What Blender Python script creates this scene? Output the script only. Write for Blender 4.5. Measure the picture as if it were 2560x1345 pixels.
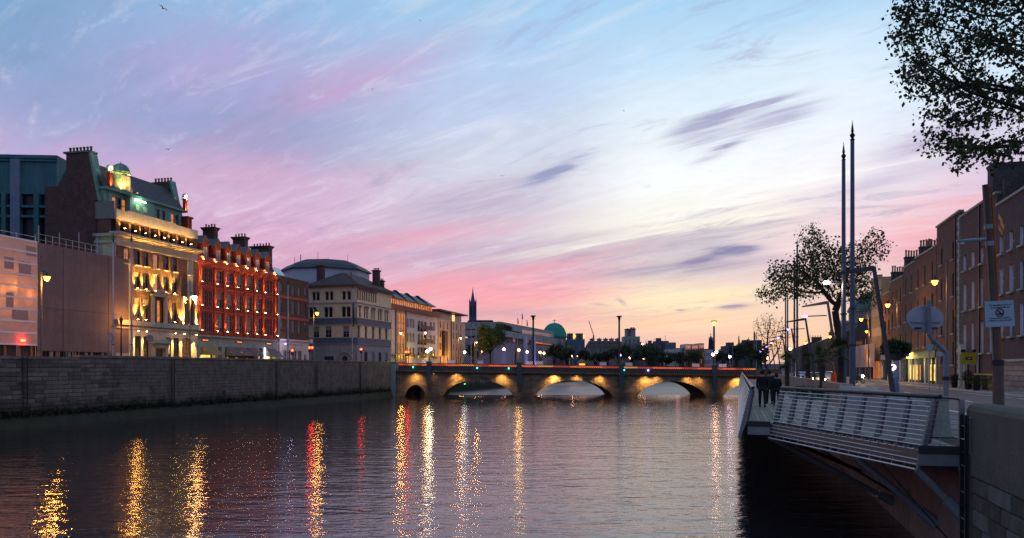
import bpy, bmesh, math, random
from math import sin, cos, pi, radians, sqrt, atan2, atan, tan, hypot
from mathutils import Vector, Matrix, noise as mnoise
random.seed(7)
rnd = random.random
def U(a, b): return a + (b - a) * rnd()
for o in list(bpy.data.objects): bpy.data.objects.remove(o)
S = bpy.context.scene
COL = S.collection
# ------------------------------------------------------------------ camera
F, HZ, CZ = 1990.0, 921.0, 5.0          # focal length in photo pixels, horizon row, eye height
cam = bpy.data.cameras.new('camera'); camo = bpy.data.objects.new('camera', cam); COL.objects.link(camo)
camo.location = (0, 0, CZ); camo.rotation_euler = (pi/2, 0, 0)
cam.sensor_width = 36; cam.lens = 36*F/2560; cam.shift_y = (HZ-672.5)/2560
cam.clip_start = .2; cam.clip_end = 6000
S.camera = camo
# ------------------------------------------------------------------ node helper
class NT:
    def __init__(s, tree): s.t = tree; s.n = tree.nodes; s.l = tree.links
    def new(s, kind, **kw):
        n = s.n.new(kind)
        for k, v in kw.items(): setattr(n, k, v)
        return n
    def put(s, sock, v):
        if hasattr(v, 'is_output') or isinstance(v, bpy.types.NodeSocket): s.l.new(v, sock)
        else: sock.default_value = v
    def m(s, op, *a):
        n = s.n.new('ShaderNodeMath'); n.operation = op
        for i, v in enumerate(a): s.put(n.inputs[i], v)
        return n.outputs[0]
    def mix(s, f, a, b, kind='MIX'):
        n = s.n.new('ShaderNodeMix'); n.data_type = 'RGBA'; n.blend_type = kind
        s.put(n.inputs[0], f)
        s.put(n.inputs[6], a if not isinstance(a, tuple) or len(a) == 4 else (*a, 1))
        s.put(n.inputs[7], b if not isinstance(b, tuple) or len(b) == 4 else (*b, 1))
        return n.outputs[2]
    def noise(s, vec, scale, detail=3, rough=.55, dist=0):
        n = s.n.new('ShaderNodeTexNoise'); s.put(n.inputs['Vector'], vec)
        n.inputs['Scale'].default_value = scale; n.inputs['Detail'].default_value = detail
        n.inputs['Roughness'].default_value = rough; n.inputs['Distortion'].default_value = dist
        return n.outputs[0]
    def ramp(s, fac, stops, interp='LINEAR'):
        n = s.n.new('ShaderNodeValToRGB'); s.put(n.inputs[0], fac); r = n.color_ramp; r.interpolation = interp
        while len(r.elements) > 1: r.elements.remove(r.elements[-1])
        r.elements[0].position = stops[0][0]; r.elements[0].color = (*stops[0][1], 1)
        for p, c in stops[1:]:
            e = r.elements.new(p); e.color = (*c, 1)
        return n.outputs[0]
    def comb(s, x, y, z):
        n = s.n.new('ShaderNodeCombineXYZ')
        for i, v in enumerate((x, y, z)): s.put(n.inputs[i], v)
        return n.outputs[0]
def lin(r, g, b): return tuple(((c/255)/12.92 if c/255 <= .04045 else ((c/255+.055)/1.055)**2.4) for c in (r, g, b))
# ------------------------------------------------------------------ world: dusk sky with cirrus streaks
W = bpy.data.worlds.new('World'); S.world = W; W.use_nodes = True
w = NT(W.node_tree); w.n.clear()
tc = w.new('ShaderNodeTexCoord'); sp = w.new('ShaderNodeSeparateXYZ'); w.l.new(tc.outputs['Generated'], sp.inputs[0])
dx, dy, dz = sp.outputs
az = w.m('MULTIPLY', w.m('ARCTAN2', dx, dy), 180/pi)
el = w.m('MULTIPLY', w.m('ARCSINE', dz), 180/pi)
def px2ae(px, py):
    x, z = (px-1280)/F, (HZ-py)/F
    return math.degrees(atan(x)), math.degrees(atan(z/sqrt(1+x*x)))
zc = w.m('ADD', w.m('MAXIMUM', dz, 0.0), 0.16)          # cloud sheet seen in perspective
a0 = radians(-52)
along = w.m('DIVIDE', w.m('ADD', w.m('MULTIPLY', dx, sin(a0)), w.m('MULTIPLY', dy, cos(a0))), zc)
across = w.m('DIVIDE', w.m('ADD', w.m('MULTIPLY', dx, cos(a0)), w.m('MULTIPLY', dy, -sin(a0))), zc)
big = w.noise(w.comb(w.m('MULTIPLY', along, .32), w.m('MULTIPLY', across, .95), 3.1), 1.0, 4, .55, .6)
fine = w.noise(w.comb(w.m('MULTIPLY', along, .75), w.m('MULTIPLY', across, 4.6), 7.7), 1.0, 6, .6, .9)
hair = w.noise(w.comb(w.m('MULTIPLY', along, 1.6), w.m('MULTIPLY', across, 15.0), 1.7), 1.0, 5, .6, 1.0)
fade = w.m('MINIMUM', w.m('MULTIPLY', w.m('MAXIMUM', el, 0.0), .16), 1.0)
n1 = w.m('MULTIPLY', w.m('SUBTRACT', big, .5), fade)
n2 = w.m('MULTIPLY', w.m('SUBTRACT', fine, .5), fade)
elw = w.m('ADD', el, w.m('ADD', w.m('MULTIPLY', n1, 6.0), w.m('MULTIPLY', n2, 4.0)))
azw = w.m('ADD', az, w.m('MULTIPLY', n1, 12.0))
ep = w.m('DIVIDE', elw, 90.0)
def col(px, rows):
    st = [(max(0, px2ae(px, py)[1])/90, lin(*c)) for py, c in rows]
    st += [(.42, lin(112, 152, 200)), (1, lin(80, 120, 175))]
    st.sort(key=lambda q: q[0]); return w.ramp(ep, st)
cols = [
 (-33, col(60, [(900,(205,140,175)),(600,(195,148,195)),(430,(196,160,208)),(340,(182,160,210)),(250,(150,156,208)),(120,(112,152,200)),(0,(104,156,204))])),
 (-18, col(640, [(900,(222,140,170)),(650,(212,150,190)),(520,(208,166,206)),(440,(202,160,202)),(370,(158,150,200)),(300,(136,150,204)),(170,(160,158,212)),(0,(128,176,222))])),
 (0, col(1280, [(905,(232,168,160)),(840,(240,166,158)),(760,(238,146,158)),(690,(228,150,178)),(630,(196,160,196)),(560,(214,200,216)),(420,(204,210,228)),(250,(178,198,234)),(120,(160,196,236)),(0,(140,196,236))])),
 (11.5, col(1690, [(905,(228,172,160)),(860,(232,178,164)),(800,(244,206,166)),(740,(246,226,184)),(690,(222,204,196)),(640,(202,190,204)),(590,(244,238,218)),(440,(246,250,252)),(300,(222,238,248)),(150,(184,218,244)),(0,(150,202,240))])),
 (21.5, col(2080, [(905,(236,190,150)),(820,(240,196,160)),(740,(228,196,190)),(650,(228,196,202)),(540,(240,214,222)),(440,(248,246,250)),(330,(234,240,250)),(180,(214,234,250)),(0,(158,206,242))])),
 (31, col(2480, [(905,(225,150,160)),(620,(234,150,168)),(540,(236,175,190)),(470,(218,190,220)),(380,(196,180,216)),(280,(216,220,240)),(120,(196,226,248)),(0,(176,216,248))])),
 (70, col(2480, [(905,(200,140,170)),(500,(180,160,205)),(200,(140,170,215))])),
 (150, col(2480, [(905,(130,130,180)),(500,(110,130,185)),(200,(95,130,185))])),
]
base = cols[0][1]
for (aa, _), (ab, cb) in zip(cols, cols[1:]):
    mr = w.new('ShaderNodeMapRange', interpolation_type='SMOOTHSTEP')
    w.put(mr.inputs[0], azw); mr.inputs[1].default_value = aa; mr.inputs[2].default_value = ab
    base = w.mix(mr.outputs[0], base, cb)
mr = w.new('ShaderNodeMapRange', interpolation_type='SMOOTHSTEP'); w.put(mr.inputs[0], azw)
mr.inputs[1].default_value = -50; mr.inputs[2].default_value = -140
base = w.mix(mr.outputs[0], base, cols[-1][1])
# individual clouds: gaussians in azimuth/elevation, frayed by the streak noise
def cloud(px, py, sx, sy, rot, colr, amt, fray=1.0, src=None):
    global base
    ca, ce = px2ae(px, py); k = 180/pi/F
    a = w.m('SUBTRACT', az, ca); e = w.m('SUBTRACT', el, ce)
    e = w.m('ADD', e, w.m('MULTIPLY', w.m('SUBTRACT', fine, .5), sy*k*2.2*fray))
    c, s_ = cos(radians(rot)), sin(radians(rot))
    p = w.m('DIVIDE', w.m('ADD', w.m('MULTIPLY', a, c), w.m('MULTIPLY', e, s_)), sx*k)
    q = w.m('DIVIDE', w.m('ADD', w.m('MULTIPLY', a, -s_), w.m('MULTIPLY', e, c)), sy*k)
    g = w.m('EXPONENT', w.m('MULTIPLY', w.m('ADD', w.m('MULTIPLY', p, p), w.m('MULTIPLY', q, q)), -1.0))
    g = w.m('MULTIPLY', g, w.m('MULTIPLY', w.m('ADD', w.m('MULTIPLY', w.m('SUBTRACT', hair, .5), 3.2*fray), 1.0), amt))
    g = w.m('MINIMUM', w.m('MAXIMUM', g, 0.0), 1.0)
    base = w.mix(g, base, lin(*colr))
cloud(1180, 520, 230, 55, 8, (178,158,196), .6, 1.2)
cloud(900, 215, 240, 45, 22, (200,152,202), .5, 1.1)
cloud(560, 130, 170, 60, 30, (172,152,208), .4, 1.0)
cloud(1060, 592, 210, 24, 8, (232,142,174), .75)
cloud(1100, 740, 330, 42, 2, (242,140,160), .7)
cloud(1480, 625, 300, 26, 6, (184,168,196), .6, 1.1)
cloud(1865, 272, 110, 22, 12, (158,160,196), .75, 2.6)
cloud(1775, 305, 75, 24, 18, (156,158,196), .8, 2.6)
cloud(1930, 300, 95, 20, 10, (172,176,208), .6, 2.6)
cloud(1850, 335, 110, 14, 14, (190,192,216), .5, 2.4)
cloud(1720, 330, 60, 12, 12, (170,172,204), .8, 2.0)
cloud(1800, 372, 55, 11, 22, (150,152,190), 1.3, 1.8)
cloud(1390, 428, 75, 13, 23, (142,150,194), 1.5, 1.6)
cloud(1828, 626, 52, 11, 0, (122,120,168), 1.7, 1.0)
cloud(1750, 650, 50, 8, 10, (128,120,166), 1.4, .9)
cloud(1700, 672, 230, 15, 3, (160,146,180), .75, .8)
cloud(1832, 766, 32, 6, 3, (142,130,172), 1.4, .9)
cloud(1555, 755, 13, 5, -38, (165,140,172), 1.2, .5)
cloud(1500, 761, 18, 2.5, -5, (165,145,172), 1.0, .4)
cloud(1700, 775, 12, 2.5, 0, (170,150,172), 1.0, .4)
cloud(2280, 395, 190, 42, 22, (176,160,202), .75, 1.3)
cloud(2340, 580, 150, 45, 4, (240,152,168), .7, .8)
cloud(1720, 745, 260, 20, 4, (252,232,180), .6, .8)
cloud(1500, 815, 400, 14, 3, (250,200,150), .5, .6)
cloud(1240, 785, 240, 12, 3, (190,150,180), .55, .6)
cloud(1900, 860, 260, 12, 2, (252,198,130), .6, .5)
cloud(1950, 485, 400, 22, 10, (255,253,250), .6, 1.2)
cloud(1650, 590, 420, 16, 8, (255,250,232), .55, 1.4)
shade = w.m('MULTIPLY', w.m('SUBTRACT', hair, .5), fade)
puff = w.noise(w.comb(w.m('MULTIPLY', along, 2.4), w.m('MULTIPLY', across, 6.5), 4.4), 1.0, 7, .68, 1.6)
mott = w.noise(w.comb(w.m('MULTIPLY', along, 9.0), w.m('MULTIPLY', across, 16.0), 9.1), 1.0, 5, .7, .8)
wis = w.new('ShaderNodeMapRange', interpolation_type='SMOOTHSTEP'); w.put(wis.inputs[0], w.m('ADD', w.m('MULTIPLY', puff, .75), w.m('MULTIPLY', fine, .25))); wis.inputs[1].default_value = .50; wis.inputs[2].default_value = .68
base = w.mix(w.m('MULTIPLY', w.m('MULTIPLY', wis.outputs[0], fade), .27), base, lin(240, 236, 242))
dk = w.new('ShaderNodeMapRange', interpolation_type='SMOOTHSTEP'); w.put(dk.inputs[0], w.m('ADD', w.m('MULTIPLY', puff, .6), w.m('MULTIPLY', big, .4))); dk.inputs[1].default_value = .47; dk.inputs[2].default_value = .34
base = w.mix(w.m('MULTIPLY', w.m('MULTIPLY', dk.outputs[0], fade), .46), base, lin(150, 148, 188))
tone = w.m('ADD', 1.0, w.m('ADD', w.m('MULTIPLY', shade, .12), w.m('ADD', w.m('MULTIPLY', n2, .22), w.m('MULTIPLY', w.m('MULTIPLY', w.m('SUBTRACT', mott, .5), fade), .16))))
br = w.new('ShaderNodeVectorMath', operation='SCALE'); w.l.new(base, br.inputs[0]); w.put(br.inputs['Scale'], tone)
below = w.new('ShaderNodeMapRange'); w.put(below.inputs[0], el); below.inputs[1].default_value = -3; below.inputs[2].default_value = 0
skyc = w.mix(below.outputs[0], (.02, .02, .03, 1), br.outputs[0])
hs = w.new('ShaderNodeHueSaturation'); hs.inputs['Saturation'].default_value = .85; w.l.new(skyc, hs.inputs['Color'])
bg = w.new('ShaderNodeBackground'); w.l.new(hs.outputs[0], bg.inputs[0]); bg.inputs[1].default_value = .93
SKYAZ, SKYEL = radians(16), radians(-1.5)
nish = w.new('ShaderNodeTexSky', sky_type='NISHITA'); nish.sun_disc = False
nish.sun_elevation = SKYEL; nish.sun_rotation = SKYAZ
bg2 = w.new('ShaderNodeBackground'); w.l.new(nish.outputs[0], bg2.inputs[0]); bg2.inputs[1].default_value = .05
add = w.new('ShaderNodeAddShader'); w.l.new(bg.outputs[0], add.inputs[0]); w.l.new(bg2.outputs[0], add.inputs[1])
wo = w.new('ShaderNodeOutputWorld'); w.l.new(add.outputs[0], wo.inputs[0])
W.cycles.sampling_method = 'MANUAL'; W.cycles.sample_map_resolution = 512
# the last glow of the sun, far right of centre, at the horizon
sl = bpy.data.lights.new('sun', 'SUN'); sl.energy = .04; sl.angle = radians(60); sl.color = (1, .62, .5)
so = bpy.data.objects.new('sun', sl); COL.objects.link(so); so.rotation_euler = (radians(86), 0, -radians(16)+pi)
so.rotation_euler = Vector((sin(radians(16)), cos(radians(16)), .07)).to_track_quat('Z', 'Y').to_euler()
vs = S.view_settings; vs.view_transform = 'Standard'; vs.look = 'None'; vs.exposure = .14; vs.gamma = 1
try: vs.use_curve_mapping = False
except Exception: pass
S.cycles.use_denoising = True; S.cycles.denoising_prefilter = 'NONE'; S.cycles.use_adaptive_sampling = False; S.cycles.max_bounces = 6; S.cycles.diffuse_bounces = 2; S.cycles.glossy_bounces = 3
S.cycles.transparent_max_bounces = 12; S.cycles.caustics_reflective = False; S.cycles.caustics_refractive = False
S.cycles.sample_clamp_indirect = 4
# ------------------------------------------------------------------ materials
MATS = {}
def mt(name, rgb, rough=.8, var=.3, scale=2.0, bump=0.0, brick=None, metal=0, spec=.3, streak=0, trans=0, tide=None):
    if name in MATS: return MATS[name]
    if brick or any(k in name for k in ('stone','quay','ashlar','brick','granite','render','terracotta','sheeting','asphalt','paving','concrete','joint','coping','wall','deck','office')):
        g = 1.25 if 'quay' in name or 'ashlar' in name else 1.45 if ('sheeting' in name or 'right_brick' in name or 'bridge' in name) else 1.7; rgb = tuple(min(.8, c*(g if c < .2 else 1.3)) for c in rgb); var = min(.6, var*1.35)
        L_ = sum(rgb)/3; rgb = (rgb[0]*1.03, rgb[1]*1.0, rgb[2]*.93)
    m = bpy.data.materials.new(name); m.use_nodes = True; t = NT(m.node_tree); p = t.n['Principled BSDF']
    co = t.new('ShaderNodeTexCoord').outputs['Object']
    n = t.noise(co, scale, 5, .6)
    n_b = t.noise(co, scale*9, 3, .6)
    f = t.m('ADD', t.m('MULTIPLY', t.m('SUBTRACT', n, .5), 2*var), t.m('ADD', 1.0, t.m('MULTIPLY', t.m('SUBTRACT', n_b, .5), var*1.3)))
    c = (*rgb, 1); hgt = n_b
    if brick:
        bw, bh, cd = brick
        sx = t.new('ShaderNodeSeparateXYZ'); t.l.new(co, sx.inputs[0])
        vec = t.comb(t.m('ADD', sx.outputs[0], sx.outputs[1]), sx.outputs[2], 0.0)
        b = t.new('ShaderNodeTexBrick'); t.l.new(vec, b.inputs[0])
        b.inputs['Color1'].default_value = c; b.inputs['Color2'].default_value = (rgb[0]*.62, rgb[1]*.6, rgb[2]*.62, 1)
        b.inputs['Mortar'].default_value = (*cd, 1); b.inputs['Scale'].default_value = 1
        b.inputs['Brick Width'].default_value = bw; b.inputs['Row Height'].default_value = bh
        b.inputs['Mortar Size'].default_value = bh*.08; b.inputs['Bias'].default_value = 0
        c = b.outputs[0]; hgt = b.outputs['Fac']
        hgt = t.m('SUBTRACT', t.m('MULTIPLY', n_b, .5), hgt)
    if streak:
        mp = t.new('ShaderNodeMapping'); t.l.new(co, mp.inputs[0]); mp.inputs['Scale'].default_value = (2.2, 2.2, .18)
        st = t.noise(mp.outputs[0], 1.0, 4, .6)
        f = t.m('MULTIPLY', f, t.m('ADD', 1-streak*.5, t.m('MULTIPLY', st, streak)))
    v = t.new('ShaderNodeVectorMath', operation='SCALE'); t.put(v.inputs[0], c if not isinstance(c, tuple) else c[:3]); t.put(v.inputs['Scale'], f)
    if tide:      # wet weed stain left by the tide, up to a ragged height above the river
        gp = t.new('ShaderNodeNewGeometry').outputs['Position']; sz_ = t.new('ShaderNodeSeparateXYZ'); t.l.new(gp, sz_.inputs[0])
        mm = t.new('ShaderNodeMapping'); t.l.new(gp, mm.inputs[0]); mm.inputs['Scale'].default_value = (.5,.5,.25)
        hh_ = t.m('ADD', sz_.outputs[2], t.m('MULTIPLY', t.m('SUBTRACT', t.noise(mm.outputs[0], 1.0, 5, .65), .5), 2.6))
        r_ = t.new('ShaderNodeMapRange'); t.put(r_.inputs[0], hh_); r_.inputs[1].default_value = tide-.5; r_.inputs[2].default_value = tide+.5
        cc = t.mix(r_.outputs[0], (.020,.024,.012,1), v.outputs[0])
        st2 = t.noise(mm.outputs[0], 2.6, 4, .6); cc2 = t.new('ShaderNodeVectorMath', operation='SCALE'); t.put(cc2.inputs[0], cc); t.put(cc2.inputs['Scale'], t.m('ADD', .45, t.m('MULTIPLY', st2, 1.1)))
        t.l.new(cc2.outputs[0], p.inputs['Base Color'])
    else: t.l.new(v.outputs[0], p.inputs['Base Color'])
    p.inputs['Roughness'].default_value = rough; p.inputs['Metallic'].default_value = metal
    p.inputs['Specular IOR Level'].default_value = spec
    if bump:
        bp = t.new('ShaderNodeBump'); bp.inputs['Strength'].default_value = bump; bp.inputs['Distance'].default_value = .03
        t.put(bp.inputs['Height'], hgt); t.l.new(bp.outputs[0], p.inputs['Normal'])
    if trans:
        tr = t.new('ShaderNodeBsdfTranslucent'); t.l.new(v.outputs[0], tr.inputs[0])
        mx = t.new('ShaderNodeMixShader'); mx.inputs[0].default_value = trans
        t.l.new(p.outputs[0], mx.inputs[1]); t.l.new(tr.outputs[0], mx.inputs[2])
        t.l.new(mx.outputs[0], t.n['Material Output'].inputs[0])
    MATS[name] = m; return m
def em(name, rgb, s):
    if name in MATS: return MATS[name]
    m = bpy.data.materials.new(name); m.use_nodes = True; t = NT(m.node_tree); p = t.n['Principled BSDF']
    p.inputs['Base Color'].default_value = (*[min(1, c) for c in rgb], 1); p.inputs['Emission Color'].default_value = (*rgb, 1)
    p.inputs['Emission Strength'].default_value = s
    MATS[name] = m; return m
def glass(name, rgb, rough=.12, var=.5, lit=None, ls=0):
    """dark window glass with uneven panes; lit = colour of the lit room behind"""
    if name in MATS: return MATS[name]
    m = mt(name, rgb, rough, var, .9, .15, spec=.8)
    if lit:
        t = NT(m.node_tree); p = t.n['Principled BSDF']
        co = t.new('ShaderNodeTexCoord').outputs['Object']; n = t.noise(co, 1.7, 3)
        e = t.ramp(n, [(.3, tuple(c*.25 for c in lit)), (.6, lit)])
        t.l.new(e, p.inputs['Emission Color']); p.inputs['Emission Strength'].default_value = ls
    return m
# ------------------------------------------------------------------ mesh builder
class M:
    def __init__(s): s.v = []; s.f = []
    def box(s, x0, x1, y0, y1, z0, z1):
        b = len(s.v)
        s.v += [(x0,y0,z0),(x1,y0,z0),(x1,y1,z0),(x0,y1,z0),(x0,y0,z1),(x1,y0,z1),(x1,y1,z1),(x0,y1,z1)]
        s.f += [tuple(b+i for i in q) for q in ((3,2,1,0),(4,5,6,7),(0,1,5,4),(1,2,6,5),(2,3,7,6),(3,0,4,7))]
        return s
    def q(s, *p):
        b = len(s.v); s.v += [tuple(a) for a in p]; s.f.append(tuple(range(b, b+len(p)))); return s
    def hexa(s, bot, top):
        """bot, top: lists of n points each; a prism with side faces and caps"""
        n = len(bot); b = len(s.v); s.v += [tuple(a) for a in bot] + [tuple(a) for a in top]
        s.f.append(tuple(reversed(range(b, b+n)))); s.f.append(tuple(range(b+n, b+2*n)))
        for i in range(n): j = (i+1) % n; s.f.append((b+i, b+j, b+n+j, b+n+i))
        return s
    def tube(s, pts, r, n=8, cap=True):
        pts = [Vector(p) for p in pts]; rs = r if isinstance(r, (list, tuple)) else [r]*len(pts)
        b = len(s.v); up = None
        for i, p in enumerate(pts):
            d = (pts[min(i+1, len(pts)-1)] - pts[max(i-1, 0)]).normalized()
            if up is None: up = Vector((0, 0, 1)) if abs(d.z) < .9 else Vector((0, 1, 0))
            a = d.cross(up).normalized(); c = a.cross(d).normalized(); up = c
            for k in range(n):
                t = 2*pi*k/n; s.v.append(tuple(p + (a*cos(t) + c*sin(t))*rs[i]))
        for i in range(len(pts)-1):
            for k in range(n):
                j = (k+1) % n; s.f.append((b+i*n+k, b+i*n+j, b+(i+1)*n+j, b+(i+1)*n+k))
        if cap: s.f.append(tuple(reversed(range(b, b+n)))); s.f.append(tuple(range(b+(len(pts)-1)*n, b+len(pts)*n)))
        return s
    def lathe(s, c, prof, n=16, sx=1, sy=1):
        b = len(s.v)
        for r, z in prof:
            for k in range(n): t = 2*pi*k/n; s.v.append((c[0]+r*cos(t)*sx, c[1]+r*sin(t)*sy, c[2]+z))
        for i in range(len(prof)-1):
            for k in range(n): j = (k+1) % n; s.f.append((b+i*n+k, b+i*n+j, b+(i+1)*n+j, b+(i+1)*n+k))
        s.f.append(tuple(reversed(range(b, b+n)))); s.f.append(tuple(range(b+(len(prof)-1)*n, b+len(prof)*n)))
        return s
    def ball(s, c, r, n=12, m=8, sq=1):
        return s.lathe(c, [(max(.001, r*sin(pi*i/m)), -r*sq*cos(pi*i/m)) for i in range(m+1)], n)
    def wall(s, x0, x1, z0, z1, ops, dep=.28, y=0.0):
        """front face with real openings and their reveals; ops = (xa, xb, za, zb)"""
        r4 = lambda v: round(v, 4)
        ops = [tuple(map(r4, o[:4])) for o in ops if o[0] > x0 and o[1] < x1 and o[2] >= z0 and o[3] <= z1]
        xs = sorted({r4(x0), r4(x1)} | {a for o in ops for a in o[:2]}); zs = sorted({r4(z0), r4(z1)} | {a for o in ops for a in o[2:]})
        for i in range(len(xs)-1):
            for j in range(len(zs)-1):
                cx, cz = (xs[i]+xs[i+1])/2, (zs[j]+zs[j+1])/2
                if any(o[0] < cx < o[1] and o[2] < cz < o[3] for o in ops): continue
                s.q((xs[i],y,zs[j]),(xs[i+1],y,zs[j]),(xs[i+1],y,zs[j+1]),(xs[i],y,zs[j+1]))
        for a, b, c, d in ops:
            e = y+dep
            s.q((a,y,c),(a,y,d),(a,e,d),(a,e,c)); s.q((b,y,d),(b,y,c),(b,e,c),(b,e,d))
            s.q((a,y,c),(a,e,c),(b,e,c),(b,y,c)); s.q((a,y,d),(b,y,d),(b,e,d),(a,e,d))
        return s
    def arch(s, xa, xb, zt, y0=.003, y1=.27, n=6, out=0):
        """solid corner pieces that turn the head of an opening into a round arch"""
        r = (xb-xa)/2; cx = (xa+xb)/2
        for sg in (-1, 1):
            for k in range(n):
                t0, t1 = pi/2*k/n, pi/2*(k+1)/n
                p0, p1 = (cx+sg*r*sin(t0), zt-r+r*cos(t0)), (cx+sg*r*sin(t1), zt-r+r*cos(t1))
                a = [(p0[0],y0,p0[1]),(p1[0],y0,p1[1]),(p1[0],y0,zt),(p0[0],y0,zt)]
                b = [(x,y1,z) for x,_,z in a]
                s.hexa(a, b) if sg < 0 else s.hexa(b, a)
        return s
    def xf(s, mat, start=0):
        s.v[start:] = [tuple(mat @ Vector(p)) for p in s.v[start:]]; return s
    def mesh(s, name='mesh', smooth=False):
        me = bpy.data.meshes.new(name); me.from_pydata(s.v, [], s.f); me.update()
        if smooth: me.polygons.foreach_set('use_smooth', [True]*len(me.polygons))
        return me
def obj(name, mesh, mat=None, parent=None, loc=None, rot=None, smooth=False, kind=None, label=None):
    me = mesh.mesh(name, smooth) if isinstance(mesh, M) else mesh
    o = bpy.data.objects.new(name, me); COL.objects.link(o)
    if mat and not me.materials: me.materials.append(mat)
    if parent: o.parent = parent
    if loc: o.location = loc
    if rot: o.rotation_euler = rot
    if kind: o['kind'] = kind
    if label: o['label'] = label
    return o
def thing(name, label, cat, loc=(0,0,0), rz=0, group=None):
    o = bpy.data.objects.new(name, None); COL.objects.link(o); o.empty_display_size = .3
    o.location = loc; o.rotation_euler = (0, 0, rz); o['label'] = label; o['category'] = cat
    if group: o['group'] = group
    return o
def tag(o, label, cat, group=None):
    o['label'] = label; o['category'] = cat
    if group: o['group'] = group
    return o
def kids(o): return [c for c in bpy.data.objects if c.parent == o]
def copy_thing(root, loc, rz=None, label=None):
    kid = {}
    for c in bpy.data.objects:
        if c.parent: kid.setdefault(c.parent.name, []).append(c)
    def rec(o, par):
        c = o.copy(); COL.objects.link(c)
        if par: c.parent = par
        for k in kid.get(o.name, []): rec(k, c)
        return c
    r = rec(root, None); r.location = loc
    if rz is not None: r.rotation_euler = (0, 0, rz)
    if label: r['label'] = label
    return r
def light(kind, parent, loc, energy, color, d=None, angle=60, blend=.6, r=.08, name='lamp_light'):
    l = bpy.data.lights.new(name, kind); l.energy = energy; l.color = color; l.shadow_soft_size = r
    o = bpy.data.objects.new(name, l); COL.objects.link(o)
    if parent: o.parent = parent
    o.location = loc
    if kind == 'SPOT': l.spot_size = radians(angle); l.spot_blend = blend; o.rotation_euler = Vector(d).to_track_quat('-Z', 'Y').to_euler()
    return o
def P(px, py, Y): return Vector(((px-1280)/F*Y, Y, CZ+(HZ-py)/F*Y))
def PG(px, py, z): Y = F*(CZ-z)/(py-HZ); return Vector(((px-1280)/F*Y, Y, z))
# lines of the quays: X = X0 + k*Y
LW = (-57.9, .261)      # face of the left quay wall
LF = (-71.06, .24)      # left house fronts
RW = (5.2, .2854)       # face of the right quay wall
RF = (22.0, .2854)      # right house fronts
def LY(line, px): return line[0]/((px-1280)/F-line[1])
def LX(line, Y): return line[0]+line[1]*Y
def quay(lat, Y, z=3.14): return Vector((lat+.2854*Y, Y, z))
RZ = -atan(.2854)
SODIUM, WHITE, VIOLET = (1, .42, .07), (1, .9, .78), (.62, .45, 1)
# ------------------------------------------------------------------ shared materials
BRN = mt('brown_brick', (.115,.06,.042), .9, .35, 1.2, .4, brick=(.24,.075,(.07,.05,.045)))
BRN2 = mt('dark_brick', (.075,.045,.042), .92, .35, 1.0, .4, brick=(.24,.075,(.06,.045,.045)))
RED = mt('red_brick', (.33,.036,.022), .85, .3, 1.3, .4, brick=(.24,.075,(.2,.05,.035)))
REDT = mt('red_terracotta', (.36,.055,.03), .7, .3, 2.5, .25)
STONE = mt('pale_stone', (.34,.3,.25), .85, .25, 1.5, .25, streak=.5)
STONE2 = mt('grey_stone', (.2,.19,.185), .85, .3, 1.4, .3, streak=.6)
SLATE = mt('slate', (.045,.045,.055), .55, .35, 2.0, .4, brick=(.3,.2,(.02,.02,.025)))
TILE = mt('brown_roof_tile', (.07,.045,.04), .7, .35, 2.0, .4, brick=(.3,.25,(.03,.02,.02)))
COPPER = mt('green_copper', (.12,.26,.22), .55, .3, 2.5, .15, streak=.5)
COPPER2 = mt('bright_copper', (.03,.3,.22), .5, .25, 2.5, .1, streak=.5)
LEAD = mt('lead_grey', (.12,.14,.16), .5, .25, 2, .1)
WHITEP = mt('white_paint', (.72,.7,.68), .5, .08, 3)
CREAM = mt('cream_render', (.60,.46,.30), .85, .2, 1.0, .1, streak=.5)
CREAM2 = mt('pale_render', (.5,.47,.46), .8, .15, 1.0, .05, streak=.3)
BLACKP = mt('black_paint', (.012,.013,.015), .4, .2, 3)
DARKM = mt('dark_metal', (.03,.034,.04), .45, .25, 3, metal=.4)
GALV = mt('galvanised_steel', (.3,.33,.37), .4, .22, 5, .05, metal=.55)
POLEM = mt('painted_pole', (.085,.10,.145), .4, .2, 4, metal=.3)
TERRA = mt('terracotta_pot', (.2,.08,.05), .8, .3, 4)
GL = glass('window_glass', (.012,.015,.022))
GLB = glass('blind_glass', (.16,.17,.2), .35, .3)
GLO = glass('lit_orange_glass', (.2,.07,.02), .3, .4, lit=(1,.30,.07), ls=.75)
GLY = glass('lit_yellow_glass', (.3,.2,.04), .3, .4, lit=(1,.62,.12), ls=1.6)
YEL = (1, .56, .10)
BULBY = em('bulb_warm', (1,.62,.2), 7); BULBO = em('bulb_sodium', (1,.34,.04), 9); BULBW = em('bulb_white', (1,.93,.85), 22)
BULBV = em('bulb_violet', (.5,.28,1), 2.4); FLOOD = em('flood_lens', (1,.66,.22), 70); BULBR = em('bulb_red', (1,.03,.01), 26); BULBG = em('bulb_green', (.05,1,.6), 8); BULBB = em('bulb_blue', (.15,.2,1), 12)

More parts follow.
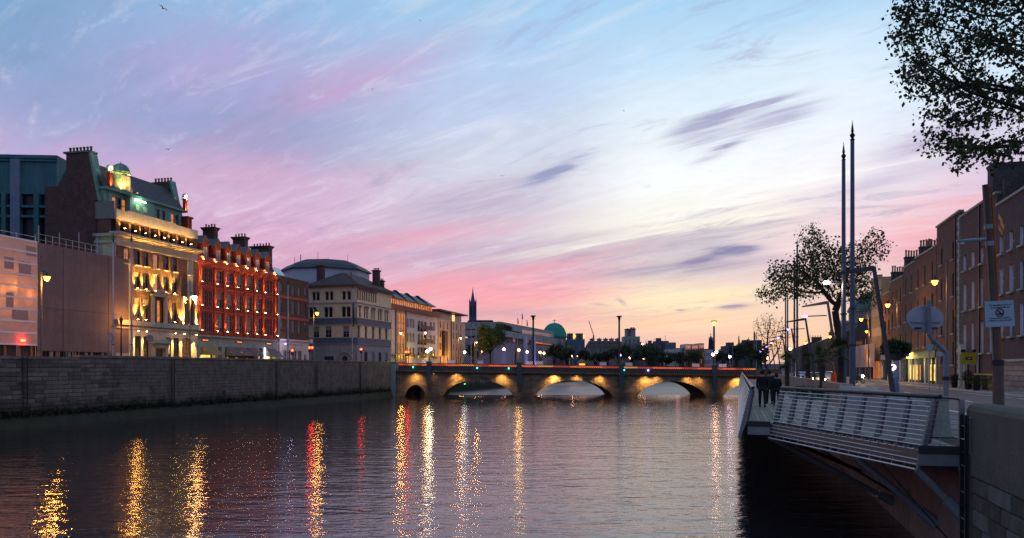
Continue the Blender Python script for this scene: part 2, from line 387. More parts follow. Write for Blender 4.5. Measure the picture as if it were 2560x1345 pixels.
LENSR = em('small_orange_lens', (1,.4,.06), 1.6); WCACHE = {}; GAIN = 42.0
class Face:
    """one upright wall plane of a building: collects openings, then builds the pierced wall"""
    def __init__(s, root, org=(0,0,0), ang=0): s.root, s.org, s.ang, s.ops = root, Vector(org), ang, []; s.arches = []
    def at(s, x, y, z): return s.org + Matrix.Rotation(s.ang, 3, 'Z') @ Vector((x, y, z))
    def part(s, name, m, mat, **k): return obj(name, m, mat, s.root, s.org, (0, 0, s.ang), **k)
    def win(s, x, z, w, h, nx=2, nz=2, fm=None, gm=None, sill=None, arch=False, dep=.22, lab=None, bar=.05):
        fm = fm or WHITEP; gm = gm or GL
        s.ops.append((x-w/2, x+w/2, z, z+h))
        if arch: s.arches.append((x-w/2, x+w/2, z+h))
        key = (round(w,3), round(h,3), nx, nz, fm.name, gm.name, bar)
        if key not in WCACHE:
            m = M(); a = bar
            m.box(-w/2,-w/2+a,0,.07,0,h).box(w/2-a,w/2,0,.07,0,h).box(-w/2+a,w/2-a,0,.07,0,a).box(-w/2+a,w/2-a,0,.07,h-a,h)
            for i in range(1, nx): c = -w/2+w*i/nx; m.box(c-a*.35,c+a*.35,.012,.06,a,h-a)
            for j in range(1, nz): c = h*j/nz; m.box(-w/2+a,w/2-a,.008 if j*2 == nz or nz < 3 else .016,.062,c-a*.35,c+a*.35)
            g = M().box(-w/2+.01,w/2-.01,.045,.057,.01,h-.01)
            fme, gme = m.mesh('window'), g.mesh('pane'); fme.materials.append(fm); gme.materials.append(gm); WCACHE[key] = (fme, gme)
        fme, gme = WCACHE[key]
        o = obj('window', fme, None, s.root, s.at(x, dep-.07, z), (0,0,s.ang), label=lab); obj('pane', gme, None, o)
        if w > .85 and gm in (GL, GLB) and rnd() < .5:
            fr_ = (.3, .5, .78)[int(rnd()*3)]; kb = ('blind', round(w,3), round(h,3), fr_)
            if kb not in WCACHE: bm_ = M().box(-w/2+bar,w/2-bar,.026,.042,h*(1-fr_),h-bar).mesh('blind'); bm_.materials.append(mt('cream_blind', (.2,.18,.16), .8, .3, 2)); WCACHE[kb] = bm_
            obj('blind', WCACHE[kb], None, o)
        if sill: 
            k2 = ('sill', round(w,3), sill.name)
            if k2 not in WCACHE: sm = M().box(-w/2-.1,w/2+.1,-.17-dep,-.02,-.14,-.004).mesh('sill'); sm.materials.append(sill); WCACHE[k2] = sm
            obj('sill', WCACHE[k2], None, o)
        return o
    def build(s, name, x0, x1, z0, z1, mat, dep=.3, extra=None):
        m = M().wall(x0, x1, z0, z1, s.ops, dep)
        for a in s.arches:
            if z0 <= a[2] <= z1: m.arch(*a)
        if extra: extra(m)
        return s.part(name, m, mat)
    def band(s, name, x0, x1, z0, z1, out, mat, inn=.001): return s.part(name, M().box(x0, x1, -out, -inn, z0, z1), mat)
class Bld(Face):
    def __init__(s, name, label, line, pxL, pxR, z0, cat='building', group=None, set_back=0.0):
        s.line = (line[0]-set_back*sqrt(1+line[1]**2)*(1 if line is LF else -1), line[1]); s.sg = 1 if line[0] < 0 else -1
        s.Y0 = LY(s.line, pxL); k = line[1]; s.z0 = z0; s.kk = sqrt(1+k*k)
        rz = atan2(s.sg, s.sg*k)
        s.t = thing(name, label, cat, (LX(s.line, s.Y0), s.Y0, z0), rz, group)
        Face.__init__(s, s.t); s.L = s.x(pxR)
    def x(s, px): return (LY(s.line, px)-s.Y0)*s.kk*s.sg
    def z(s, px, py): return CZ+(HZ-py)/F*LY(s.line, px)-s.z0
    def body(s, name, x0, x1, z0, z1, D, mat, front=True, y0=0.0, top=True):
        m = M()
        if front:
            m.wall(x0, x1, z0, z1, s.ops, .3)
            for a in s.arches:
                if z0 <= a[2] <= z1: m.arch(*a)
        else: m.q((x0,y0,z0),(x1,y0,z0),(x1,y0,z1),(x0,y0,z1))
        m.q((x0,D,z0),(x0,y0,z0),(x0,y0,z1),(x0,D,z1)).q((x1,y0,z0),(x1,D,z0),(x1,D,z1),(x1,y0,z1)).q((x1,D,z0),(x0,D,z0),(x0,D,z1),(x1,D,z1))
        if top: m.q((x0,y0,z1),(x1,y0,z1),(x1,D,z1),(x0,D,z1))
        return obj(name, m, mat, s.t)
def uplight(f, x, z, energy, color, lens, out=.2, ang=70, down=False, r=.04, name='uplight', tilt=.24, h=.1):
    p = f.at(x, -out, z); s = -1 if down else 1
    key = ('ul', name, down)
    if key not in WCACHE:
        WCACHE[key] = (M().box(-.09,.09,-.07,.17,-.05,.05).mesh(name), M().box(-.07,.07,-.06,.06,s*.052,s*.075).mesh('lens'))
    o = obj(name, WCACHE[key][0], DARKM, f.root, p, (0,0,f.ang)); obj('lens', WCACHE[key][1], lens, o)
    light('SPOT', o, (0, 0, s*.1), energy*GAIN, color, (0, tilt, s), ang, .5, r)
    return o
def chimney(f, x0, x1, y0, y1, z0, z1, mat, pots=5, along='y', cap=.18, potm=None, ph=.55, name='chimney', lip=.16):
    m = M().box(x0,x1,y0,y1,z0,z1-cap).hexa([(x0,y0,z1-cap),(x1,y0,z1-cap),(x1,y1,z1-cap),(x0,y1,z1-cap)],[(x0-lip,y0-lip,z1),(x1+lip,y0-lip,z1),(x1+lip,y1+lip,z1),(x0-lip,y1+lip,z1)])
    o = obj(name, m, mat, f.root)
    for i in range(pots):
        t = (i+.5)/pots; px, py = ((x0+x1)/2, y0+(y1-y0)*t) if along == 'y' else (x0+(x1-x0)*t, (y0+y1)/2)
        h = ph*U(.8, 1.15)
        obj('chimney_pot', M().lathe((px,py,z1+.002),[(.13,0),(.11,h*.7),(.14,h*.75),(.13,h)],8), potm or TERRA, o)
    return o
def text(name, s, size, parent, loc, rot, mat, align='CENTER', ext=.006, sx=1.0):
    c = bpy.data.curves.new(name, 'FONT'); c.body = s; c.size = size; c.align_x = align; c.align_y = 'CENTER'; c.extrude = ext; c.resolution_u = 2
    t = bpy.data.objects.new('tmp', c); COL.objects.link(t)
    dg = bpy.context.evaluated_depsgraph_get(); me = bpy.data.meshes.new_from_object(t.evaluated_get(dg)); bpy.data.objects.remove(t)
    me.materials.clear(); o = obj(name, me, mat, parent, loc, rot); o.scale = (sx, 1, 1); return o

ZS = 4.5      # level of the left quay street
# ---- far left: scaffold wrapped in pink netting, then a plain brown hoarding sheet
PINK = mt('pink_netting', (.95,.66,.56), .8, .25, .8, .1, trans=.45)
PINKB = mt('pink_netting_band', (.95,.85,.86), .7, .1, .6, trans=.2)
BRSH = mt('brown_sheeting', (.125,.088,.092), .85, .3, .35, .5, streak=.5)
b = Bld('wrapped_building', 'scaffolded building wrapped in pale pink netting with white bands, leftmost on the far quay', LF, -260, 93, ZS)
H = b.z(93, 606); zb = 3.0
b.body('wall', 0, b.L-.2, 0, H-.3, 9, BRN2, front=False, y0=1.3)
net = obj('netting', M().box(0, b.L, -.02, .0, zb, H), PINK, b.t)
n = 9
for i in range(n+1):
    z = zb+(H-zb)*i/n
    obj('scaffold_lift', M().box(0, b.L-.05, -.07, -.024, z-.09, z+.10), PINKB, b.t)
for i in range(int(b.L/2.4)+1):
    x = b.L-.1-i*2.4
    obj('scaffold_pole', M().tube([(x,.12,0),(x,.12,H+U(.5,1.6))], .05, 6), GALV, b.t)
obj('scaffold_ledger', M().tube([(0,.12,H+.55),(b.L,.12,H+.55)], .04, 6), GALV, b.t)
obj('hoarding', M().box(0, b.L, .5, .6, 0, 2.95), mt('hoarding_board', (.06,.045,.05), .7, .4, 1), b.t)
for px, py, w_, h_ in ((62,690,1.5,1.5),(22,672,1.1,1.2),(24,770,.9,1.6),(78,640,1.3,1.0),(50,800,2.0,1.2)): obj('netting_patch', M().box(-w_/2,w_/2,-.045,-.022,0,h_), mt('netting_patch', (.55,.36,.33), .8, .3, .8, trans=.3), b.t, (b.x(px), 0, b.z(px, py)))
lp = obj('warning_lamp', M().box(-.22,.22,-.1,.1,-.12,.12), BULBR, b.t, (b.x(53), -.25, b.z(53, 851)))
light('POINT', lp, (0,-.3,0), 12, (1,.05,.02))
light('POINT', net, (b.x(36), .4, b.z(36, 716)), 700, (1,.70,.12), r=.3); light('POINT', net, (b.x(8), .4, b.z(8, 725)), 420, (1,.70,.12), r=.2); light('POINT', net, (b.x(75), .4, b.z(75, 735)), 60, (1,.5,.08), r=.3)  # unseen lamps added behind the netting for its orange glow patch
for k, c in ((20, YEL), (55, SODIUM), (88, SODIUM)):
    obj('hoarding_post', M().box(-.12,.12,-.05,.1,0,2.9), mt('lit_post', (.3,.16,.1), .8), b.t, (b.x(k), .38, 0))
b = Bld('sheeted_building', 'building hidden behind flat dark brown construction sheeting with scaffold poles above it', LF, 94, 321, ZS)
H = b.z(94, 606); H2 = b.z(321, 649)
b.body('wall', 0, b.L-.3, 0, H-.7, 9, BRN2, front=False, y0=1.4)
sh = M().hexa([(0,-.03,2.4),(b.L,-.03,2.4),(b.L,.03,2.4),(0,.03,2.4)], [(0,-.03,H),(b.L,-.03,H2),(b.L,.03,H2),(0,.03,H)])
obj('sheeting', sh, BRSH, b.t)
for i in (1, 3):
    x = b.L*i/4; hh = H+(H2-H)*x/b.L
    obj('sheet_seam', M().box(x-.03,x+.03,-.05,-.031,2.4,hh-.02), mt('seam_dark', (.085,.06,.062), .8), b.t)
for i in (2,):
    z = 2.4+(H2-2.4)*i/5; obj('sheet_seam', M().box(0,b.L,-.046,-.031,z-.025,z+.025), MATS['seam_dark'], b.t)
obj('edge_trim', M().box(b.L,b.L+.22,-.06,.1,2.0,H2+.1), STONE, b.t)
for i in range(15):
    x = .3+i*(b.L-.6)/14; hh = H+(H2-H)*x/b.L
    obj('scaffold_pole', M().tube([(x,.16,0),(x,.16,hh+(1.0 if i % 3 else 1.9)*U(.8,1.15))], .045, 6), GALV, b.t)
for dz in (.35, .95):
    obj('guard_rail', M().tube([(0,.1,H+dz),(b.L*.8,.1,H+(H2-H)*.8+dz)], .035, 6), mt('guard_rail_yellow', (.4,.33,.15), .6), b.t)
for i in range(16):
    x = .3+i*(b.L-1)/15
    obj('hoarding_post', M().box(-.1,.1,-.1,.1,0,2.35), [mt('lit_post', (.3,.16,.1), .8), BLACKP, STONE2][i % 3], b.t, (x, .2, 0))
obj('hoarding', M().box(0,b.L,.5,.6,0,2.3), BLACKP, b.t)
for px, e in ((300, 60), (311, 40)):
    l = obj('lit_doorway', M().box(-.25,.25,0,.06,0,1.3), BULBY, b.t, (b.x(px), .4, b.z(px, 889)))
light('POINT', b.t, (b.x(303), -1.8, 6.5), 420, SODIUM, r=.4)
# ---- teal concrete office block rising behind
TEAL = mt('teal_concrete', (.035,.095,.115), .8, .3, .5, .2, streak=.9)
tb = thing('office_block', 'teal grey concrete office block rising behind the brick gable at far left', 'building', (P(142,0,106).x, 106, ZS), radians(180+4)); 
def zz(py, Y, z0=ZS): return CZ+(HZ-py)/F*Y-z0
m = M().box(0, 18, 0, -9, zz(486,106), zz(388,106)); obj('upper_wall', m, TEAL, tb)
obj('lower_wall', M().box(.3, 18, -.6, -9, 0, zz(486,106)), mt('dark_glazing', (.02,.025,.035), .3, .4), tb)
for i, (x, wd) in enumerate(((.4,.5),(2.2,.6),(4.6,1.2),(6.4,.5),(8.4,.6),(10.5,.5),(13,.6))):
    obj('pilaster', M().box(x, x+wd, .35, -.5, 6, zz(400 if i == 2 else 484,106)), mt('grey_blue_concrete', (.1,.13,.18), .8, .3, 1) if i == 2 else TEAL, tb)
for z in (zz(398,106), zz(405,106)): obj('cornice', M().box(-.1, 18, .25, -.02, z, z+.22), TEAL, tb)
for z in (zz(545,106), zz(520,106)): obj('floor_band', M().box(.3, 18, .2, -.55, z, z+.3), TEAL, tb)
for x, h in ((9.3, .9), (5.6, .5), (1.2, .5)): obj('roof_vent', M().box(x, x+.6, -2, -2.6, zz(388,106), zz(388,106)+h), LEAD, tb)

# ---- the tall brick hotel with stone base, loggia, copper attic and dome
b = Bld('brick_hotel', 'tall floodlit brick hotel with pale stone base, copper domed dormer and lit loggia', LF, 290, 493, ZS)
e = CZ-ZS; L = b.L
cols_px = [342, 362, 387, 414, 434, 476]
xs = [b.x(p) for p in (343, 364, 389, 415, 436, 474)]
CURT = glass('peach_blind', (.5,.2,.1), .4, .3, lit=(1,.33,.12), ls=.5)
for i, x in enumerate(xs):
    g = CURT if i in (2, 5) else GL
    b.win(x, e+13.0, 1.0, 1.75, 2, 4, BLACKP if g is GL else WHITEP, g, STONE)
    b.win(x, e+10.0, 1.0, 2.2, 2, 4, BLACKP if g is GL else WHITEP, g, STONE)
for x in (xs[0]-2.3,): b.win(x+.4, e+13.0, .9, 1.75, 2, 4, WHITEP, CURT, STONE)
for i, x in enumerate(xs):
    if i in (2, 3): continue
    b.win(x, e+6.0, 1.0, 2.9, 2, 4, BLACKP, GL, None)
bay0, bay1 = b.x(378), b.x(413)
for x in (bay0+.7, (bay0+bay1)/2, bay1-.6): pass
b.win((bay0+bay1)/2-.85, e+6.0, .8, 2.9, 1, 3, mt('gold_frame', (.5,.32,.1), .5), GL); b.win((bay0+bay1)/2+.15, e+6.0, .8, 2.9, 1, 3, mt('gold_frame', (.5,.32,.1), .5), GLO); b.win((bay0+bay1)/2+1.15, e+6.0, .8, 2.9, 1, 3, BLACKP, GL)
zst = 5.9+e   # top of the stone base
# ground floor
gx = [b.x(p) for p in (345, 366, 421, 441)]
for x in gx: b.win(x, .3, 1.15, 4.3, 2, 5, DARKM, GL, None)
dxm = b.x(397); b.win(dxm, .05, 1.9, 3.0, 2, 1, mt('bronze_frame', (.1,.07,.03), .4, metal=.5), mt('bronze_door', (.12,.08,.04), .4, .3, 1))
b.win(b.x(466), .3, 1.9, 4.4, 3, 4, DARKM, glass('arch_glass', (.05,.02,.01), .2, .4, lit=(1,.3,.1), ls=.12), arch=True)
b.body('brick_wall', 0, L, zst, e+15.0, 10, BRN)
b.body('stone_base', -.02, L+.02, 0, zst-.002, 10.02, STONE)
# attic loggia
lo0, lo1 = e+16.62, e+18.15
lx = [.85+i*(L-1.2)/8 for i in range(8)]
sub = Bld.__new__(Bld); sub.__dict__.update(b.__dict__); sub.ops = [(x-.15, x+1.35, lo0+.12, lo1) for x in lx]; sub.arches = []
m = M().wall(0, L, lo0, lo1+.02, sub.ops, .75); obj('loggia_wall', m, BRN, b.t)
OCH = mt('ochre_render', (.6,.34,.12), .8, .15, 1)
for x in lx:
    obj('loggia_panel', M().box(x-.14, x+.55, .62, .74, lo0+.15, lo1), OCH, b.t)
    obj('loggia_window', M().box(x+.6, x+1.34, .66, .74, lo0+.15, lo1), GL, b.t)
    uplight(b, x+.2, lo0+.42, 10, (1,.58,.16), FLOOD, out=.42, ang=110, tilt=.5)
b.body('attic_core', 0.02, L-.02, e+15.0, lo1+.02, 9.9, BRN2, front=False, y0=.76)
b.band('frieze', -.02, L+.02, e+15.0, e+16.02, .06, STONE, -.74)
for z, o_, h in ((e+16.0, .25, .16), (e+16.16, .55, .2), (e+16.36, .75, .24)): b.part('cornice', M().box(-.3, L+.35, -o_, .74, z+.001, z+h), STONE)
b.band('architrave', -.01, L+.01, e+14.98, e+15.14, .16, STONE)
for i in range(7):
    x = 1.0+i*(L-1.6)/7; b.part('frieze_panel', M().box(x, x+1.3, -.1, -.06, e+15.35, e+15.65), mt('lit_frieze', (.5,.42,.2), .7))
b.part('parapet', M().box(-.02, L+.02, -.08, .7, lo1+.025, e+19.35), STONE)
b.part('parapet', M().box(b.x(318), b.x(440), -.1, -.081, e+18.9, e+19.5), STONE)
# stone return on the end wall, brick beyond with a step
obj('end_return', M().box(-.14, -.003, 0, 2.8, 0, e+16.0), STONE2, b.t)
obj('end_return', M().box(-.14, -.003, .2, 2.8, lo1+.03, e+20.3), LEAD, b.t)
for z, o_ in ((e+15.2, .2), (e+16.0, .4)): obj('end_cornice', M().box(-.2-o_, .0, -.1, 2.8, z, z+.35), STONE2, b.t)
obj('end_gable', M().box(-.1, .35, 2.81, 10.2, 0, b.z(290, 462)+.3), BRN2, b.t)
zt = e+26.4
gb = lambda x0, x1, z1: M().hexa([(x0,2.3,e+20.5),(x1,2.3,e+20.5),(x1,7.1,e+20.5),(x0,7.1,e+20.5)], [(x0,3.7,z1),(x1,3.7,z1),(x1,7.1,z1),(x0,7.1,z1)])
g1 = obj('gable_chimney', gb(-.08, .9, zt), BRN2, b.t)
obj('coping', M().hexa([(-.14,2.15,e+20.4),(1.0,2.15,e+20.4),(1.0,2.45,e+20.4),(-.14,2.45,e+20.4)], [(-.14,3.55,zt),(1.0,3.55,zt),(1.0,3.85,zt),(-.14,3.85,zt)]), COPPER, g1)
obj('cap', M().box(-.25,1.05,3.5,7.4,zt,zt+.22), LEAD, g1)
for i in range(7): obj('chimney_pot', M().lathe((.4,3.9+i*.5,zt+.23),[(.14,0),(.12,.4),(.17,.5),(.15,.6)],8), TERRA if i % 2 else BLACKP, g1)
g2 = obj('gable_chimney', gb(L-.9, L, zt-.1), BRN2, b.t)
obj('coping', M().hexa([(L-1,2.15,e+20.4),(L+.1,2.15,e+20.4),(L+.1,2.45,e+20.4),(L-1,2.45,e+20.4)], [(L-1,3.55,zt),(L+.1,3.55,zt),(L+.1,3.85,zt),(L-1,3.85,zt)]), COPPER, g2)
for i in range(6): obj('chimney_pot', M().lathe((L-.4,3.9+i*.5,zt-.08),[(.14,0),(.12,.4),(.17,.5),(.15,.6)],8), TERRA, g2)
# attic storey in copper, set back, with its windows
at = Face(b.t, (0, 1.9, 0), 0)
az0, az1 = e+19.3, e+21.9
for i, px in enumerate((306, 318, 330, 385, 398, 414, 428, 452, 462)):
    at.win(b.x(px)+.9, az0+.25, .8, 1.75, 1, 2, COPPER, GLO if i in (0, 2, 4, 7) else GL)
at.build('attic_wall', .9, L-.9, az0, az1, COPPER)
obj('attic_core', M().box(.35, L-.35, 2.25, 8, az0, az1), LEAD, b.t)
obj('attic_end', M().box(.3, .9, 1.95, 2.6, az0, az1), COPPER, b.t)
obj('eave', M().box(.1, L-.1, 1.45, 2.7, az1, az1+.32), COPPER, b.t)
cb = (b.x(345), b.x(405))
obj('attic_bay', M().box(cb[0], cb[1], 1.2, 1.88, az0, az1-.2), COPPER, b.t); obj('bay_cap', M().box(cb[0]-.2, cb[1]+.2, .95, 1.88, az1-.2, az1+.1), COPPER, b.t)
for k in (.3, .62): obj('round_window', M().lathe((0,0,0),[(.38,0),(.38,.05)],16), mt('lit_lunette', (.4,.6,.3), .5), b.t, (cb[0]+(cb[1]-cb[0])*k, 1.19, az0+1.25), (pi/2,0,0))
tl = obj('strip_lamp', M().box(-1.0,1.0,-.05,.05,-.05,.05), em('strip_white', (1,1,.85), 10), b.t, (cb[0]+1.6, .9, az1-.5))
light('POINT', tl, (0,-.25,0), 60, (.75,1,.55), r=.2)
rz0, rz1 = az1+.32, e+25.3
obj('roof', M().hexa([(.3,1.9,rz0),(L-.3,1.9,rz0),(L-.3,9,rz0),(.3,9,rz0)], [(.3,4.0,rz1),(L-.3,4.0,rz1),(L-.3,7,rz1),(.3,7,rz1)]), SLATE, b.t)
# domed dormer
dx_ = b.x(329)+1.4
dm = obj('domed_dormer', M().lathe((0,0,0), [(1.02,0),(1.02,2.1),(1.14,2.15),(1.14,2.32)], 20), mt('pale_copper', (.3,.42,.28), .6, .25, 2, streak=.5), b.t, (dx_, 2.75, rz0+.15))
obj('dome', M().lathe((0,0,2.33), [(1.14,0),(1.12,.25),(1.0,.62),(.74,.98),(.4,1.2),(.08,1.28),(.06,1.45)], 20), COPPER, dm, smooth=True)
for k in range(10):
    t = 2*pi*k/10; obj('dome_rib', M().tube([(1.15*cos(t),1.15*sin(t),2.34),(1.12*cos(t),1.12*sin(t),2.62),(.99*cos(t),.99*sin(t),3.0),(.72*cos(t),.72*sin(t),3.34),(.2*cos(t),.2*sin(t),3.6)], .03, 4), COPPER, dm)
obj('dormer_window', M().box(-.42,.42,-1.06,-.9,.15,1.85), glass('dormer_glass', (.4,.2,.06), .3, .3, lit=(1,.45,.12), ls=.8), dm)
for i in (-.42,-.02,.38): obj('glazing_bar', M().box(i,i+.05,-1.09,-1.061,.15,1.85), WHITEP, dm)
for i in (.15,.7,1.25,1.8): obj('glazing_bar', M().box(-.42,.42,-1.1,-1.091,i,i+.05), WHITEP, dm)
for sx in (-1, 1):
    u = obj('uplight', M().box(-.12,.12,-.08,.08,-.05,.06), DARKM, b.t, (dx_+sx*1.2, 1.25, rz0+.12)); obj('lens', M().box(-.1,.1,-.07,.07,.061,.08), BULBY, u)
    light('SPOT', u, (0,0,.15), 480, (1,.72,.18), (-sx*.35,1.0,1.3), 110, .7)
# ball finials with lamps on piers
for xx, yy, zz_, ph_ in ((.75, 1.55, rz0, 1.8), (L-.55, 1.55, rz0-.3, 1.7)):
    pr = obj('lit_pier', M().box(-.22,.22,-.22,.22,0,ph_), RED, b.t, (xx, yy, zz_)); obj('pier_cap', M().box(-.34,.34,-.34,.34,ph_,ph_+.12), STONE, pr)
    obj('ball_finial', M().ball((0,0,ph_+.52), .4, 16, 10), mt('pale_ball', (.6,.55,.4), .5), pr, smooth=True)
    light('SPOT', pr, (-.1,-.5,-.1), 500, YEL, (.05,.25,1), 60, .5); light('SPOT', pr, (-.3,-.85,ph_+.2), 200, (1,.8,.4), (.4,.8,.35), 80, .6)
obj('end_pier', M().box(L-.5,L+.5,1.2,2.6,e+17,e+21.1), RED, b.t); obj('end_pier_cap', M().box(L-.65,L+.65,1.05,2.75,e+21.1,e+21.35), RED, b.t)
# bay window casing, balconies, base mouldings
cas = M().box(bay0-.1,bay0+.35,-.3,-.002,e+5.95,e+9.3).box(bay1-.35,bay1+.1,-.3,-.002,e+5.95,e+9.3).box(bay0-.2,bay1+.2,-.42,-.002,e+9.32,e+9.6); obj('bay_casing', cas, STONE, b.t)
obj('balcony', M().box(bay0+.3,bay1-.3,-.55,-.002,e+9.61,e+9.72).box(bay0+.3,bay1-.3,-.55,-.48,e+10.1,e+10.2), STONE, b.t)
for i in range(8): obj('baluster', M().box(bay0+.4+i*.33,bay0+.5+i*.33,-.54,-.48,e+9.73,e+10.09), STONE, b.t)
b.part('string_course', M().box(-.1, b.x(378), -.4, -.003, zst-.55, zst+.05), STONE); b.part('string_course', M().box(b.x(414), L+.1, -.4, -.003, zst-.55, zst+.05), STONE)
b.part('string_course', M().box(-.1, L+.1, -.2, -.003, zst-1.0, zst-.8), STONE)
obj('bay_base', M().box(bay0-.2,bay1+.2,-.46,-.003,e+5.3,e+5.93), STONE2, b.t)
obj('door_canopy', M().box(dxm-1.6,dxm+1.6,-.7,-.004,3.75,3.95).box(dxm-1.3,dxm+1.3,-.5,-.004,3.95,4.25), STONE2, b.t)
obj('door_surround', M().box(dxm-1.5,dxm-1.0,-.3,-.004,0,3.7).box(dxm+1.0,dxm+1.5,-.3,-.004,0,3.7).box(dxm-1.5,dxm+1.5,-.3,-.004,3.2,3.74), STONE, b.t)
rb0, rb1 = b.x(454), b.x(488)
obj('bay_casing', M().box(rb0,rb0+.35,-.25,-.002,zst+.06,e+9.4).box(rb1-.4,rb1,-.25,-.002,zst+.06,e+9.4).box(rb0-.1,rb1+.1,-.35,-.002,e+9.4,e+9.75), STONE, b.t)
obj('window_strip', M().box(b.x(468),b.x(482),-.08,-.002,e+9.8,e+14.9), STONE, b.t) 
# floodlights
for px, pz in ((337,9.95),(358,9.95),(382,9.95),(410,9.95),(430,9.95),(457,8.9),(484,8.9),(338,6.1),(358,6.1),(431,6.1),(452,6.1),(486,6.1)):
    uplight(b, b.x(px), e+pz, 85, YEL, FLOOD, out=.42, ang=56, tilt=.3)
for px in (336, 358, 430, 452, 483):
    uplight(b, b.x(px), zst-1.15, 60, (1,.62,.13), FLOOD, out=.55, ang=40, down=True, name='downlight', tilt=.2)
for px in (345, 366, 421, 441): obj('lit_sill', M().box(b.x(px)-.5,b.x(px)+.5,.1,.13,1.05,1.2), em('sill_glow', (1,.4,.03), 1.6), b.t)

# ---- red brick terrace with seven gabled dormers
b = Bld('red_brick_terrace', 'red brick terrace with seven gabled dormers, three tall chimneys and awnings', LF, 494, 691, ZS); L = b.L
FR = mt('grey_white_frame', (.4,.38,.38), .5, .1)
midx = [b.x(p) for p in (549.5, 574.5, 600, 624, 647)]; ends = [b.x(515), b.x(669)]
for zi, h, nz in ((12.4, 1.95, 3), (8.9, 2.3, 3), (5.35, 2.65, 3)):
    for x in midx: b.win(x, e+zi, 1.45, h, 3, nz, FR, GL, None, dep=.25)
    for x in ends:
        for dxx in (-1.0, 0, 1.0): b.win(x+dxx, e+zi, .82, h, 2, nz, FR, CURT if dxx == -1.0 and zi > 6 else GL, None, dep=.25)
b.body('brick_wall', 0, L, e+4.75, e+14.7, 10, RED)
for z, o_, h in ((e+14.7,.12,.25), (e+14.95,.3,.2), (e+15.15,.5,.22)): b.part('cornice', M().box(-.05, L+.1, -o_, .4, z+.001, z+h), REDT)
b.part('parapet', M().box(-.02, L+.02, -.1, .3, e+15.375, e+15.95), REDT)
pil = [b.x(p) for p in (498, 537, 561.5, 587, 612, 636, 657, 687)]
for x in pil: b.part('pilaster', M().box(x-.3, x+.3, -.16, -.002, e+4.8, e+14.69), RED)
for z in (e+11.65, e+8.2): b.part('string_course', M().box(0, L, -.08, -.002, z, z+.14), REDT)
for zi, en in ((12.2, 10), (8.85, 9), (5.35, 9)):
    for x in pil: uplight(b, x, e+zi, en, (1,.5,.1), LENSR, out=.5, ang=44, tilt=.26)
for i, x in enumerate([b.x(p) for p in (504.5, 535, 563.5, 589, 614, 638, 661, 684.5)]):
    uplight(b, x, e+15.45, 4, (1,.62,.12), LENSR, out=.32, ang=110, tilt=.4)
for i, px in enumerate((518, 550, 576, 601, 626, 648, 673)):
    x = b.x(px); z0 = e+15.5
    wl = M().wall(x-.75, x+.75, z0, z0+2.55, [(x-.42, x+.42, z0+.25, z0+1.95)], .2, .32)
    wl.q((x-.75,3,z0),(x-.75,.32,z0),(x-.75,.32,z0+2.55),(x-.75,3,z0+2.55)).q((x+.75,.32,z0),(x+.75,3,z0),(x+.75,3,z0+2.55),(x+.75,.32,z0+2.55))
    wl.hexa([(x-.8,.3,z0+2.55),(x+.8,.3,z0+2.55),(x+.8,.55,z0+2.55),(x-.8,.55,z0+2.55)], [(x-.05,.3,z0+3.5),(x+.05,.3,z0+3.5),(x+.05,.55,z0+3.5),(x-.05,.55,z0+3.5)])
    d = obj('dormer', wl, RED, b.t)
    obj('dormer_roof', M().hexa([(x-.95,.2,z0+2.5),(x-.85,.2,z0+2.4),(x,.2,z0+3.5),(x,.2,z0+3.62)], [(x-.95,3.2,z0+2.5),(x-.85,3.2,z0+2.4),(x,3.2,z0+3.5),(x,3.2,z0+3.62)]).hexa([(x,.2,z0+3.62),(x,.2,z0+3.5),(x+.85,.2,z0+2.4),(x+.95,.2,z0+2.5)], [(x,3.2,z0+3.62),(x,3.2,z0+3.5),(x+.85,3.2,z0+2.4),(x+.95,3.2,z0+2.5)]), LEAD, d)
    obj('dormer_window', M().box(x-.42,x-.34,.42,.5,z0+.25,z0+1.95).box(x+.34,x+.42,.42,.5,z0+.25,z0+1.95).box(x-.03,x+.03,.42,.5,z0+.25,z0+1.95).box(x-.34,x+.34,.42,.5,z0+1.05,z0+1.12), WHITEP, d)
    obj('pane', M().box(x-.42,x+.42,.5,.53,z0+.25,z0+1.95), GLB, d)
    obj('reveal', M().box(x-.42,x-.38,.325,.42,z0+.25,z0+1.95).box(x+.38,x+.42,.325,.42,z0+.25,z0+1.95), WHITEP, d)
obj('roof', M().hexa([(.05,.5,e+15.4),(L-.05,.5,e+15.4),(L-.05,9.5,e+15.4),(.05,9.5,e+15.4)], [(.6,2.8,e+19.3),(L-2.4,2.8,e+19.3),(L-2.4,7,e+19.3),(.6,7,e+19.3)]), SLATE, b.t)
chimney(b, b.x(553), b.x(553)+1.0, 1.2, 3.1, e+16, e+20.9, BRN2, 4, cap=.5, lip=.3)
chimney(b, b.x(634), b.x(634)+1.0, 1.6, 3.7, e+16, e+20.9, BRN2, 4, cap=.5, lip=.3)
chimney(b, L-1.1, L-.1, .7, 4.0, e+14, e+20.3, BRN2, 6, cap=.5, lip=.3)
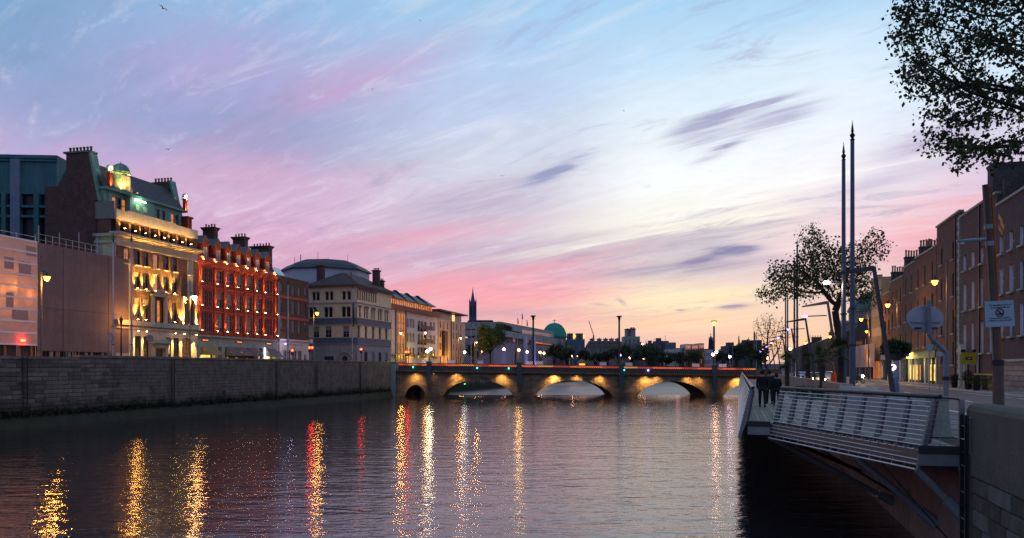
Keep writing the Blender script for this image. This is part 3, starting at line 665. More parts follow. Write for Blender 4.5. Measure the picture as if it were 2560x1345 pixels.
# shopfront
sx = [b.x(p) for p in (497, 541, 556, 644, 655, 689)]
b.body('stone_shopfront', -.02, L+.02, 3.7, e+4.745, 10.02, STONE2, front=False, y0=-.05)
for i, px in enumerate((499, 540, 557, 642, 657, 689)): obj('shop_pier', M().box(b.x(px)-.35,b.x(px)+.35,-.15,.4,0,3.695), STONE2, b.t)
obj('shop_backing', M().box(.2, L-.2, .9, 1.1, 0, 3.69), mt('dark_interior', (.02,.018,.02), .7), b.t)
obj('shop_cornice', M().box(-.1, L+.1, -.45, -.052, e+4.5, e+4.74), STONE2, b.t)
for px in (512, 597, 671):
    g = obj('fascia_sign', M().box(-.9,.9,-.05,0,-.16,.16), mt('sign_board', (.06,.03,.02), .5), b.t, (b.x(px), -.055, e+4.05)); text('lettering', 'ristorante', .34, g, (0,-.06,0), (pi/2,0,0), em('sign_amber', (1,.32,.04), 1.6))
AWN = mt('grey_awning', (.14,.13,.13), .85, .2, 2); AWNY = mt('cream_awning', (.3,.22,.1), .85, .2, 2)
for a_, c_, mtl in ((501, 533, AWNY), (563, 585, AWN), (590, 612, AWN), (616, 638, AWN), (661, 686, AWN)):
    x0, x1 = b.x(a_), b.x(c_)
    obj('awning', M().hexa([(x0,-1.7,2.45),(x1,-1.7,2.45),(x1,-1.62,2.4),(x0,-1.62,2.4)], [(x0,-.12,3.72),(x1,-.12,3.72),(x1,-.06,3.66),(x0,-.06,3.66)]).q((x0,-1.66,2.4),(x0,-.06,3.6),(x0,-.06,2.4)), mtl, b.t)
for a_, c_, g in ((501, 538, GLY), (560, 640, mt('dark_interior', (.02,.018,.02), .7)), (658, 686, GLY)):
    obj('shop_window', M().box(b.x(a_), b.x(c_), .82, .89, .3, 3.4), g, b.t)
light('POINT', b.t, (b.x(505), -.6, 2.6), 160, (1,.7,.12), r=.3); light('POINT', b.t, (b.x(664), -.6, 2.4), 120, (1,.8,.3), r=.3)
for px, c in ((573, BULBW), (599, BULBW), (619, BULBR)):
    l_ = obj('globe_lamp', M().ball((0,0,0), .19, 10, 8), BULBY if c is BULBW else em('lamp_orange', (1,.3,.08), 5), b.t, (b.x(px), -.4, 2.9)); light('POINT', l_, (0,-.3,0), 22, (1,.65,.4), r=.2)
for px in (572, 595, 622):
    obj('window_display', M().lathe((b.x(px),.3,.6),[(.55,0),(.6,.5),(.42,1.0),(.3,1.45),(.1,1.6)],10), mt('white_drape', (.7,.62,.6), .7) if px < 615 else mt('red_drape', (.6,.03,.03), .6), b.t)
for px, h in ((659, 1.7), (664, 1.1)): obj('white_sign', M().box(b.x(px)-.13,b.x(px)+.13,-.3,-.2,2.1,2.1+h), em('sign_white', (.9,.85,1), 5), b.t)

# ---- brown brick house with a white pub front
b = Bld('white_front_pub', 'narrow brown brick house with a white painted pub front and gilt lettering', LF, 694, 772, ZS); L = b.L
for i, px in enumerate((704, 733, 748, 764)):
    x = b.x(px)
    for zi, h in ((12.7, 1.7), (9.4, 2.3), (6.2, 2.1)): b.win(x, e+zi, 1.0, h, 2, 2, FR, GLB if i in (1, 2) else GL, None)
b.body('brick_wall', 0, L, e+5.0, e+15.5, 10, BRN)
for z, mtl in ((e+11.9, REDT), (e+8.4, REDT)): b.part('brick_band', M().box(0, L, -.07, -.002, z, z+.45), mtl)
b.part('coping', M().box(-.05, L+.05, -.15, .4, e+15.5, e+15.7), STONE2)
wx = [b.x(p) for p in (716, 735, 749)]
b.win(b.x(699), .6, .8, 2.6, 1, 2, WHITEP, GL); b.win(b.x(763.5), .6, 1.0, 2.4, 1, 2, WHITEP, GL)
for x in (b.x(714), b.x(723), b.x(738), b.x(750)): b.win(x, .3, 1.5, 3.3, 2, 3, WHITEP, glass('pub_glass', (.06,.05,.08), .2, .5), arch=False)
b.body('painted_front', -.02, L+.02, 0, e+4.99, 10.02, mt('cream_white_paint', (.72,.58,.52), .6, .12, 1.5))
PW = MATS['cream_white_paint']
b.part('cornice', M().box(-.1, L+.15, -.4, -.003, e+4.7, e+4.95), PW)
fs = b.part('fascia', M().box(b.x(716), b.x(757), -.12, -.003, e+3.35, e+4.55), PW)
text('lettering', "The Workman's Club", .62, fs, (b.x(735), -.13, e+4.1), (pi/2,0,0), mt('gilt', (.35,.17,.04), .4)); text('lettering', 'bar', .5, fs, (b.x(735), -.13, e+3.6), (pi/2,0,0), mt('gilt', (.35,.17,.04), .4))
obj('corner_bracket', M().box(L-.2,L+.35,-.6,-.1,e+4.5,e+5.3), PW, b.t)
light('POINT', b.t, (b.x(700), -1.6, 5.0), 60, (.7,.65,1), r=.2); obj('bracket_lamp', M().ball((b.x(697),-1.2,4.6), .2, 8, 6), BULBV, b.t)
obj('skylight', M().hexa([(1,.8,e+15.75),(4.2,.8,e+15.75),(4.2,3.2,e+15.75),(1,3.2,e+15.75)], [(1.2,1.8,e+17.2),(3.6,1.8,e+17.2),(3.6,2.2,e+17.2),(1.2,2.2,e+17.2)]), mt('sky_glass', (.5,.6,.7), .15, .1, metal=.6), b.t)
# low octagonal roof behind
c0 = P(815, 0, 205)
oc = thing('octagonal_hall', 'dark octagonal roof on a white drum behind the cream corner building', 'building', (c0.x, 205, ZS))
R = 11.6
obj('drum_wall', M().lathe((0,0,0), [(R-.6,0),(R-.6,zz(682,205))], 8), mt('pale_drum', (.42,.43,.5), .7, .1, .5), oc, rot=(0,0,radians(12)))
z1, z2 = zz(682,205), zz(655,205)
obj('roof', M().lathe((0,0,0), [(R,z1),(R,z1+.25),(R*.86,z1+1.3),(R*.62,z2-.2),(R*.55,z2)], 8), SLATE, oc, rot=(0,0,radians(12)))
for x, h, r_ in ((-6, 1.6, .12), (-1.6, 2.2, .05), (1, 1, .05), (6, 1.6, .04), (-7.5, 1, .06)): obj('roof_mast', M().tube([(x,-2,z2-1),(x,-2,z2+h)], r_, 6), GALV if r_ > .1 else DARKM, oc)

# ---- cream corner building with round arched windows and tiled frieze bands
C = P(893, 0, 150); C.z = ZS
rz = atan2(1, .24)
cb_ = thing('arcaded_corner_building', 'cream Italianate corner building with round arched windows, dark frieze bands and hipped roof', 'building', C, rz)
LB, LA = 16.6, 9.9
E = CZ-ZS
fB = Face(cb_); fA = Face(cb_, (0, LA, 0), -pi/2)
IND = mt('indigo_stone', (.16,.14,.2), .8, .3, 2, .2); FRZ = mt('tiled_frieze', (.09,.11,.15), .6, .9, 3.0, .3)
def lb(px): # along river side
    X0, k = C.x, .24; Y = (X0-k*C.y)/((px-1280)/F-k); return (Y-C.y)*sqrt(1+k*k)
def la(px): # along the bridge-street side, measured from its left end
    u = (px-1280)/F; t = (C.x-u*C.y)/(.973+u*.233); return LA-t
for p_ in (785, 795, 818, 829, 860, 873): fA.win(la(p_), E+13.0, .62, 1.55, 1, 2, BLACKP, GL, arch=True)
for p_ in (778, 786.5, 816, 827, 859.5, 871.5): fA.win(la(p_), E+9.75, .72, 1.9, 1, 2, BLACKP, GL, arch=True)
for p_ in (790, 821, 865): fA.win(la(p_), E+5.9, 1.25, 2.1, 2, 3, FR, GL)
fA.win(la(862), .2, 1.1, 2.7, 2, 2, BLACKP, mt('door_wood', (.05,.03,.03), .5), arch=True)
for p_ in (822,): fA.win(la(p_), .9, 2.0, 1.9, 3, 1, BLACKP, GL)
for i in range(9): fB.win(lb(895+i*5.6), E+13.0, .62, 2.1, 1, 2, BLACKP, GL, arch=True)
for p_ in (897, 915, 933, 950, 966):
    fB.win(lb(p_)-.55, E+9.7, .75, 2.2, 1, 2, IND, GL, arch=True); fB.win(lb(p_)+.55, E+9.7, .75, 2.2, 1, 2, IND, GL, arch=True)
    fB.win(lb(p_), E+5.85, 1.15, 2.7, 2, 2, IND, GL, arch=False)
    fB.win(lb(p_), .6, 1.5, 3.2, 2, 2, BLACKP, GL, arch=True)
GRS = mt('rose_grey_stone', (.2,.15,.16), .85, .35, 1.2, .3, streak=.5)
for f_, Lx in ((fA, LA), (fB, LB)):
    f_.build('upper_wall', 0, Lx, E+4.7, E+15.5, CREAM if f_ is fB else mt('grey_cream_render', (.46,.35,.24), .85, .2, 1, .1, streak=.4))
    f_.build('ground_wall', 0, Lx, 0, E+4.7, GRS)
    for z0_, z1_ in ((8.42, 9.45), (4.7, 5.75)):
        f_.part('tiled_frieze', M().box(-.06, Lx+.06, -.1, -.003, E+z0_, E+z1_), FRZ)
        f_.part('moulding', M().box(-.1, Lx+.1, -.2, -.003, E+z1_, E+z1_+.14), IND); f_.part('moulding', M().box(-.1, Lx+.1, -.2, -.003, E+z0_-.14, E+z0_), IND)
    f_.part('moulding', M().box(-.08, Lx+.08, -.14, -.003, E+12.3, E+12.5), IND)
def hood(f_, x, w, z, y=-.1):
    pts = [(x+(w/2+.1)*cos(t), y, z-w/2+(w/2+.1)*sin(t)) for t in [pi*k/8 for k in range(9)]]
    f_.part('arch_hood', M().tube(pts, .09, 5), IND)
for a_ in fA.arches+fB.arches:
    if a_[2] > 5: hood(fA if a_ in fA.arches else fB, (a_[0]+a_[1])/2, a_[1]-a_[0], a_[2])
for p_ in (897, 915, 933, 950, 966): fB.part('pediment', M().hexa([(lb(p_)-.8,-.25,E+8.0),(lb(p_)+.8,-.25,E+8.0),(lb(p_)+.8,-.01,E+8.0),(lb(p_)-.8,-.01,E+8.0)],[(lb(p_)-.05,-.25,E+8.38),(lb(p_)+.05,-.25,E+8.38),(lb(p_)+.05,-.01,E+8.38),(lb(p_)-.05,-.01,E+8.38)]), IND)
fA.part('door_arch', M().tube([(la(862)+1.5*cos(t),-.1,2.2+1.4*sin(t)) for t in [pi*k/10 for k in range(11)]], .16, 6), IND)
obj('core', M().box(.35, LB, .35, LA, 0, E+15.4), BLACKP, cb_)
obj('far_wall', M().box(LB, LB+.25, 0, LA, 0, E+15.5), CREAM, cb_)
obj('eave', M().box(-.7, LB+.7, -.7, LA+.7, E+15.505, E+15.8), mt('eave_wood', (.1,.07,.05), .7), cb_)
for i in range(22): fB.part('bracket', M().box(.2+i*.75, .4+i*.75, -.55, -.003, E+15.2, E+15.5), IND)
obj('roof', M().hexa([(-.75,-.75,E+15.81),(LB+.75,-.75,E+15.81),(LB+.75,LA+.75,E+15.81),(-.75,LA+.75,E+15.81)], [(4.2,4.4,E+18.7),(LB-4.5,4.4,E+18.7),(LB-4.5,LA-4.6,E+18.7),(4.2,LA-4.6,E+18.7)]), TILE, cb_)
for x_, y_ in ((2.0, LA-1.2), (LB-5.4, 1.1), (LB-2.0, 1.6)): chimney(fB, x_, x_+1.0, y_-.6, y_+.7, E+15.9, E+(19.9 if x_ < 12 else 18.2), BRN2, 4, cap=.35, lip=.2)
obj('finial_post', M().box(-.15,.15,-.15,.15,E+15.8,E+18.4), TERRA, cb_, (1.8,2.1,0))
# ---- two modern blocks beyond the corner
b = Bld('modern_quay_block', 'modern quayside block with slanted slate roof, glazed stair bay and amber lit render', LF, 968, 1094, ZS); L = b.L
e = CZ-ZS
for px in (975, 1018, 1026, 1033, 1076, 1084):
    for z0_ in (1.9, 5.4, 8.9): b.win(b.x(px)+.3, e+z0_+1.0, 1.6, 2.2, 2, 2, FR, GLB if z0_ > 5 else GL, None)
for px in (1048, 1054, 1063): 
    for z0_ in (1.9, 5.2, 8.5): b.win(b.x(px), e+z0_+.8, 2.1, 2.6, 3, 1, BLACKP, GL)
g0, g1_ = b.x(989), b.x(1014)
for i in range(4):
    for j in range(5): b.win(g0+1.0+i*1.7, e+.9+j*2.45, 1.6, 2.35, 2, 2, BLACKP, GLO if j > 1 else glass('amber_glass', (.15,.09,.03), .3, .6, lit=(1,.45,.08), ls=.35))
b.body('rendered_wall', 0, L, e+.6, e+13.6, 12, CREAM2)
b.body('ground_floor', 0, L, 0, e+.58, 12, DARKM, front=False, y0=.4)
b.part('clay_band', M().box(-.2, L+.1, -.8, .5, e+13.61, e+14.7), mt('clay_cladding', (.26,.1,.07), .7, .15, 1))
b.part('balcony_slab', M().box(0, L, -1.0, -.003, e+3.1, e+3.3), DARKM)
obj('ribbon_window', M().box(-.1, L-.2, 1.5, 1.7, e+14.71, e+16.4), GLO, b.t)
for i in range(26): obj('ribbon_mullion', M().box(i*L/26, i*L/26+.12, 1.38, 1.49, e+14.71, e+16.4), DARKM, b.t)
obj('roof', M().hexa([(-.5,.4,e+16.41),(L+.6,.4,e+16.41),(L+.6,9,e+16.41),(-.5,9,e+16.41)], [(-.5,3.5,e+18.6),(L-2.4,3.5,e+18.6),(L-2.4,8,e+18.6),(-.5,8,e+18.6)]), mt('blue_slate', (.07,.1,.12), .5, .25, 1), b.t)
for i in range(4): x = L*(.16+.22*i); obj('roof_fin', M().hexa([(x,.3,e+16.5),(x+.3,.3,e+16.5),(x+.3,4,e+16.5),(x,4,e+16.5)], [(x,3.2,e+19.0),(x+.3,3.2,e+19.0),(x+.3,4,e+19.0),(x,4,e+19.0)]), DARKM, b.t)
for px, en in ((1010, 260), (1022, 260), (1066, 220)): light('POINT', b.t, (b.x(px), -2.2, 3.4), en, (1,.55,.06), r=.4)
for z0_ in (3.2, 6.5, 9.8): obj('balcony_rail', M().box(b.x(1044), b.x(1074), -.9, -.84, e+z0_, e+z0_+1.0), mt('brown_slats', (.09,.06,.045), .6), b.t)
for px in (989, 1014): b.part('pier', M().box(b.x(px)-.3, b.x(px)+.3, -.25, -.003, e+.6, e+13.6), LEAD)
b = Bld('beige_end_block', 'plain beige rendered block with flat oversailing roof beside the domed riverside tree', LF, 1096, 1163, ZS); L = b.L
for px in (1101, 1110, 1119, 1134, 1142, 1152):
    for z0_ in (1.4, 5.0, 8.4, 10.9): b.win(b.x(px), e+z0_, .95, 1.9, 1, 2, DARKM, GL, None)
b.body('rendered_wall', 0, L, 0, e+13.4, 9, mt('beige_render', (.45,.33,.24), .8, .12, 1, streak=.2))
b.body('attic', 0, L, e+13.41, e+15.6, 9, GLB, front=False, y0=1.2)
obj('flat_roof', M().box(-.5, L+.5, -.8, 9.5, e+15.61, e+15.95), BLACKP, b.t)
obj('attic_lights', M().box(b.x(1140), b.x(1146), 1.12, 1.19, e+13.6, e+15.4), GLY, b.t)
for px, en in ((1104, 330), (1118, 330)): light('POINT', b.t, (b.x(px), -2.4, 4.2), en, (1,.5,.05), r=.4)
for px in (1127,): b.part('downpipe', M().box(b.x(px), b.x(px)+.35, -.2, -.003, 0, e+13.4), BLACKP)
b.part('balcony', M().box(b.x(1104), b.x(1112), -.9, -.1, e+3.5, e+10.2), mt('brown_slats', (.09,.06,.045), .6))
# foliage helper
def leaf_cloud(pts, size, seed=0, up=.3, fold=True):
    rng = random.Random(seed); m = M()
    for p in pts:
        p = Vector(p); s = size*rng.uniform(.5,1.4)
        d = Vector((rng.gauss(0,1),rng.gauss(0,1),rng.gauss(0,1)-up)).normalized(); n_ = Vector((rng.gauss(0,1),rng.gauss(0,1),rng.gauss(0,1)+up)).normalized()
        s1 = d.cross(n_).normalized()*s*.38
        a_, b_ = p, p+d*s; mid = p+d*s*.45
        m.q(a_, mid+s1, b_, mid-s1)
    return m
# ================================================================== ground, river, quay walls
def strip(name, line, a, b, Y0, Y1, z, mat, parent=None, z1=None):
    m = M().q((LX(line,Y0)+a,Y0,z),(LX(line,Y0)+b,Y0,z),(LX(line,Y1)+b,Y1,z if z1 is None else z1),(LX(line,Y1)+a,Y1,z if z1 is None else z1))
    return obj(name, m, mat, parent)
ASPH = mt('asphalt', (.10,.08,.075), .75, .3, .8, .3); PAVE = mt('granite_paving', (.17,.16,.16), .8, .25, .7, .3, brick=(.9,.6,(.08,.075,.075)))
EARTH = mt('dark_ground', (.06,.055,.05), .9, .3, .1)
ZR = 3.14     # level of the right quay
def st(o): o['kind'] = 'structure'; return o
def water(name, amp, rough, base, sc=1.0):
    wm = bpy.data.materials.new(name); wm.use_nodes = True; t = NT(wm.node_tree); p = t.n['Principled BSDF']
    p.inputs['Base Color'].default_value = (*base,1); p.inputs['IOR'].default_value = 1.5 if sc == 1.0 else 1.5
    co = t.new('ShaderNodeTexCoord').outputs['Object']
    def mp(s, rot=0):
        n = t.new('ShaderNodeMapping'); t.l.new(co, n.inputs[0]); n.inputs['Scale'].default_value = s; n.inputs['Rotation'].default_value = (0,0,rot); return n.outputs[0]
    calm = t.noise(mp((.035,.018,1), .3), 1.0, 3, .6, 1.0)
    k = t.m('ADD', .62, t.m('MULTIPLY', calm, .76))
    h = t.m('ADD', t.m('MULTIPLY', t.noise(mp((.8*sc,2.0*sc,1), .22), 1.0, 2, .5, .5), .50), t.m('ADD', t.m('MULTIPLY', t.noise(mp((2.2*sc,4.6*sc,1), -.25), 1.0, 3, .6, .4), .30), t.m('ADD', t.m('MULTIPLY', t.noise(mp((.12,.26,1), .6), 1.0, 2), .45), t.m('MULTIPLY', t.noise(mp((.3,.75,1), .1), 1.0, 3, .6, .6), 1.25))))
    bp = t.new('ShaderNodeBump'); bp.inputs['Strength'].default_value = 1.0; bp.inputs['Distance'].default_value = amp; t.l.new(t.m('MULTIPLY', h, k), bp.inputs['Height']); t.l.new(bp.outputs[0], p.inputs['Normal'])
    t.put(p.inputs['Roughness'], t.m('MULTIPLY', k, rough))
    return wm
st(obj('river_water', M().q((-260,-200,0),(330,-200,0),(330,150,0),(-260,150,0)), water('river_water', .050, .034, (.022,.017,.02))))
st(obj('river_water_upstream', M().q((-260,150,0),(330,150,0),(330,900,0),(-260,900,0)), water('river_water_upstream', .09, .38, (.012,.012,.012), .7)))
FY = 760
g = M().q((LX(LW,-200)-.6,-200,ZS),(LX(LW,FY)-.6,FY,ZS),(-2500,FY,ZS),(-2500,-200,ZS)); st(obj('left_bank_ground', g, EARTH))
g = M().q((LX(RW,-200)+.6,-200,ZR-.02),(2500,-200,ZR-.02),(2500,FY,ZR-.02),(LX(RW,FY)+.6,FY,ZR-.02)); st(obj('right_bank_ground', g, EARTH))
st(obj('far_ground', M().q((-4000,FY-2,ZR-.1),(4000,FY-2,ZR-.1),(4000,5000,ZR+8),(-4000,5000,ZR+8)), EARTH))
st(strip('left_quay_road', LW, -11, -3, -50, FY, ZS+.006, ASPH)); st(strip('left_quay_pavement', LW, -3, -.6, -50, FY, ZS+.12, PAVE))
st(strip('right_quay_pavement', RW, .6, 3.1, -10, FY, ZR, PAVE)); st(strip('right_quay_road', RW, 3.1, 13.3, -10, FY, ZR+.002, ASPH))
st(strip('right_house_pavement', RW, 13.3, 18.0, -10, FY, ZR+.125, PAVE))
st(obj('kerb', M().hexa([(LX(RW,-10)+13.1,-10,ZR),(LX(RW,-10)+13.4,-10,ZR),(LX(RW,400)+13.4,400,ZR),(LX(RW,400)+13.1,400,ZR)],[(LX(RW,-10)+13.1,-10,ZR+.135),(LX(RW,-10)+13.4,-10,ZR+.135),(LX(RW,400)+13.4,400,ZR+.135),(LX(RW,400)+13.1,400,ZR+.135)]), mt('kerb_granite', (.34,.3,.27), .7, .2, 2)))
LINE = mt('road_paint', (.75,.72,.68), .6, .2, 3)
for i in range(14):
    y0 = 14+i*7.5; st(strip('lane_line', RW, 7.6, 7.82, y0, y0+3.2, ZR+.008, LINE))
for y0 in (14, 26, 38, 50, 66, 84, 104): st(strip('edge_line', RW, 11.85, 12.03, y0, y0+11, ZR+.008, LINE))
st(strip('edge_line', RW, 4.0, 4.18, 16, 120, ZR+.008, LINE))
for i in range(5): st(strip('lane_line', RW, 5.6+i*.9, 5.8+i*.9, 17+i*4, 19.5+i*4, ZR+.008, LINE))
# ---- left quay wall: coursed blocks
QST = mt('quay_stone', (.12,.098,.085), .92, .6, .9, .6, streak=.9, tide=1.75); QST2 = mt('quay_stone_dark', (.08,.068,.06), .92, .6, .9, .6, streak=.9, tide=1.75)
QST3 = mt('quay_stone_warm', (.15,.12,.10), .92, .6, .9, .6, streak=.9, tide=1.75); MOSS = mt('mossy_stone', (.022,.022,.013), .85, .6, 1.3, .5)
kL = sqrt(1+LW[1]**2)
lw = thing('left_quay_wall', 'long dark granite quay wall with mossy foot under the far bank houses', 'quay wall', (LX(LW,20), 20, 0), atan2(1, LW[1]))
Lw = (141-20)*kL; xs_step = (72-20)*kL
m = M().box(0, Lw, .06, .75, -1.5, 6.0); obj('wall', m, QST, lw)
obj('coping', M().box(0, xs_step, -.03, .8, 5.78, 6.02), QST3, lw); obj('coping', M().box(xs_step, Lw, -.05, .85, 6.0, 6.22), QST3, lw)
obj('mossy_footing', M().hexa([(0,-1.1,-1),(Lw,-1.1,-1),(Lw,.2,-1),(0,.2,-1)],[(0,-.02,1.0),(Lw,-.02,1.0),(Lw,.2,1.0),(0,.2,1.0)]), MOSS, lw)
cand = []; ch = .44
for j in range(13):
    x = (j % 2)*.7; z = .98+j*.37
    while x < Lw-1.4:
        wd = U(.9, 1.7); cand.append((x, z, min(wd, Lw-x))); x += wd
cand = [c for c in cand if c[0]+c[2] > 30]; cand.sort(key=lambda c: c[0])
tmpl = {}
def stone_mesh(wd, h, dpt, seed):
    k = (round(wd*5), round(h*20), seed)
    if k not in tmpl:
        wd = round(wd*5)/5; h = round(h*20)/20; a = .035
        m = M().hexa([(0,.0,0),(wd-.03,.0,0),(wd-.03,.0,h-.03),(0,.0,h-.03)],[(a,-dpt,a),(wd-.03-a,-dpt*U(.7,1.2),a),(wd-.03-a,-dpt,h-.03-a),(a,-dpt*U(.7,1.2),h-.03-a)])
        tmpl[k] = m.mesh('stone'); tmpl[k].materials.append([QST, QST2, QST3][seed % 3])
    return tmpl[k]
for i, (x, z, wd) in enumerate(cand[:300]): obj('stone', stone_mesh(wd, .37, .06, int(rnd()*6)), None, lw, (x, .062, z))
m = M()
for x, z, wd in cand[300:]:
    a = .03; d_ = U(.02,.08); m.hexa([(x,.061,z),(x+wd-.03,.061,z),(x+wd-.03,.061,z+.34),(x,.061,z+.34)],[(x+a,.06-d_,z+a),(x+wd-.06,.06-d_,z+a),(x+wd-.06,.06-d_,z+.31),(x+a,.06-d_,z+.31)])
obj('far_stones', m, QST, lw, kind='stuff')
for px, w_ in ((690, .5), (900, .6)):
    x = (LY(LW, px)-20)*kL; obj('buttress', M().box(x, x+w_, -.16, .06, .4, 6.0), QST2, lw)
for px, kind_ in ((60,0),(250,1),(430,0),(560,1),(790,0)):
    x = (LY(LW, px)-20)*kL
    if kind_: obj('drain_outlet', M().box(x-.35,x+.35,-.02,.05,1.9,2.4), BLACKP, lw)
    else:
        for s_ in (-.22,.22): obj('ladder_rail', M().box(x+s_-.03,x+s_+.03,-.16,-.10,.3,6.0), DARKM, lw)
        for k_ in range(14): obj('ladder_rung', M().box(x-.2,x+.2,-.15,-.11,.6+k_*.4,.64+k_*.4), DARKM, lw)
m = M(); rw_ = random.Random(8)
pts = []
for _ in range(5200):
    x = rw_.uniform(35, Lw); z = 1.0+abs(rw_.gauss(0,.28))*(1+.8*mnoise.noise(Vector((x*.35,0,0)))); pts.append((x, rw_.uniform(-.12,.0), z))
obj('river_weed', leaf_cloud(pts, .2, 5, up=1.0), mt('river_weed', (.025,.03,.012), .7, .5, 2), lw, kind='stuff')
# left wall beyond the bridge
lw2 = tag(obj('upstream_quay_wall', M().hexa([(LX(LW,154),154,-1),(LX(LW,154)-.7,154,-1),(LX(LW,FY)-.7,FY,-1),(LX(LW,FY),FY,-1)],[(LX(LW,154),154,5.6),(LX(LW,154)-.7,154,5.6),(LX(LW,FY)-.7,FY,5.6),(LX(LW,FY),FY,5.6)]), QST), 'dark quay wall of the far bank seen beyond the bridge arches', 'quay wall')
rw2 = tag(obj('upstream_quay_wall', M().hexa([(LX(RW,40),40,-1),(LX(RW,FY),FY,-1),(LX(RW,FY)+.6,FY,-1),(LX(RW,40)+.6,40,-1)],[(LX(RW,40),40,ZR+1.05),(LX(RW,FY),FY,ZR+1.05),(LX(RW,FY)+.6,FY,ZR+1.05),(LX(RW,40)+.6,40,ZR+1.05)]), mt('under_wall_stone', (.15,.105,.085), .9, .5, .9, .5, streak=.8)), 'long right bank quay wall running behind the boardwalk to the bridge', 'quay wall')
# ---- near right quay wall with dressed stones
rw = thing('right_quay_wall', 'near granite quay wall with big dressed blocks and smooth coping at the right edge', 'quay wall', (LX(RW,18.3), 18.3, 0), atan2(-1, -RW[1]))
ASH = [mt('ashlar_a', (.075,.07,.062), .88, .4, 2.2, .7, streak=.6), mt('ashlar_b', (.10,.10,.10), .85, .45, 2.6, .7, streak=.7), mt('ashlar_c', (.055,.052,.045), .9, .4, 2.4, .7, streak=.6)]
REND = mt('weathered_coping', (.06,.058,.05), .9, .35, 1.6, .6)
obj('wall', M().box(-22, 12, .1, .62, -1.5, 3.12), mt('joint_mortar', (.03,.03,.028), .95, .3, 2), rw)
m = M()
prof = [(.0,3.1),(.0,4.05),(.05,4.15),(.14,4.2),(.5,4.2),(.59,4.15),(.64,4.05),(.64,3.1)]
n = len(prof)
for k, x in enumerate((0.0, .1, 12)):
    for y, z in prof: m.v.append((x, y if k else y*.8+.06, z if k else (z if z < 4 else z-.12)))
for k in range(2):
    for i in range(n-1): m.f.append((k*n+i, (k+1)*n+i, (k+1)*n+i+1, k*n+i+1))
m.f.append(tuple(reversed(range(n)))); obj('coping', m, REND, rw, smooth=False)
obj('rendered_band', M().box(.55, 12, -.04, .1, 2.62, 3.12), REND, rw); obj('rendered_quoin', M().box(-.05,.62,-.05,.1,-1.5,3.1), REND, rw)
z = 2.6; j = 0
while z > -1.4:
    h_ = [.36,.34,.38,.36][j % 4]; z -= h_; x = .66 + (j % 2)*-.0
    x1 = .66; first = True
    while x1 < 8:
        wd = U(.55,.9) if first and j % 2 else U(.95,1.5); first = False
        d_ = U(.0,.035); a = .02
        m = M().hexa([(0,.11,0),(wd-.018,.11,0),(wd-.018,.11,h_-.018),(0,.11,h_-.018)],[(0,.01,0),(wd-.018,.01,0),(wd-.018,.01,h_-.018),(0,.01,h_-.018)])
        m.hexa([(0,.0101,0),(wd-.018,.0101,0),(wd-.018,.0101,h_-.018),(0,.0101,h_-.018)],[(a,-.015-d_,a),(wd-.018-a,-.015-d_*U(.3,1.3),a),(wd-.018-a,-.015-d_,h_-.018-a),(a,-.015-d_*U(.3,1.3),h_-.018-a)])
        obj('stone', m, ASH[int(rnd()*3)], rw, (x1, 0, z)); x1 += wd
    z2 = z; j += 1
# ladder
lad = thing('wall_ladder', 'rusty dark steel ladder fixed down the near end of the quay wall', 'ladder', (LX(RW,18.02)-.13, 18.02, 0), atan2(-1, -RW[1]))
for x in (-.2,.22): obj('rail', M().box(x, x+.045, -.03, .05, -1.2, 3.95), DARKM, lad)
for i in range(17): obj('rung', M().tube([(-.16,0,3.7-i*.3),(.22,0,3.7-i*.3)], .014, 6), GALV if i % 2 else DARKM, lad)
for z in (3.9,3.1): obj('bracket', M().tube([(.22,0,z),(.22,.16,z)], .02, 6), GALV, lad)

# ================================================================== boardwalk
ZD = 3.15
DECK = [mt('deck_plank_a', (.115,.115,.10), .8, .4, 1.2, .3), mt('deck_plank_b', (.15,.15,.135), .8, .4, 1.2, .3), mt('deck_plank_c', (.09,.09,.078), .8, .4, 1.2, .3)]
BSTEEL = mt('boardwalk_steel', (.23,.24,.25), .45, .3, 3, .08, metal=.3); BDARK = mt('deck_edge_dark', (.02,.02,.022), .6, .3, 3)
RAILB = mt('rail_bar_steel', (.62,.61,.60), .4, .2, 3, metal=.3)
RUST = mt('fin_timber', (.12,.085,.085), .7, .4, 4)
bw = thing('boardwalk', 'riverside boardwalk with leaning grey steel railing cantilevered over the river', 'boardwalk', (0,0,0))
# outline in (lateral, Y)
def q2(lat, Y, z): return Vector((lat+.2854*Y, Y, z))
A, B_, C_, D_, E_ = (5.15,18.3), (4.15,18.5), (1.05,26.9), (.30,27.2), (.25,134)
def latmin(Y):
    if Y < B_[1]: return B_[0]
    if Y < C_[1]: return B_[0]+(C_[0]-B_[0])*(Y-B_[1])/(C_[1]-B_[1])
    return .32
pw = .145
i = 0; lat = .34
while lat < 5.1:
    if lat < 1.05: Ys = 27.3
    elif lat < 4.15: Ys = B_[1]+(C_[1]-B_[1])*(B_[0]-lat)/(B_[0]-C_[0])+.05
    else: Ys = 18.55
    segs = [(Ys, min(44, Ys+U(7,11)))]
    while segs[-1][1] < 60: segs.append((segs[-1][1], segs[-1][1]+9.5))
    for a, c in segs:
        z = ZD-.04; l0, l1 = lat, lat+pw-.012
        m = M().hexa([q2(l0,a,z),q2(l1,a,z),q2(l1,c-.012,z),q2(l0,c-.012,z)],[q2(l0,a,ZD+U(-.002,.002)),q2(l1,a,ZD),q2(l1,c-.012,ZD),q2(l0,c-.012,ZD+U(-.002,.002))])
        obj('deck_plank', m, DECK[int(rnd()*3)], bw)
    lat += pw; i += 1
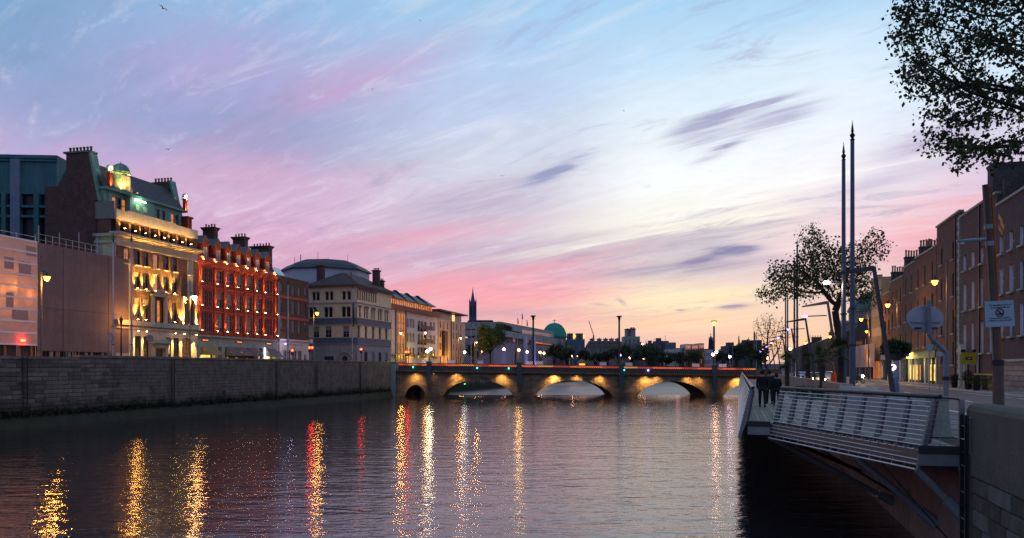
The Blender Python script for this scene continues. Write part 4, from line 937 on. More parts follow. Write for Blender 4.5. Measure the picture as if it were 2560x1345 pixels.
obj('deck_beyond', M().hexa([q2(.32,62,ZD-.1),q2(5.1,62,ZD-.1),q2(5.1,134,ZD-.1),q2(.32,134,ZD-.1)],[q2(.32,62,ZD-.001),q2(5.1,62,ZD-.001),q2(5.1,134,ZD-.001),q2(.32,134,ZD-.001)]), DECK[0], bw)
und = [q2(4.15,18.52,0),q2(5.2,18.4,0),q2(5.2,134,0),q2(.34,134,0),q2(.34,27.25,0),q2(1.06,27.0,0)]
obj('deck_frame', M().hexa([(v.x,v.y,ZD-.42) for v in und],[(v.x,v.y,ZD-.046) for v in und]), mt('under_deck_timber', (.11,.08,.065), .9, .4, 1.5), bw)
def fascia(a, b, z0, z1, th, mat, name):
    pa, pb = q2(*a,0), q2(*b,0); d = (pb-pa).normalized(); nrm = Vector((d.y,-d.x,0))*-th
    return obj(name, M().hexa([pa+Vector((0,0,z0)),pb+Vector((0,0,z0)),pb+nrm+Vector((0,0,z0)),pa+nrm+Vector((0,0,z0))],[pa+Vector((0,0,z1)),pb+Vector((0,0,z1)),pb+nrm+Vector((0,0,z1)),pa+nrm+Vector((0,0,z1))]), mat, bw)
for a, b, sg, mm in ((A, B_, 1, BSTEEL), (B_, C_, -1, DARKM), (C_, D_, 1, BSTEEL)):
    off = .12 if b is C_ else 0
    a = (a[0]+off, a[1]+.02); b = (b[0]+off, b[1]+.02)
    fascia(a, b, ZD-.12, ZD+.06, .1*sg, BDARK, 'edge_board'); fascia(a, b, ZD-.40, ZD-.13, .08*sg, mm, 'edge_beam')
# leaning railing: fins, bars, handrail
ZT = 4.34; ZB = 2.66
def railing(a, b, n, lean, bars=15, skip_ends=False, fin_w=.055):
    pa, pb = q2(*a,0), q2(*b,0); d = (pb-pa); Ln = d.length; d.normalize(); nrm = Vector((-d.y, d.x, 0))
    if nrm.x < 0: nrm = -nrm          # towards the street
    def pt(s, z): f = (z-ZB)/(ZT-ZB); return pa+d*s+nrm*(lean*f-.03)+Vector((0,0,z))
    for i in range(n+1):
        s = Ln*i/n
        q = lambda z, off, e: pt(s, z)+nrm*off+d*e
        m = M(); zs = [ZB-.05, ZB+.5, ZD+.3, ZT-.05]; wd = [.05,.13,.12,.07]
        for k in range(3):
            m.hexa([q(zs[k],0,-.02),q(zs[k],0,.02),q(zs[k],wd[k],.02),q(zs[k],wd[k],-.02)],[q(zs[k+1],0,-.02),q(zs[k+1],0,.02),q(zs[k+1],wd[k+1],.02),q(zs[k+1],wd[k+1],-.02)])
        obj('rail_post', m, BSTEEL if i % 1 == 0 else RUST, bw)
        m2 = M().hexa([q(ZD+.1,.13,-.012),q(ZD+.1,.13,.012),q(ZD+.1,.2,.012),q(ZD+.1,.2,-.012)],[q(ZT-.1,.08,-.012),q(ZT-.1,.08,.012),q(ZT-.1,.15,.012),q(ZT-.1,.15,-.012)]); obj('timber_fin', m2, RUST, bw)
    for j in range(bars):
        z = ZB+(ZT-.12-ZB)*j/(bars-1)
        obj('rail_bar', M().tube([pt(0,z)-nrm*.03, pt(Ln,z)-nrm*.03], (.0145 if j else .022), 6), RAILB, bw)
    obj('handrail', M().tube([pt(-.15,ZT)+nrm*.06, pt(Ln*.5,ZT)+nrm*.06, pt(Ln+.1,ZT)+nrm*.06], .058, 10), BLACKP, bw)
    for i in range(n):
        s = Ln*(i+.5)/n; obj('spacer', M().tube([pt(s,ZB), pt(s,ZT-.15)], .006, 4), GALV, bw)
railing(B_, C_, 8, .42)
railing((.02,27.2), (.02,62), 32, .40)
railing((.02,62), (.02,134), 30, .40, bars=9)
# cable panel at the near end
pa, pb = q2(5.1,18.25,0), q2(4.6,18.45,0)
obj('rail_post', M().box(-.05,.05,-.04,.04,ZB,ZT-.05), BSTEEL, bw, (pa.x, pa.y, 0))
for j in range(10): z = ZD+.1+j*.115; obj('cable', M().tube([(pa.x,pa.y,z),(q2(4.2,18.48,0).x,18.48,z)], .006, 5), GALV, bw)
obj('spacer', M().tube([((pa.x+q2(4.2,18.5,0).x)/2,18.4,ZD+.02),((pa.x+q2(4.2,18.5,0).x)/2,18.4,ZT-.1)], .008, 5), GALV, bw)
obj('handrail', M().tube([(pa.x-.05,pa.y,ZT-.05),(q2(4.2,18.48,0).x+.3,18.48,ZT)], .022, 6), BLACKP, bw)
# struts
for (a, za, b, zb, r) in (((4.15,18.6),2.64,(5.2,18.3),1.55,.085), ((3.1,21.6),2.64,(5.2,21.0),.9,.085), ((2.3,24.4),2.64,(5.2,23.6),.95,.03), ((3.6,20.2),2.6,(5.2,19.2),.7,.02), ((1.05,27.2),2.64,(5.2,27),.5,.085)):
    p0, p1 = q2(a[0],a[1],za), q2(b[0],b[1],zb); obj('strut', M().tube([p0,p1], r, 8), BSTEEL if r > .05 else DARKM, bw)
    if r > .05: obj('strut_plate', M().tube([p1-(p1-p0).normalized()*.55, p1], [r*1.5,r*1.9], 8), GALV, bw)
for k in range(12):
    Y = 34+k*8.5; obj('strut', M().tube([q2(.4,Y,2.66),q2(5.2,Y,.6)], .085, 6), DARKM, bw)
# parapet between boardwalk and road with end piers
pp = thing('parapet', 'low grey stone parapet between the boardwalk and the road', 'parapet', (0,0,0))
GP = mt('parapet_granite', (.16,.17,.18), .85, .3, 2.0, .4)
y = 22.0; k = 0
while y < 41:
    l = 1.25; yb = min(y+l-.02, 41)
    obj('coping_stone', M().hexa([q2(5.12,y,ZR+.82),q2(5.68,y,ZR+.82),q2(5.68,yb,ZR+.82),q2(5.12,yb,ZR+.82)],[q2(5.2,y,ZR+1.0),q2(5.6,y,ZR+1.0),q2(5.6,yb,ZR+1.0),q2(5.2,yb,ZR+1.0)]), GP, pp)
    obj('wall_stone', M().hexa([q2(5.18,y,ZR-.5),q2(5.62,y,ZR-.5),q2(5.62,yb,ZR-.5),q2(5.18,yb,ZR-.5)],[q2(5.18,y,ZR+.815),q2(5.62,y,ZR+.815),q2(5.62,yb,ZR+.815),q2(5.18,yb,ZR+.815)]), GP, pp)
    y += l
obj('wall_below', M().hexa([q2(5.2,18.3,-1.5),q2(5.7,18.3,-1.5),q2(5.7,41,-1.5),q2(5.2,41,-1.5)],[q2(5.2,18.3,ZR-.03),q2(5.7,18.3,ZR-.03),q2(5.7,41,ZR-.03),q2(5.2,41,ZR-.03)]), mt('under_wall', (.10,.07,.06), .9, .4, 1.5, .4), pp)
pr = thing('gate_pier', 'tapered granite pier at the boardwalk opening behind the railing', 'pier', q2(5.4,21.75,ZR), RZ)
obj('shaft', M().hexa([(-.32,-.2,0),(.32,-.2,0),(.32,.2,0),(-.32,.2,0)],[(-.24,-.16,1.02),(.24,-.16,1.02),(.24,.16,1.02),(-.24,.16,1.02)]), mt('warm_granite', (.2,.16,.14), .85, .3, 3, .3), pr)
obj('cap', M().box(-.27,.27,-.19,.19,1.02,1.09), mt('warm_granite', (.2,.16,.14)), pr)

# ================================================================== bridge
YB = 141.0; X0, X1 = P(988,0,YB).x, P(1905,0,YB).x
def bx(px): return (px-1280)/F*YB
br = thing('stone_bridge', 'low stone arch bridge with lit orange lattice parapets, green iron pillars and floodlit spandrels', 'bridge', (0,YB,0))
BST = mt('bridge_stone', (.17,.13,.09), .88, .55, .8, .5, brick=(.85,.3,(.11,.085,.06)), streak=1.0)
IRON = mt('bridge_iron', (.05,.085,.085), .5, .25, 2); IRONB = mt('bridge_iron_blue', (.06,.09,.10), .5, .3, 2)
arch = [(1012,1065,2.05),(1107,1284,3.0),(1336,1532,2.9),(1592,1766,2.72),(1808,1960,2.4)]
def topz(x): f = (x-bx(990))/(bx(1890)-bx(990)); return 4.72+(3.85-4.72)*f
def soff(x):
    for a, c, h in arch:
        a, c = bx(a), bx(c)
        if a < x < c: t = (x-(a+c)/2)/((c-a)/2); return .02+(h-.02)*max(0,(1-abs(t)**2.1))**.74
    return -1.6
xsb = sorted({X0, X1} | {X0+i*.35 for i in range(int((X1-X0)/.35))} | {bx(v)+s for a, c, _ in arch for v in (a, c) for s in (-.01, .01) if bx(v) < X1-.1})
m = M()
for xa, xb in zip(xsb, xsb[1:]):
    za, zb_ = soff(xa), soff(xb)
    m.q((xa,0,za),(xb,0,zb_),(xb,0,topz(xb)),(xa,0,topz(xa))).q((xb,13,zb_),(xa,13,za),(xa,13,topz(xa)),(xb,13,topz(xb))).q((xa,0,za),(xa,13,za),(xb,13,zb_),(xb,0,zb_))
obj('masonry', m, BST, br)
for a, c, h in arch[:4]:
    pts = [(bx(a)+.02+(bx(c)-bx(a)-.04)*i/24) for i in range(25)]
    for xa, xb in zip(pts, pts[1:]):
        if a > 1100:
            za, zb_ = soff(xa), soff(xb); k = .55
            obj('voussoir', M().hexa([(xa+.015,-.07,za),(xb-.015,-.07,zb_),(xb-.015,.05,zb_),(xa+.015,.05,za)],[(xa+.015,-.07,za+k),(xb-.015,-.07,zb_+k),(xb-.015,.05,zb_+k),(xa+.015,.05,za+k)]), [BST, mt('bridge_stone_dark', (.07,.06,.05), .9, .4, 1)][int(rnd()*2)], br)
for px, wd in ((1080,2.6),(1310,3.4),(1562,3.6),(1787,2.8)):
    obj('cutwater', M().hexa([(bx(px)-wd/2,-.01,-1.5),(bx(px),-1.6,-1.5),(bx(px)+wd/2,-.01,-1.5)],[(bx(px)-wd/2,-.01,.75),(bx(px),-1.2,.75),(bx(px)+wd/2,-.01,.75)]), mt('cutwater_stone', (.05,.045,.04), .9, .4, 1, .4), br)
pill = [bx(p) for p in (1073,1298,1553,1786)]
edges = [bx(992)]+pill+[bx(1895)]
obj('deck', M().hexa([(X0,.5,topz(X0)-.3),(X1,.5,topz(X1)-.3),(X1,12.5,topz(X1)-.3),(X0,12.5,topz(X0)-.3)],[(X0,.5,topz(X0)+.15),(X1,.5,topz(X1)+.15),(X1,12.5,topz(X1)+.15),(X0,12.5,topz(X0)+.15)]), ASPH, br)
STRIP = em('orange_light_strip', (1,.13,.02), 1.15); HZR = 1.32
STRIP2 = em('amber_light_strip', (1,.3,.04), 1.1); STRIP3 = em('dull_red_strip', (1,.09,.015), .6); xs_seen = []
def slab(name, xa, xb, y0, y1, za, zb_, mat, par=None): 
    return obj(name, M().hexa([(xa,y0,topz(xa)+za),(xb,y0,topz(xb)+za),(xb,y1,topz(xb)+za),(xa,y1,topz(xa)+za)],[(xa,y0,topz(xa)+zb_),(xb,y0,topz(xb)+zb_),(xb,y1,topz(xb)+zb_),(xa,y1,topz(xa)+zb_)]), mat, par or br)
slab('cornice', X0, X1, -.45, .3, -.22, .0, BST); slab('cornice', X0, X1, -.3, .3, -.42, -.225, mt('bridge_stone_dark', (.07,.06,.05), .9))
for xa, xb in zip(edges, edges[1:]):
    xa += .3; xb -= .3
    n = int((xb-xa)/.34); st_ = (xb-xa)/n; zl, zh = .06, 1.14
    for yy in (.0, 13.0):
        m = M()
        for i in range(-3, n):
            for sg in (1, -1):
                # diagonal bars clipped to the panel
                x0_ = xa+i*st_; x1_ = x0_+st_*3.1; p_, q_ = (x0_, zl), (x1_, zh)
                if sg < 0: p_, q_ = (x0_, zh), (x1_, zl)
                if q_[0] <= xa or p_[0] >= xb: continue
                def cl(xc): f = (xc-p_[0])/(q_[0]-p_[0]); return (xc, p_[1]+(q_[1]-p_[1])*f)
                a_ = p_ if p_[0] >= xa else cl(xa); c_ = q_ if q_[0] <= xb else cl(xb)
                y = yy-.01 if sg > 0 else yy+.012; w_ = .05
                m.q((a_[0],y,topz(a_[0])+a_[1]-w_),(c_[0],y,topz(c_[0])+c_[1]-w_),(c_[0],y,topz(c_[0])+c_[1]+w_),(a_[0],y,topz(a_[0])+a_[1]+w_))
        obj('lattice_panel', m, IRON, br, kind='stuff')
    slab('handrail', xa, xb, -.14, .16, 1.16, 1.30, IRONB); slab('handrail', xa, xb, 12.85, 13.15, 1.16, 1.30, IRONB)
    slab('plinth_rail', xa, xb, -.06, .1, 0, .06, IRON)
    slab('backing_panel', xa, xb, .16, .2, .05, .80, mt('parapet_backing', (.16,.12,.115), .7, .5, 1.5))
    for q in range(6):
        xq, xr = xa+(xb-xa)*q/6, xa+(xb-xa)*(q+1)/6-.05; mq = [STRIP, STRIP3, STRIP, STRIP2, STRIP3, STRIP][(q+len(xs_seen)) % 6]
        slab('light_strip', xq, xr, .165, .2, .9 if mq is STRIP2 else .86, 1.14, mq)
    xs_seen.append(xa)
for i, x in enumerate(pill):
    tz = topz(x)
    po = obj('iron_pillar', M().box(-.42,.42,-.5,.35,-2.4,1.45).box(-.52,.52,-.58,.4,1.45,1.62).box(-.5,.5,-.56,.38,-.5,-.3).box(-.3,.3,-.4,.1,-3.4,-2.4), IRONB, br, (x,0,tz))
def bulbs(x, y, z, col, n=1, mtl=None, e=60, h=2.2, lab=None):
    """ornate cast standard with round globes on the parapet"""
    s_ = thing('lamp_standard', lab, 'street lamp', (x, y, z), 0, 'ornate globe lamps on the bridge parapet')
    obj('post', M().lathe((0,0,0), [(.34,0),(.36,.25),(.2,.4),(.14,.9),(.1,1.1),(.13,1.15),(.07,1.3),(.06,h-.3),(.12,h-.25)], 10), IRONB, s_)
    offs = [(0,0)] if n == 1 else [(-.38,-.45),(.25,.0)]
    for ox, oz in offs:
        if ox: obj('bracket', M().tube([(0,0,h-.8),(ox,0,h-.7+oz*.3),(ox,0,h-.25+oz)], .04, 6), IRONB, s_)
        g_ = obj('globe', M().ball((ox,0,h+oz), .24, 12, 8), mtl, s_)
        obj('finial', M().lathe((ox,0,h+oz+.25), [(.1,0),(.05,.06),(.01,.22)], 8), IRONB, g_)
    light('POINT', s_, (0,-.4,h), e, col, r=.5)
for px, py, col_, mtl, n, lab in ((1073,872,(1,.78,.42),BULBW,2,'twin globed white lamp standard on the leftmost iron pillar of the bridge'),
    (1151,877,WHITE,em('bulb_lilac',(.8,.7,1),16),1,'single white lilac globe lamp right of the twin globed standard'),
    (1297,875,YEL,BULBY,1,'yellow globe lamp on the second iron pillar before the concrete offices'),
    (1575,885,VIOLET,BULBV,1,'violet globe lamp just right of the third iron pillar'),
    (1788,880,SODIUM,em('bulb_lilac',(.8,.7,1),16),2,'twin globed violet lamp standard on the fourth iron pillar'),
    (1873,889,(1,.6,1),em('bulb_pink',(1,.75,1),18),1,'pinkish globe lamp nearest the right bank trees')):
    x = bx(px); zt = topz(x)+1.3; hh = CZ+(HZ-py)/F*YB-zt
    bulbs(x, .15 if n == 2 or px in (1297,) else 12.6, zt, col_, n, mtl, {1073:320,1151:70,1297:200,1575:18,1788:150,1873:30}[px], max(1.2, hh), lab)
# floodlights on the spandrels
for px, e_, c_ in ((1040,440,YEL),(1085,28,SODIUM),(1142,480,YEL),(1255,680,YEL),(1385,1200,(1,.68,.2)),(1440,440,YEL),(1498,440,YEL),(1612,760,YEL),(1640,360,YEL),(1718,440,YEL),(1745,240,YEL),(1842,920,YEL)):
    x = bx(px); z = topz(x)-.5
    u = obj('floodlight', M().box(-.14,.14,-.12,.1,-.08,.08), DARKM, br, (x,-.95,z)); obj('lens', M().box(-.1,.1,-.09,.07,-.095,-.082), BULBY, u)
    light('SPOT', u, (0,-.02,-.12), e_*1.6, (1,.52,.13), (0,.75,-1), 130, 1.0, .2)
for px, mtl in ((1033,BULBG),(1193,BULBG),(1272,BULBG),(1560,BULBG),(1620,BULBB)):
    x = bx(px); obj('marker_light', M().ball((0,0,0), .11 if mtl is BULBG else .16, 8, 6), mtl, br, (x,-.22,topz(x)+.55))
grn = obj('green_lamp', M().box(-.1,.1,-.1,.1,-.05,.05), em('green_strip',(.05,1,.1),6), br, (bx(1160), 2.5, 2.2)); light('SPOT', grn, (0,0,-.1), 26, (.05,1,.08), (-.3,.6,.6), 60, .6)
# abutment at the left bank
ab = tag(obj('bridge_abutment', M().hexa([(bx(915),-2,-1.5),(bx(990),-.6,-1.5),(bx(990),13,-1.5),(bx(915),13,-1.5)],[(bx(918),-1.6,6.15),(bx(990),-.5,6.15),(bx(990),13,6.15),(bx(918),13,6.15)]), QST2), 'dark stone abutment where the bridge meets the far quay wall', 'abutment'); ab.location = (0,YB,0)
for px, z, wd in ((934,3.15,.7),(914,3.0,.12)): obj('wall_light', M().box(-wd/2,wd/2,-.14,-.02,-.08,.08), em('amber_slot',(1,.5,.05),2.2), ab, (bx(px), -1.75, z))
light('POINT', ab, (bx(925),-2.4,3.1), 25, YEL)
obj('pier', M().box(bx(975),bx(990),-1.0,-.55,-1,5.9), STONE2, ab)
ab2 = tag(obj('bridge_abutment', M().box(X1,X1+3,-1,14,-1.5,4.9), QST2), 'dark stone abutment where the bridge meets the right bank', 'abutment'); ab2.location = (0,YB,0)
# glazed wind screens that stand along the bridge footway
WSC = mt('white_frosted_panel', (.62,.68,.74), .4, .1, 1)
ws0 = None
for i, (px, wd, side) in enumerate(((1060,1.1,'nearest the far quay'),(1127,1.3,'left of the lilac globe lamp'),(1323,1.3,'in front of the office block'),(1349,1.3,'just right of the screen before the offices'),(1575,1.25,'under the violet globe lamp'),(1510,1.2,'left of the third pillar'),(1744,1.3,'left of the fourth pillar'),(1812,1.35,'right of the fourth pillar'),(1200,1.0,'before the round tree'))):
    x = bx(px)
    o = thing('wind_screen', 'pale frosted wind screen on the bridge '+side, 'screen', (x, 1.4, topz(x)+.16), 0, 'frosted wind screens on the bridge'); o.location.y += YB
    obj('panel', M().box(-wd/2,wd/2,-.03,.03,.45,1.72), WSC, o)
    for s_ in (-1,1): obj('leg', M().box(s_*wd/2-.04*s_-.03,s_*wd/2-.04*s_+.03,-.028,.028,0,.449), DARKM, o)
for o in bpy.data.objects:
    if o.name.startswith('lamp_standard'): o.location.y += YB
# tall slender lamp columns that rise behind the bridge
for px, py, lit, lab in ((1333,790,0,'tall dark lamp column with flat cap rising in front of the office block'),(1548,791,0,'tall dark lamp column with flat cap at the third iron pillar'),(1785,803,1,'tall lamp column with a lit amber top near the windmill tower')):
    Y = 152.5; x = (px-1280)/F*Y; zt = CZ+(HZ-py)/F*Y; z0 = 4.5
    o = thing('lamp_column', lab, 'lamp column', (x, Y, z0), 0, 'tall columns on the bridge')
    obj('shaft', M().lathe((0,0,0), [(.34,0),(.3,.5),(.22,.6),(.17,zt-z0-.9)], 10), mt('column_violet', (.035,.03,.06), .5), o)
    obj('neck', M().lathe((0,0,zt-z0-.9), [(.17,0),(.3,.8)], 10), BULBO if lit == 2 else (em('amber_neck',(1,.5,.08),3.5) if lit else BLACKP), o)
    obj('cap', M().lathe((0,0,zt-z0-.1), [(.5,0),(.55,.06),(.5,.2)], 12), BLACKP, o)
# ================================================================== right bank houses
RB = [mt('right_brick_a', (.085,.058,.058), .92, .35, 1.1, .4, brick=(.24,.075,(.07,.055,.055))), mt('right_brick_b', (.10,.055,.048), .92, .35, 1.1, .4, brick=(.24,.075,(.07,.055,.055))),
      mt('right_brick_c', (.065,.055,.06), .92, .35, 1.1, .4, brick=(.24,.075,(.06,.055,.055))), mt('right_brick_d', (.15,.075,.05), .92, .35, 1.1, .4, brick=(.24,.075,(.09,.06,.05)))]
REV = mt('pale_reveal', (.6,.64,.78), .7, .15, 2); GRN = mt('weathered_granite', (.30,.30,.29), .85, .25, 2, .3, streak=.3)
e = CZ-ZR
def rhouse(label, pxL, pxR, ytop_ref, mat, cols, rows, depth=11, group=None, reveal=True, line=RF, gm=None, name='brick_townhouse', roof=0.0, sills=True, arch=False):
    """ytop_ref = (px, py) a point of the eave; rows = [(z above eye, height)] ; cols = number of windows"""
    b = Bld(name, label, line, pxL, pxR, ZR, group=group); H = b.z(*ytop_ref); b.H = H; L = b.L
    for j, (z, h) in enumerate(rows):
        for i in range(cols):
            x = L*(i+.5)/cols
            b.win(x, e+z, 1.05, h, 2, 2, WHITEP if (i+j) % 3 else FR, (gm or GL) if (i*2+j*3) % 5 else GLB, STONE2 if sills else None, arch=arch, dep=.24)
            if reveal:
                m = M(); w2 = .525
                for s_ in (-1, 1): m.box(s_*w2-.012*(s_ > 0)-.0, s_*w2+.012*(s_ < 0), .002-.24, -.003, .01, h-.01)
                k = ('rev', round(h, 3))
                if k not in WCACHE: WCACHE[k] = m.mesh('reveal'); WCACHE[k].materials.append(REV)
                # painted plaster reveals, seen edge-on down the street
                obj('reveal', WCACHE[k], None, b.t, b.at(x, .24, e+z))
    return b
def finish(b, z0, mat, depth=11, cop=True):
    b.body('brick_wall', 0, b.L, z0, b.H, depth, mat)
    if cop: b.part('coping', M().box(-.03, b.L+.03, -.14, .35, b.H+.002, b.H+.2), STONE2)
# R1 nearest dark brick houses
b1 = rhouse('nearest dark brick townhouse with pale plastered ground floor at the right edge', 2493, 2600, (2493, 516), RB[2], 4, [(9.6,1.5),(6.2,2.2),(2.6,2.5)], name='brick_townhouse')
for x in (b1.L*.13, b1.L*.42, b1.L*.75): b1.win(x, .9, 1.1, 2.4, 2, 2, WHITEP, GLB, None, arch=True)
b1.win(b1.L*.9, .2, 1.2, 2.7, 2, 2, WHITEP, mt('dark_door', (.03,.03,.04), .4), arch=True)
b1.body('painted_ground_floor', -.01, b1.L+.01, 0, e+.95-.25, 11.02, mt('rusticated_render', (.3,.26,.23), .8, .2, 1, .5, brick=(1.2,.42,(.12,.1,.09))))
b1.body('brick_wall', 0, b1.L, e+.7, b1.H, 11, RB[2]); b1.part('coping', M().box(-.03,b1.L,-.14,.35,b1.H,b1.H+.2), STONE2)
b1.part('string_course', M().box(-.05,b1.L,-.2,-.003,e+.55,e+.75), GRN)
obj('roof', M().hexa([(.1,.6,b1.H),(b1.L,.6,b1.H),(b1.L,10,b1.H),(.1,10,b1.H)],[(.1,4.2,b1.H+3.0),(b1.L,4.2,b1.H+3.0),(b1.L,6,b1.H+3.0),(.1,6,b1.H+3.0)]), SLATE, b1.t)
obj('skylight', M().hexa([(b1.L*.3,2.1,b1.H+1.3),(b1.L*.6,2.1,b1.H+1.3),(b1.L*.6,2.2,b1.H+1.2),(b1.L*.3,2.2,b1.H+1.2)],[(b1.L*.3,3.4,b1.H+2.45),(b1.L*.6,3.4,b1.H+2.45),(b1.L*.6,3.5,b1.H+2.3),(b1.L*.3,3.5,b1.H+2.3)]), MATS['sky_glass'], b1.t)
chimney(b1, .05, 1.2, 3.2, 6.2, b1.H-.5, b1.H+4.0, RB[2], 5, cap=.5, lip=.12)
obj('stack_gable', M().box(0,.5,.4,7.0,b1.H-1,b1.H+2.2), RB[2], b1.t)
# R2
b2 = rhouse('tall brown brick townhouse with pedimented white door beside the quoined corner', 2403, 2492, (2402, 545), RB[0], 4, [(9.5,1.5),(5.6,2.6),(1.4,2.9)])
b2.win(b2.x(2412), .3, 1.3, 2.8, 1, 2, WHITEP, mt('violet_white_door', (.4,.38,.5), .5)); b2.win(b2.x(2441), .8, 1.1, 2.0, 2, 2, WHITEP, GLB)
finish(b2, 0, RB[0])
dx0 = b2.x(2412)
obj('door_surround', M().box(dx0-1.0,dx0-.68,-.3,-.004,0,3.2).box(dx0+.68,dx0+1.0,-.3,-.004,0,3.2).box(dx0-1.1,dx0+1.1,-.4,-.004,3.2,3.45), GRN, b2.t)
obj('door_pediment', M().hexa([(dx0-1.25,-.5,3.46),(dx0+1.25,-.5,3.46),(dx0+1.25,-.01,3.46),(dx0-1.25,-.01,3.46)],[(dx0-.04,-.5,4.2),(dx0+.04,-.5,4.2),(dx0+.04,-.01,4.2),(dx0-.04,-.01,4.2)]), GRN, b2.t)
obj('downpipe', M().tube([(b2.x(2452),-.12,0),(b2.x(2452),-.12,b2.H)], .08, 6), BLACKP, b2.t)
obj('roof', M().hexa([(.1,.6,b2.H),(b2.L,.6,b2.H),(b2.L,10,b2.H),(.1,10,b2.H)],[(.1,4,b2.H+2.4),(b2.L,4,b2.H+2.4),(b2.L,6,b2.H+2.4),(.1,6,b2.H+2.4)]), SLATE, b2.t)
for px in (2434, 2450): obj('skylight', M().hexa([(b2.x(px)-1.1,.55,b2.H+.1),(b2.x(px)+.9,.55,b2.H+.1),(b2.x(px)+.9,.7,b2.H),(b2.x(px)-1.1,.7,b2.H)],[(b2.x(px)-1.1,2.6,b2.H+1.5),(b2.x(px)+.9,2.6,b2.H+1.5),(b2.x(px)+.9,2.7,b2.H+1.4),(b2.x(px)-1.1,2.7,b2.H+1.4)]), MATS['sky_glass'], b2.t)
chimney(b2, b2.x(2436)-.8, b2.x(2436)+.8, 1.3, 5.6, b2.H-1, e+18.9, RB[2], 6, cap=.4, lip=.12)
# R3 with quoins
b3 = rhouse('projecting dark red brick house with tall column of stone quoins at its near corner', 2342, 2400, (2372, 549), RB[1], 2, [(11.2,1.8),(7.4,2.4),(3.6,2.4),(.4,2.3)], reveal=False)
finish(b3, 0, RB[1])
for i in range(int(b3.H/.46)):
    w_ = .75 if i % 2 else .5; z = i*.46
    obj('quoin', M().box(b3.L-w_, b3.L+.06, -.09, w_ if not i % 2 else .5, z+.02, z+.44), STONE2, b3.t)
obj('gutter', M().tube([(b3.L-1.2,-.15,0),(b3.L-1.2,-.15,b3.H)], .07, 6), BLACKP, b3.t)
# R4 terrace stepping away
defs = [('third brick house of the far row, tall stack with seven pots at its near end', 2288, 2341, (2341, 615), RB[1], 3, 3, (GLY, 'hanging sign shop')),
        ('narrow brown brick house with green and yellow shopfront stripes', 2258, 2288, (2270, 665), RB[0], 2, 3, (GLY, '')),
        ('brown brick house above the brightly lit yellow shopfront', 2226, 2257, (2240, 700), RB[3], 3, 3, (GLY, '')),
        ('low brick house lit orange by the street lamps behind the slanted column', 2203, 2226, (2215, 735), RB[3], 3, 3, (GLO, ''))]
rt = []
for k, (lab, a, c, ref, mat, nc, nr, (sg, _)) in enumerate(defs):
    b = Bld('brick_townhouse', lab, RF, a, c, ZR); b.H = b.z(*ref); rt.append(b)
    zs0 = 3.9; fh = (b.H-zs0-.6)/nr
    for j in range(nr):
        for i in range(nc): b.win(b.L*(i+.5)/nc, zs0+.5+j*fh, 1.0, fh*.62, 2, 2, FR, GL if (i+j) % 4 else GLB, STONE2, dep=.22)
    b.body('brick_wall', 0, b.L, zs0, b.H, 10, mat); b.part('coping', M().box(-.03, b.L+.03, -.12, .3, b.H+.002, b.H+.18), STONE2)
    m = M(); n = max(3, int(b.L/1.6))
    for i in range(n+1): x = b.L*i/n; obj('shop_pier', M().box(max(0,x-.14), min(b.L,x+.14), -.08, .3, 0, 3.1), [WHITEP, STONE2, mt('shop_green', (.03,.1,.04), .5)][(i+k) % 3], b.t)
    for i in range(n):
        x = b.L*i/n+.15; x1_ = b.L*(i+1)/n-.15
        g_ = [GLY, GLB, GLY, GLO, BLACKP][(i*3+k) % 5]
        obj('shop_window', M().box(x, x1_, .12, .2, .45, 2.3), g_, b.t); obj('shop_transom', M().box(x, x1_, .1, .2, 2.32, 3.05), GL if i % 2 else GLB, b.t)
        obj('stall_riser', M().box(x, x1_, .05, .2, 0, .44), BLACKP, b.t)
    b.part('fascia', M().box(0, b.L, -.16, .3, 3.1, 3.899), [mt('shop_green', (.03,.1,.04), .5), mt('fascia_cream', (.4,.35,.3), .5), mt('fascia_maroon', (.08,.02,.02), .5), STONE2][k])
    if k in (0, 2): light('POINT', b.t, (b.L*.5, -1.0, 2.6), 70, (1,.65,.15), r=.3)
for px, wd in ((2325, 5.5), (2298, 2.2)): pass
for k, (pxb, y0_, y1_, zt_, np_) in enumerate(((2288,1.2,3.2,16.6,5),(2258,2.0,4.6,17.1,8),(2226,1.9,4.0,17.0,6),(2204,1.4,3.4,15.7,6))):
    h_ = rt[min(k, 3)]; xx = h_.x(pxb); chimney(h_, xx-.5, xx+.5, y0_, y1_, h_.H-1.2, e+zt_-.9 if k else e+zt_-1.6, RB[2], np_, cap=.3, lip=.1, ph=.95)
    obj('party_wall', M().hexa([(xx-.22,.4,h_.H-.2),(xx+.22,.4,h_.H-.2),(xx+.22,y1_+2,h_.H-.2),(xx-.22,y1_+2,h_.H-.2)],[(xx-.22,y0_,h_.H+1.5),(xx+.22,y0_,h_.H+1.5),(xx+.22,y1_,h_.H+1.5),(xx-.22,y1_,h_.H+1.5)]), RB[2], h_.t)
for h_ in rt: obj('roof', M().hexa([(.1,.5,h_.H-.1),(h_.L-.1,.5,h_.H-.1),(h_.L-.1,9,h_.H-.1),(.1,9,h_.H-.1)],[(.1,3.4,h_.H+1.2),(h_.L-.1,3.4,h_.H+1.2),(h_.L-.1,5.4,h_.H+1.2),(.1,5.4,h_.H+1.2)]), SLATE, h_.t)
# glowing shop sign
s_ = obj('lit_sign', M().box(-1.6,1.6,-.12,0,-.35,.4), em('yellow_sign', (1,.6,.05), 4), rt[1].t, (rt[1].x(2279), -.17, 3.5)); light('POINT', s_, (0,-.5,-.2), 60, (1,.7,.2), r=.2)
text('lettering', 'BAR', .6, s_, (0,-.13,0), (pi/2,0,0), em('sign_core', (1,.95,.8), 12))
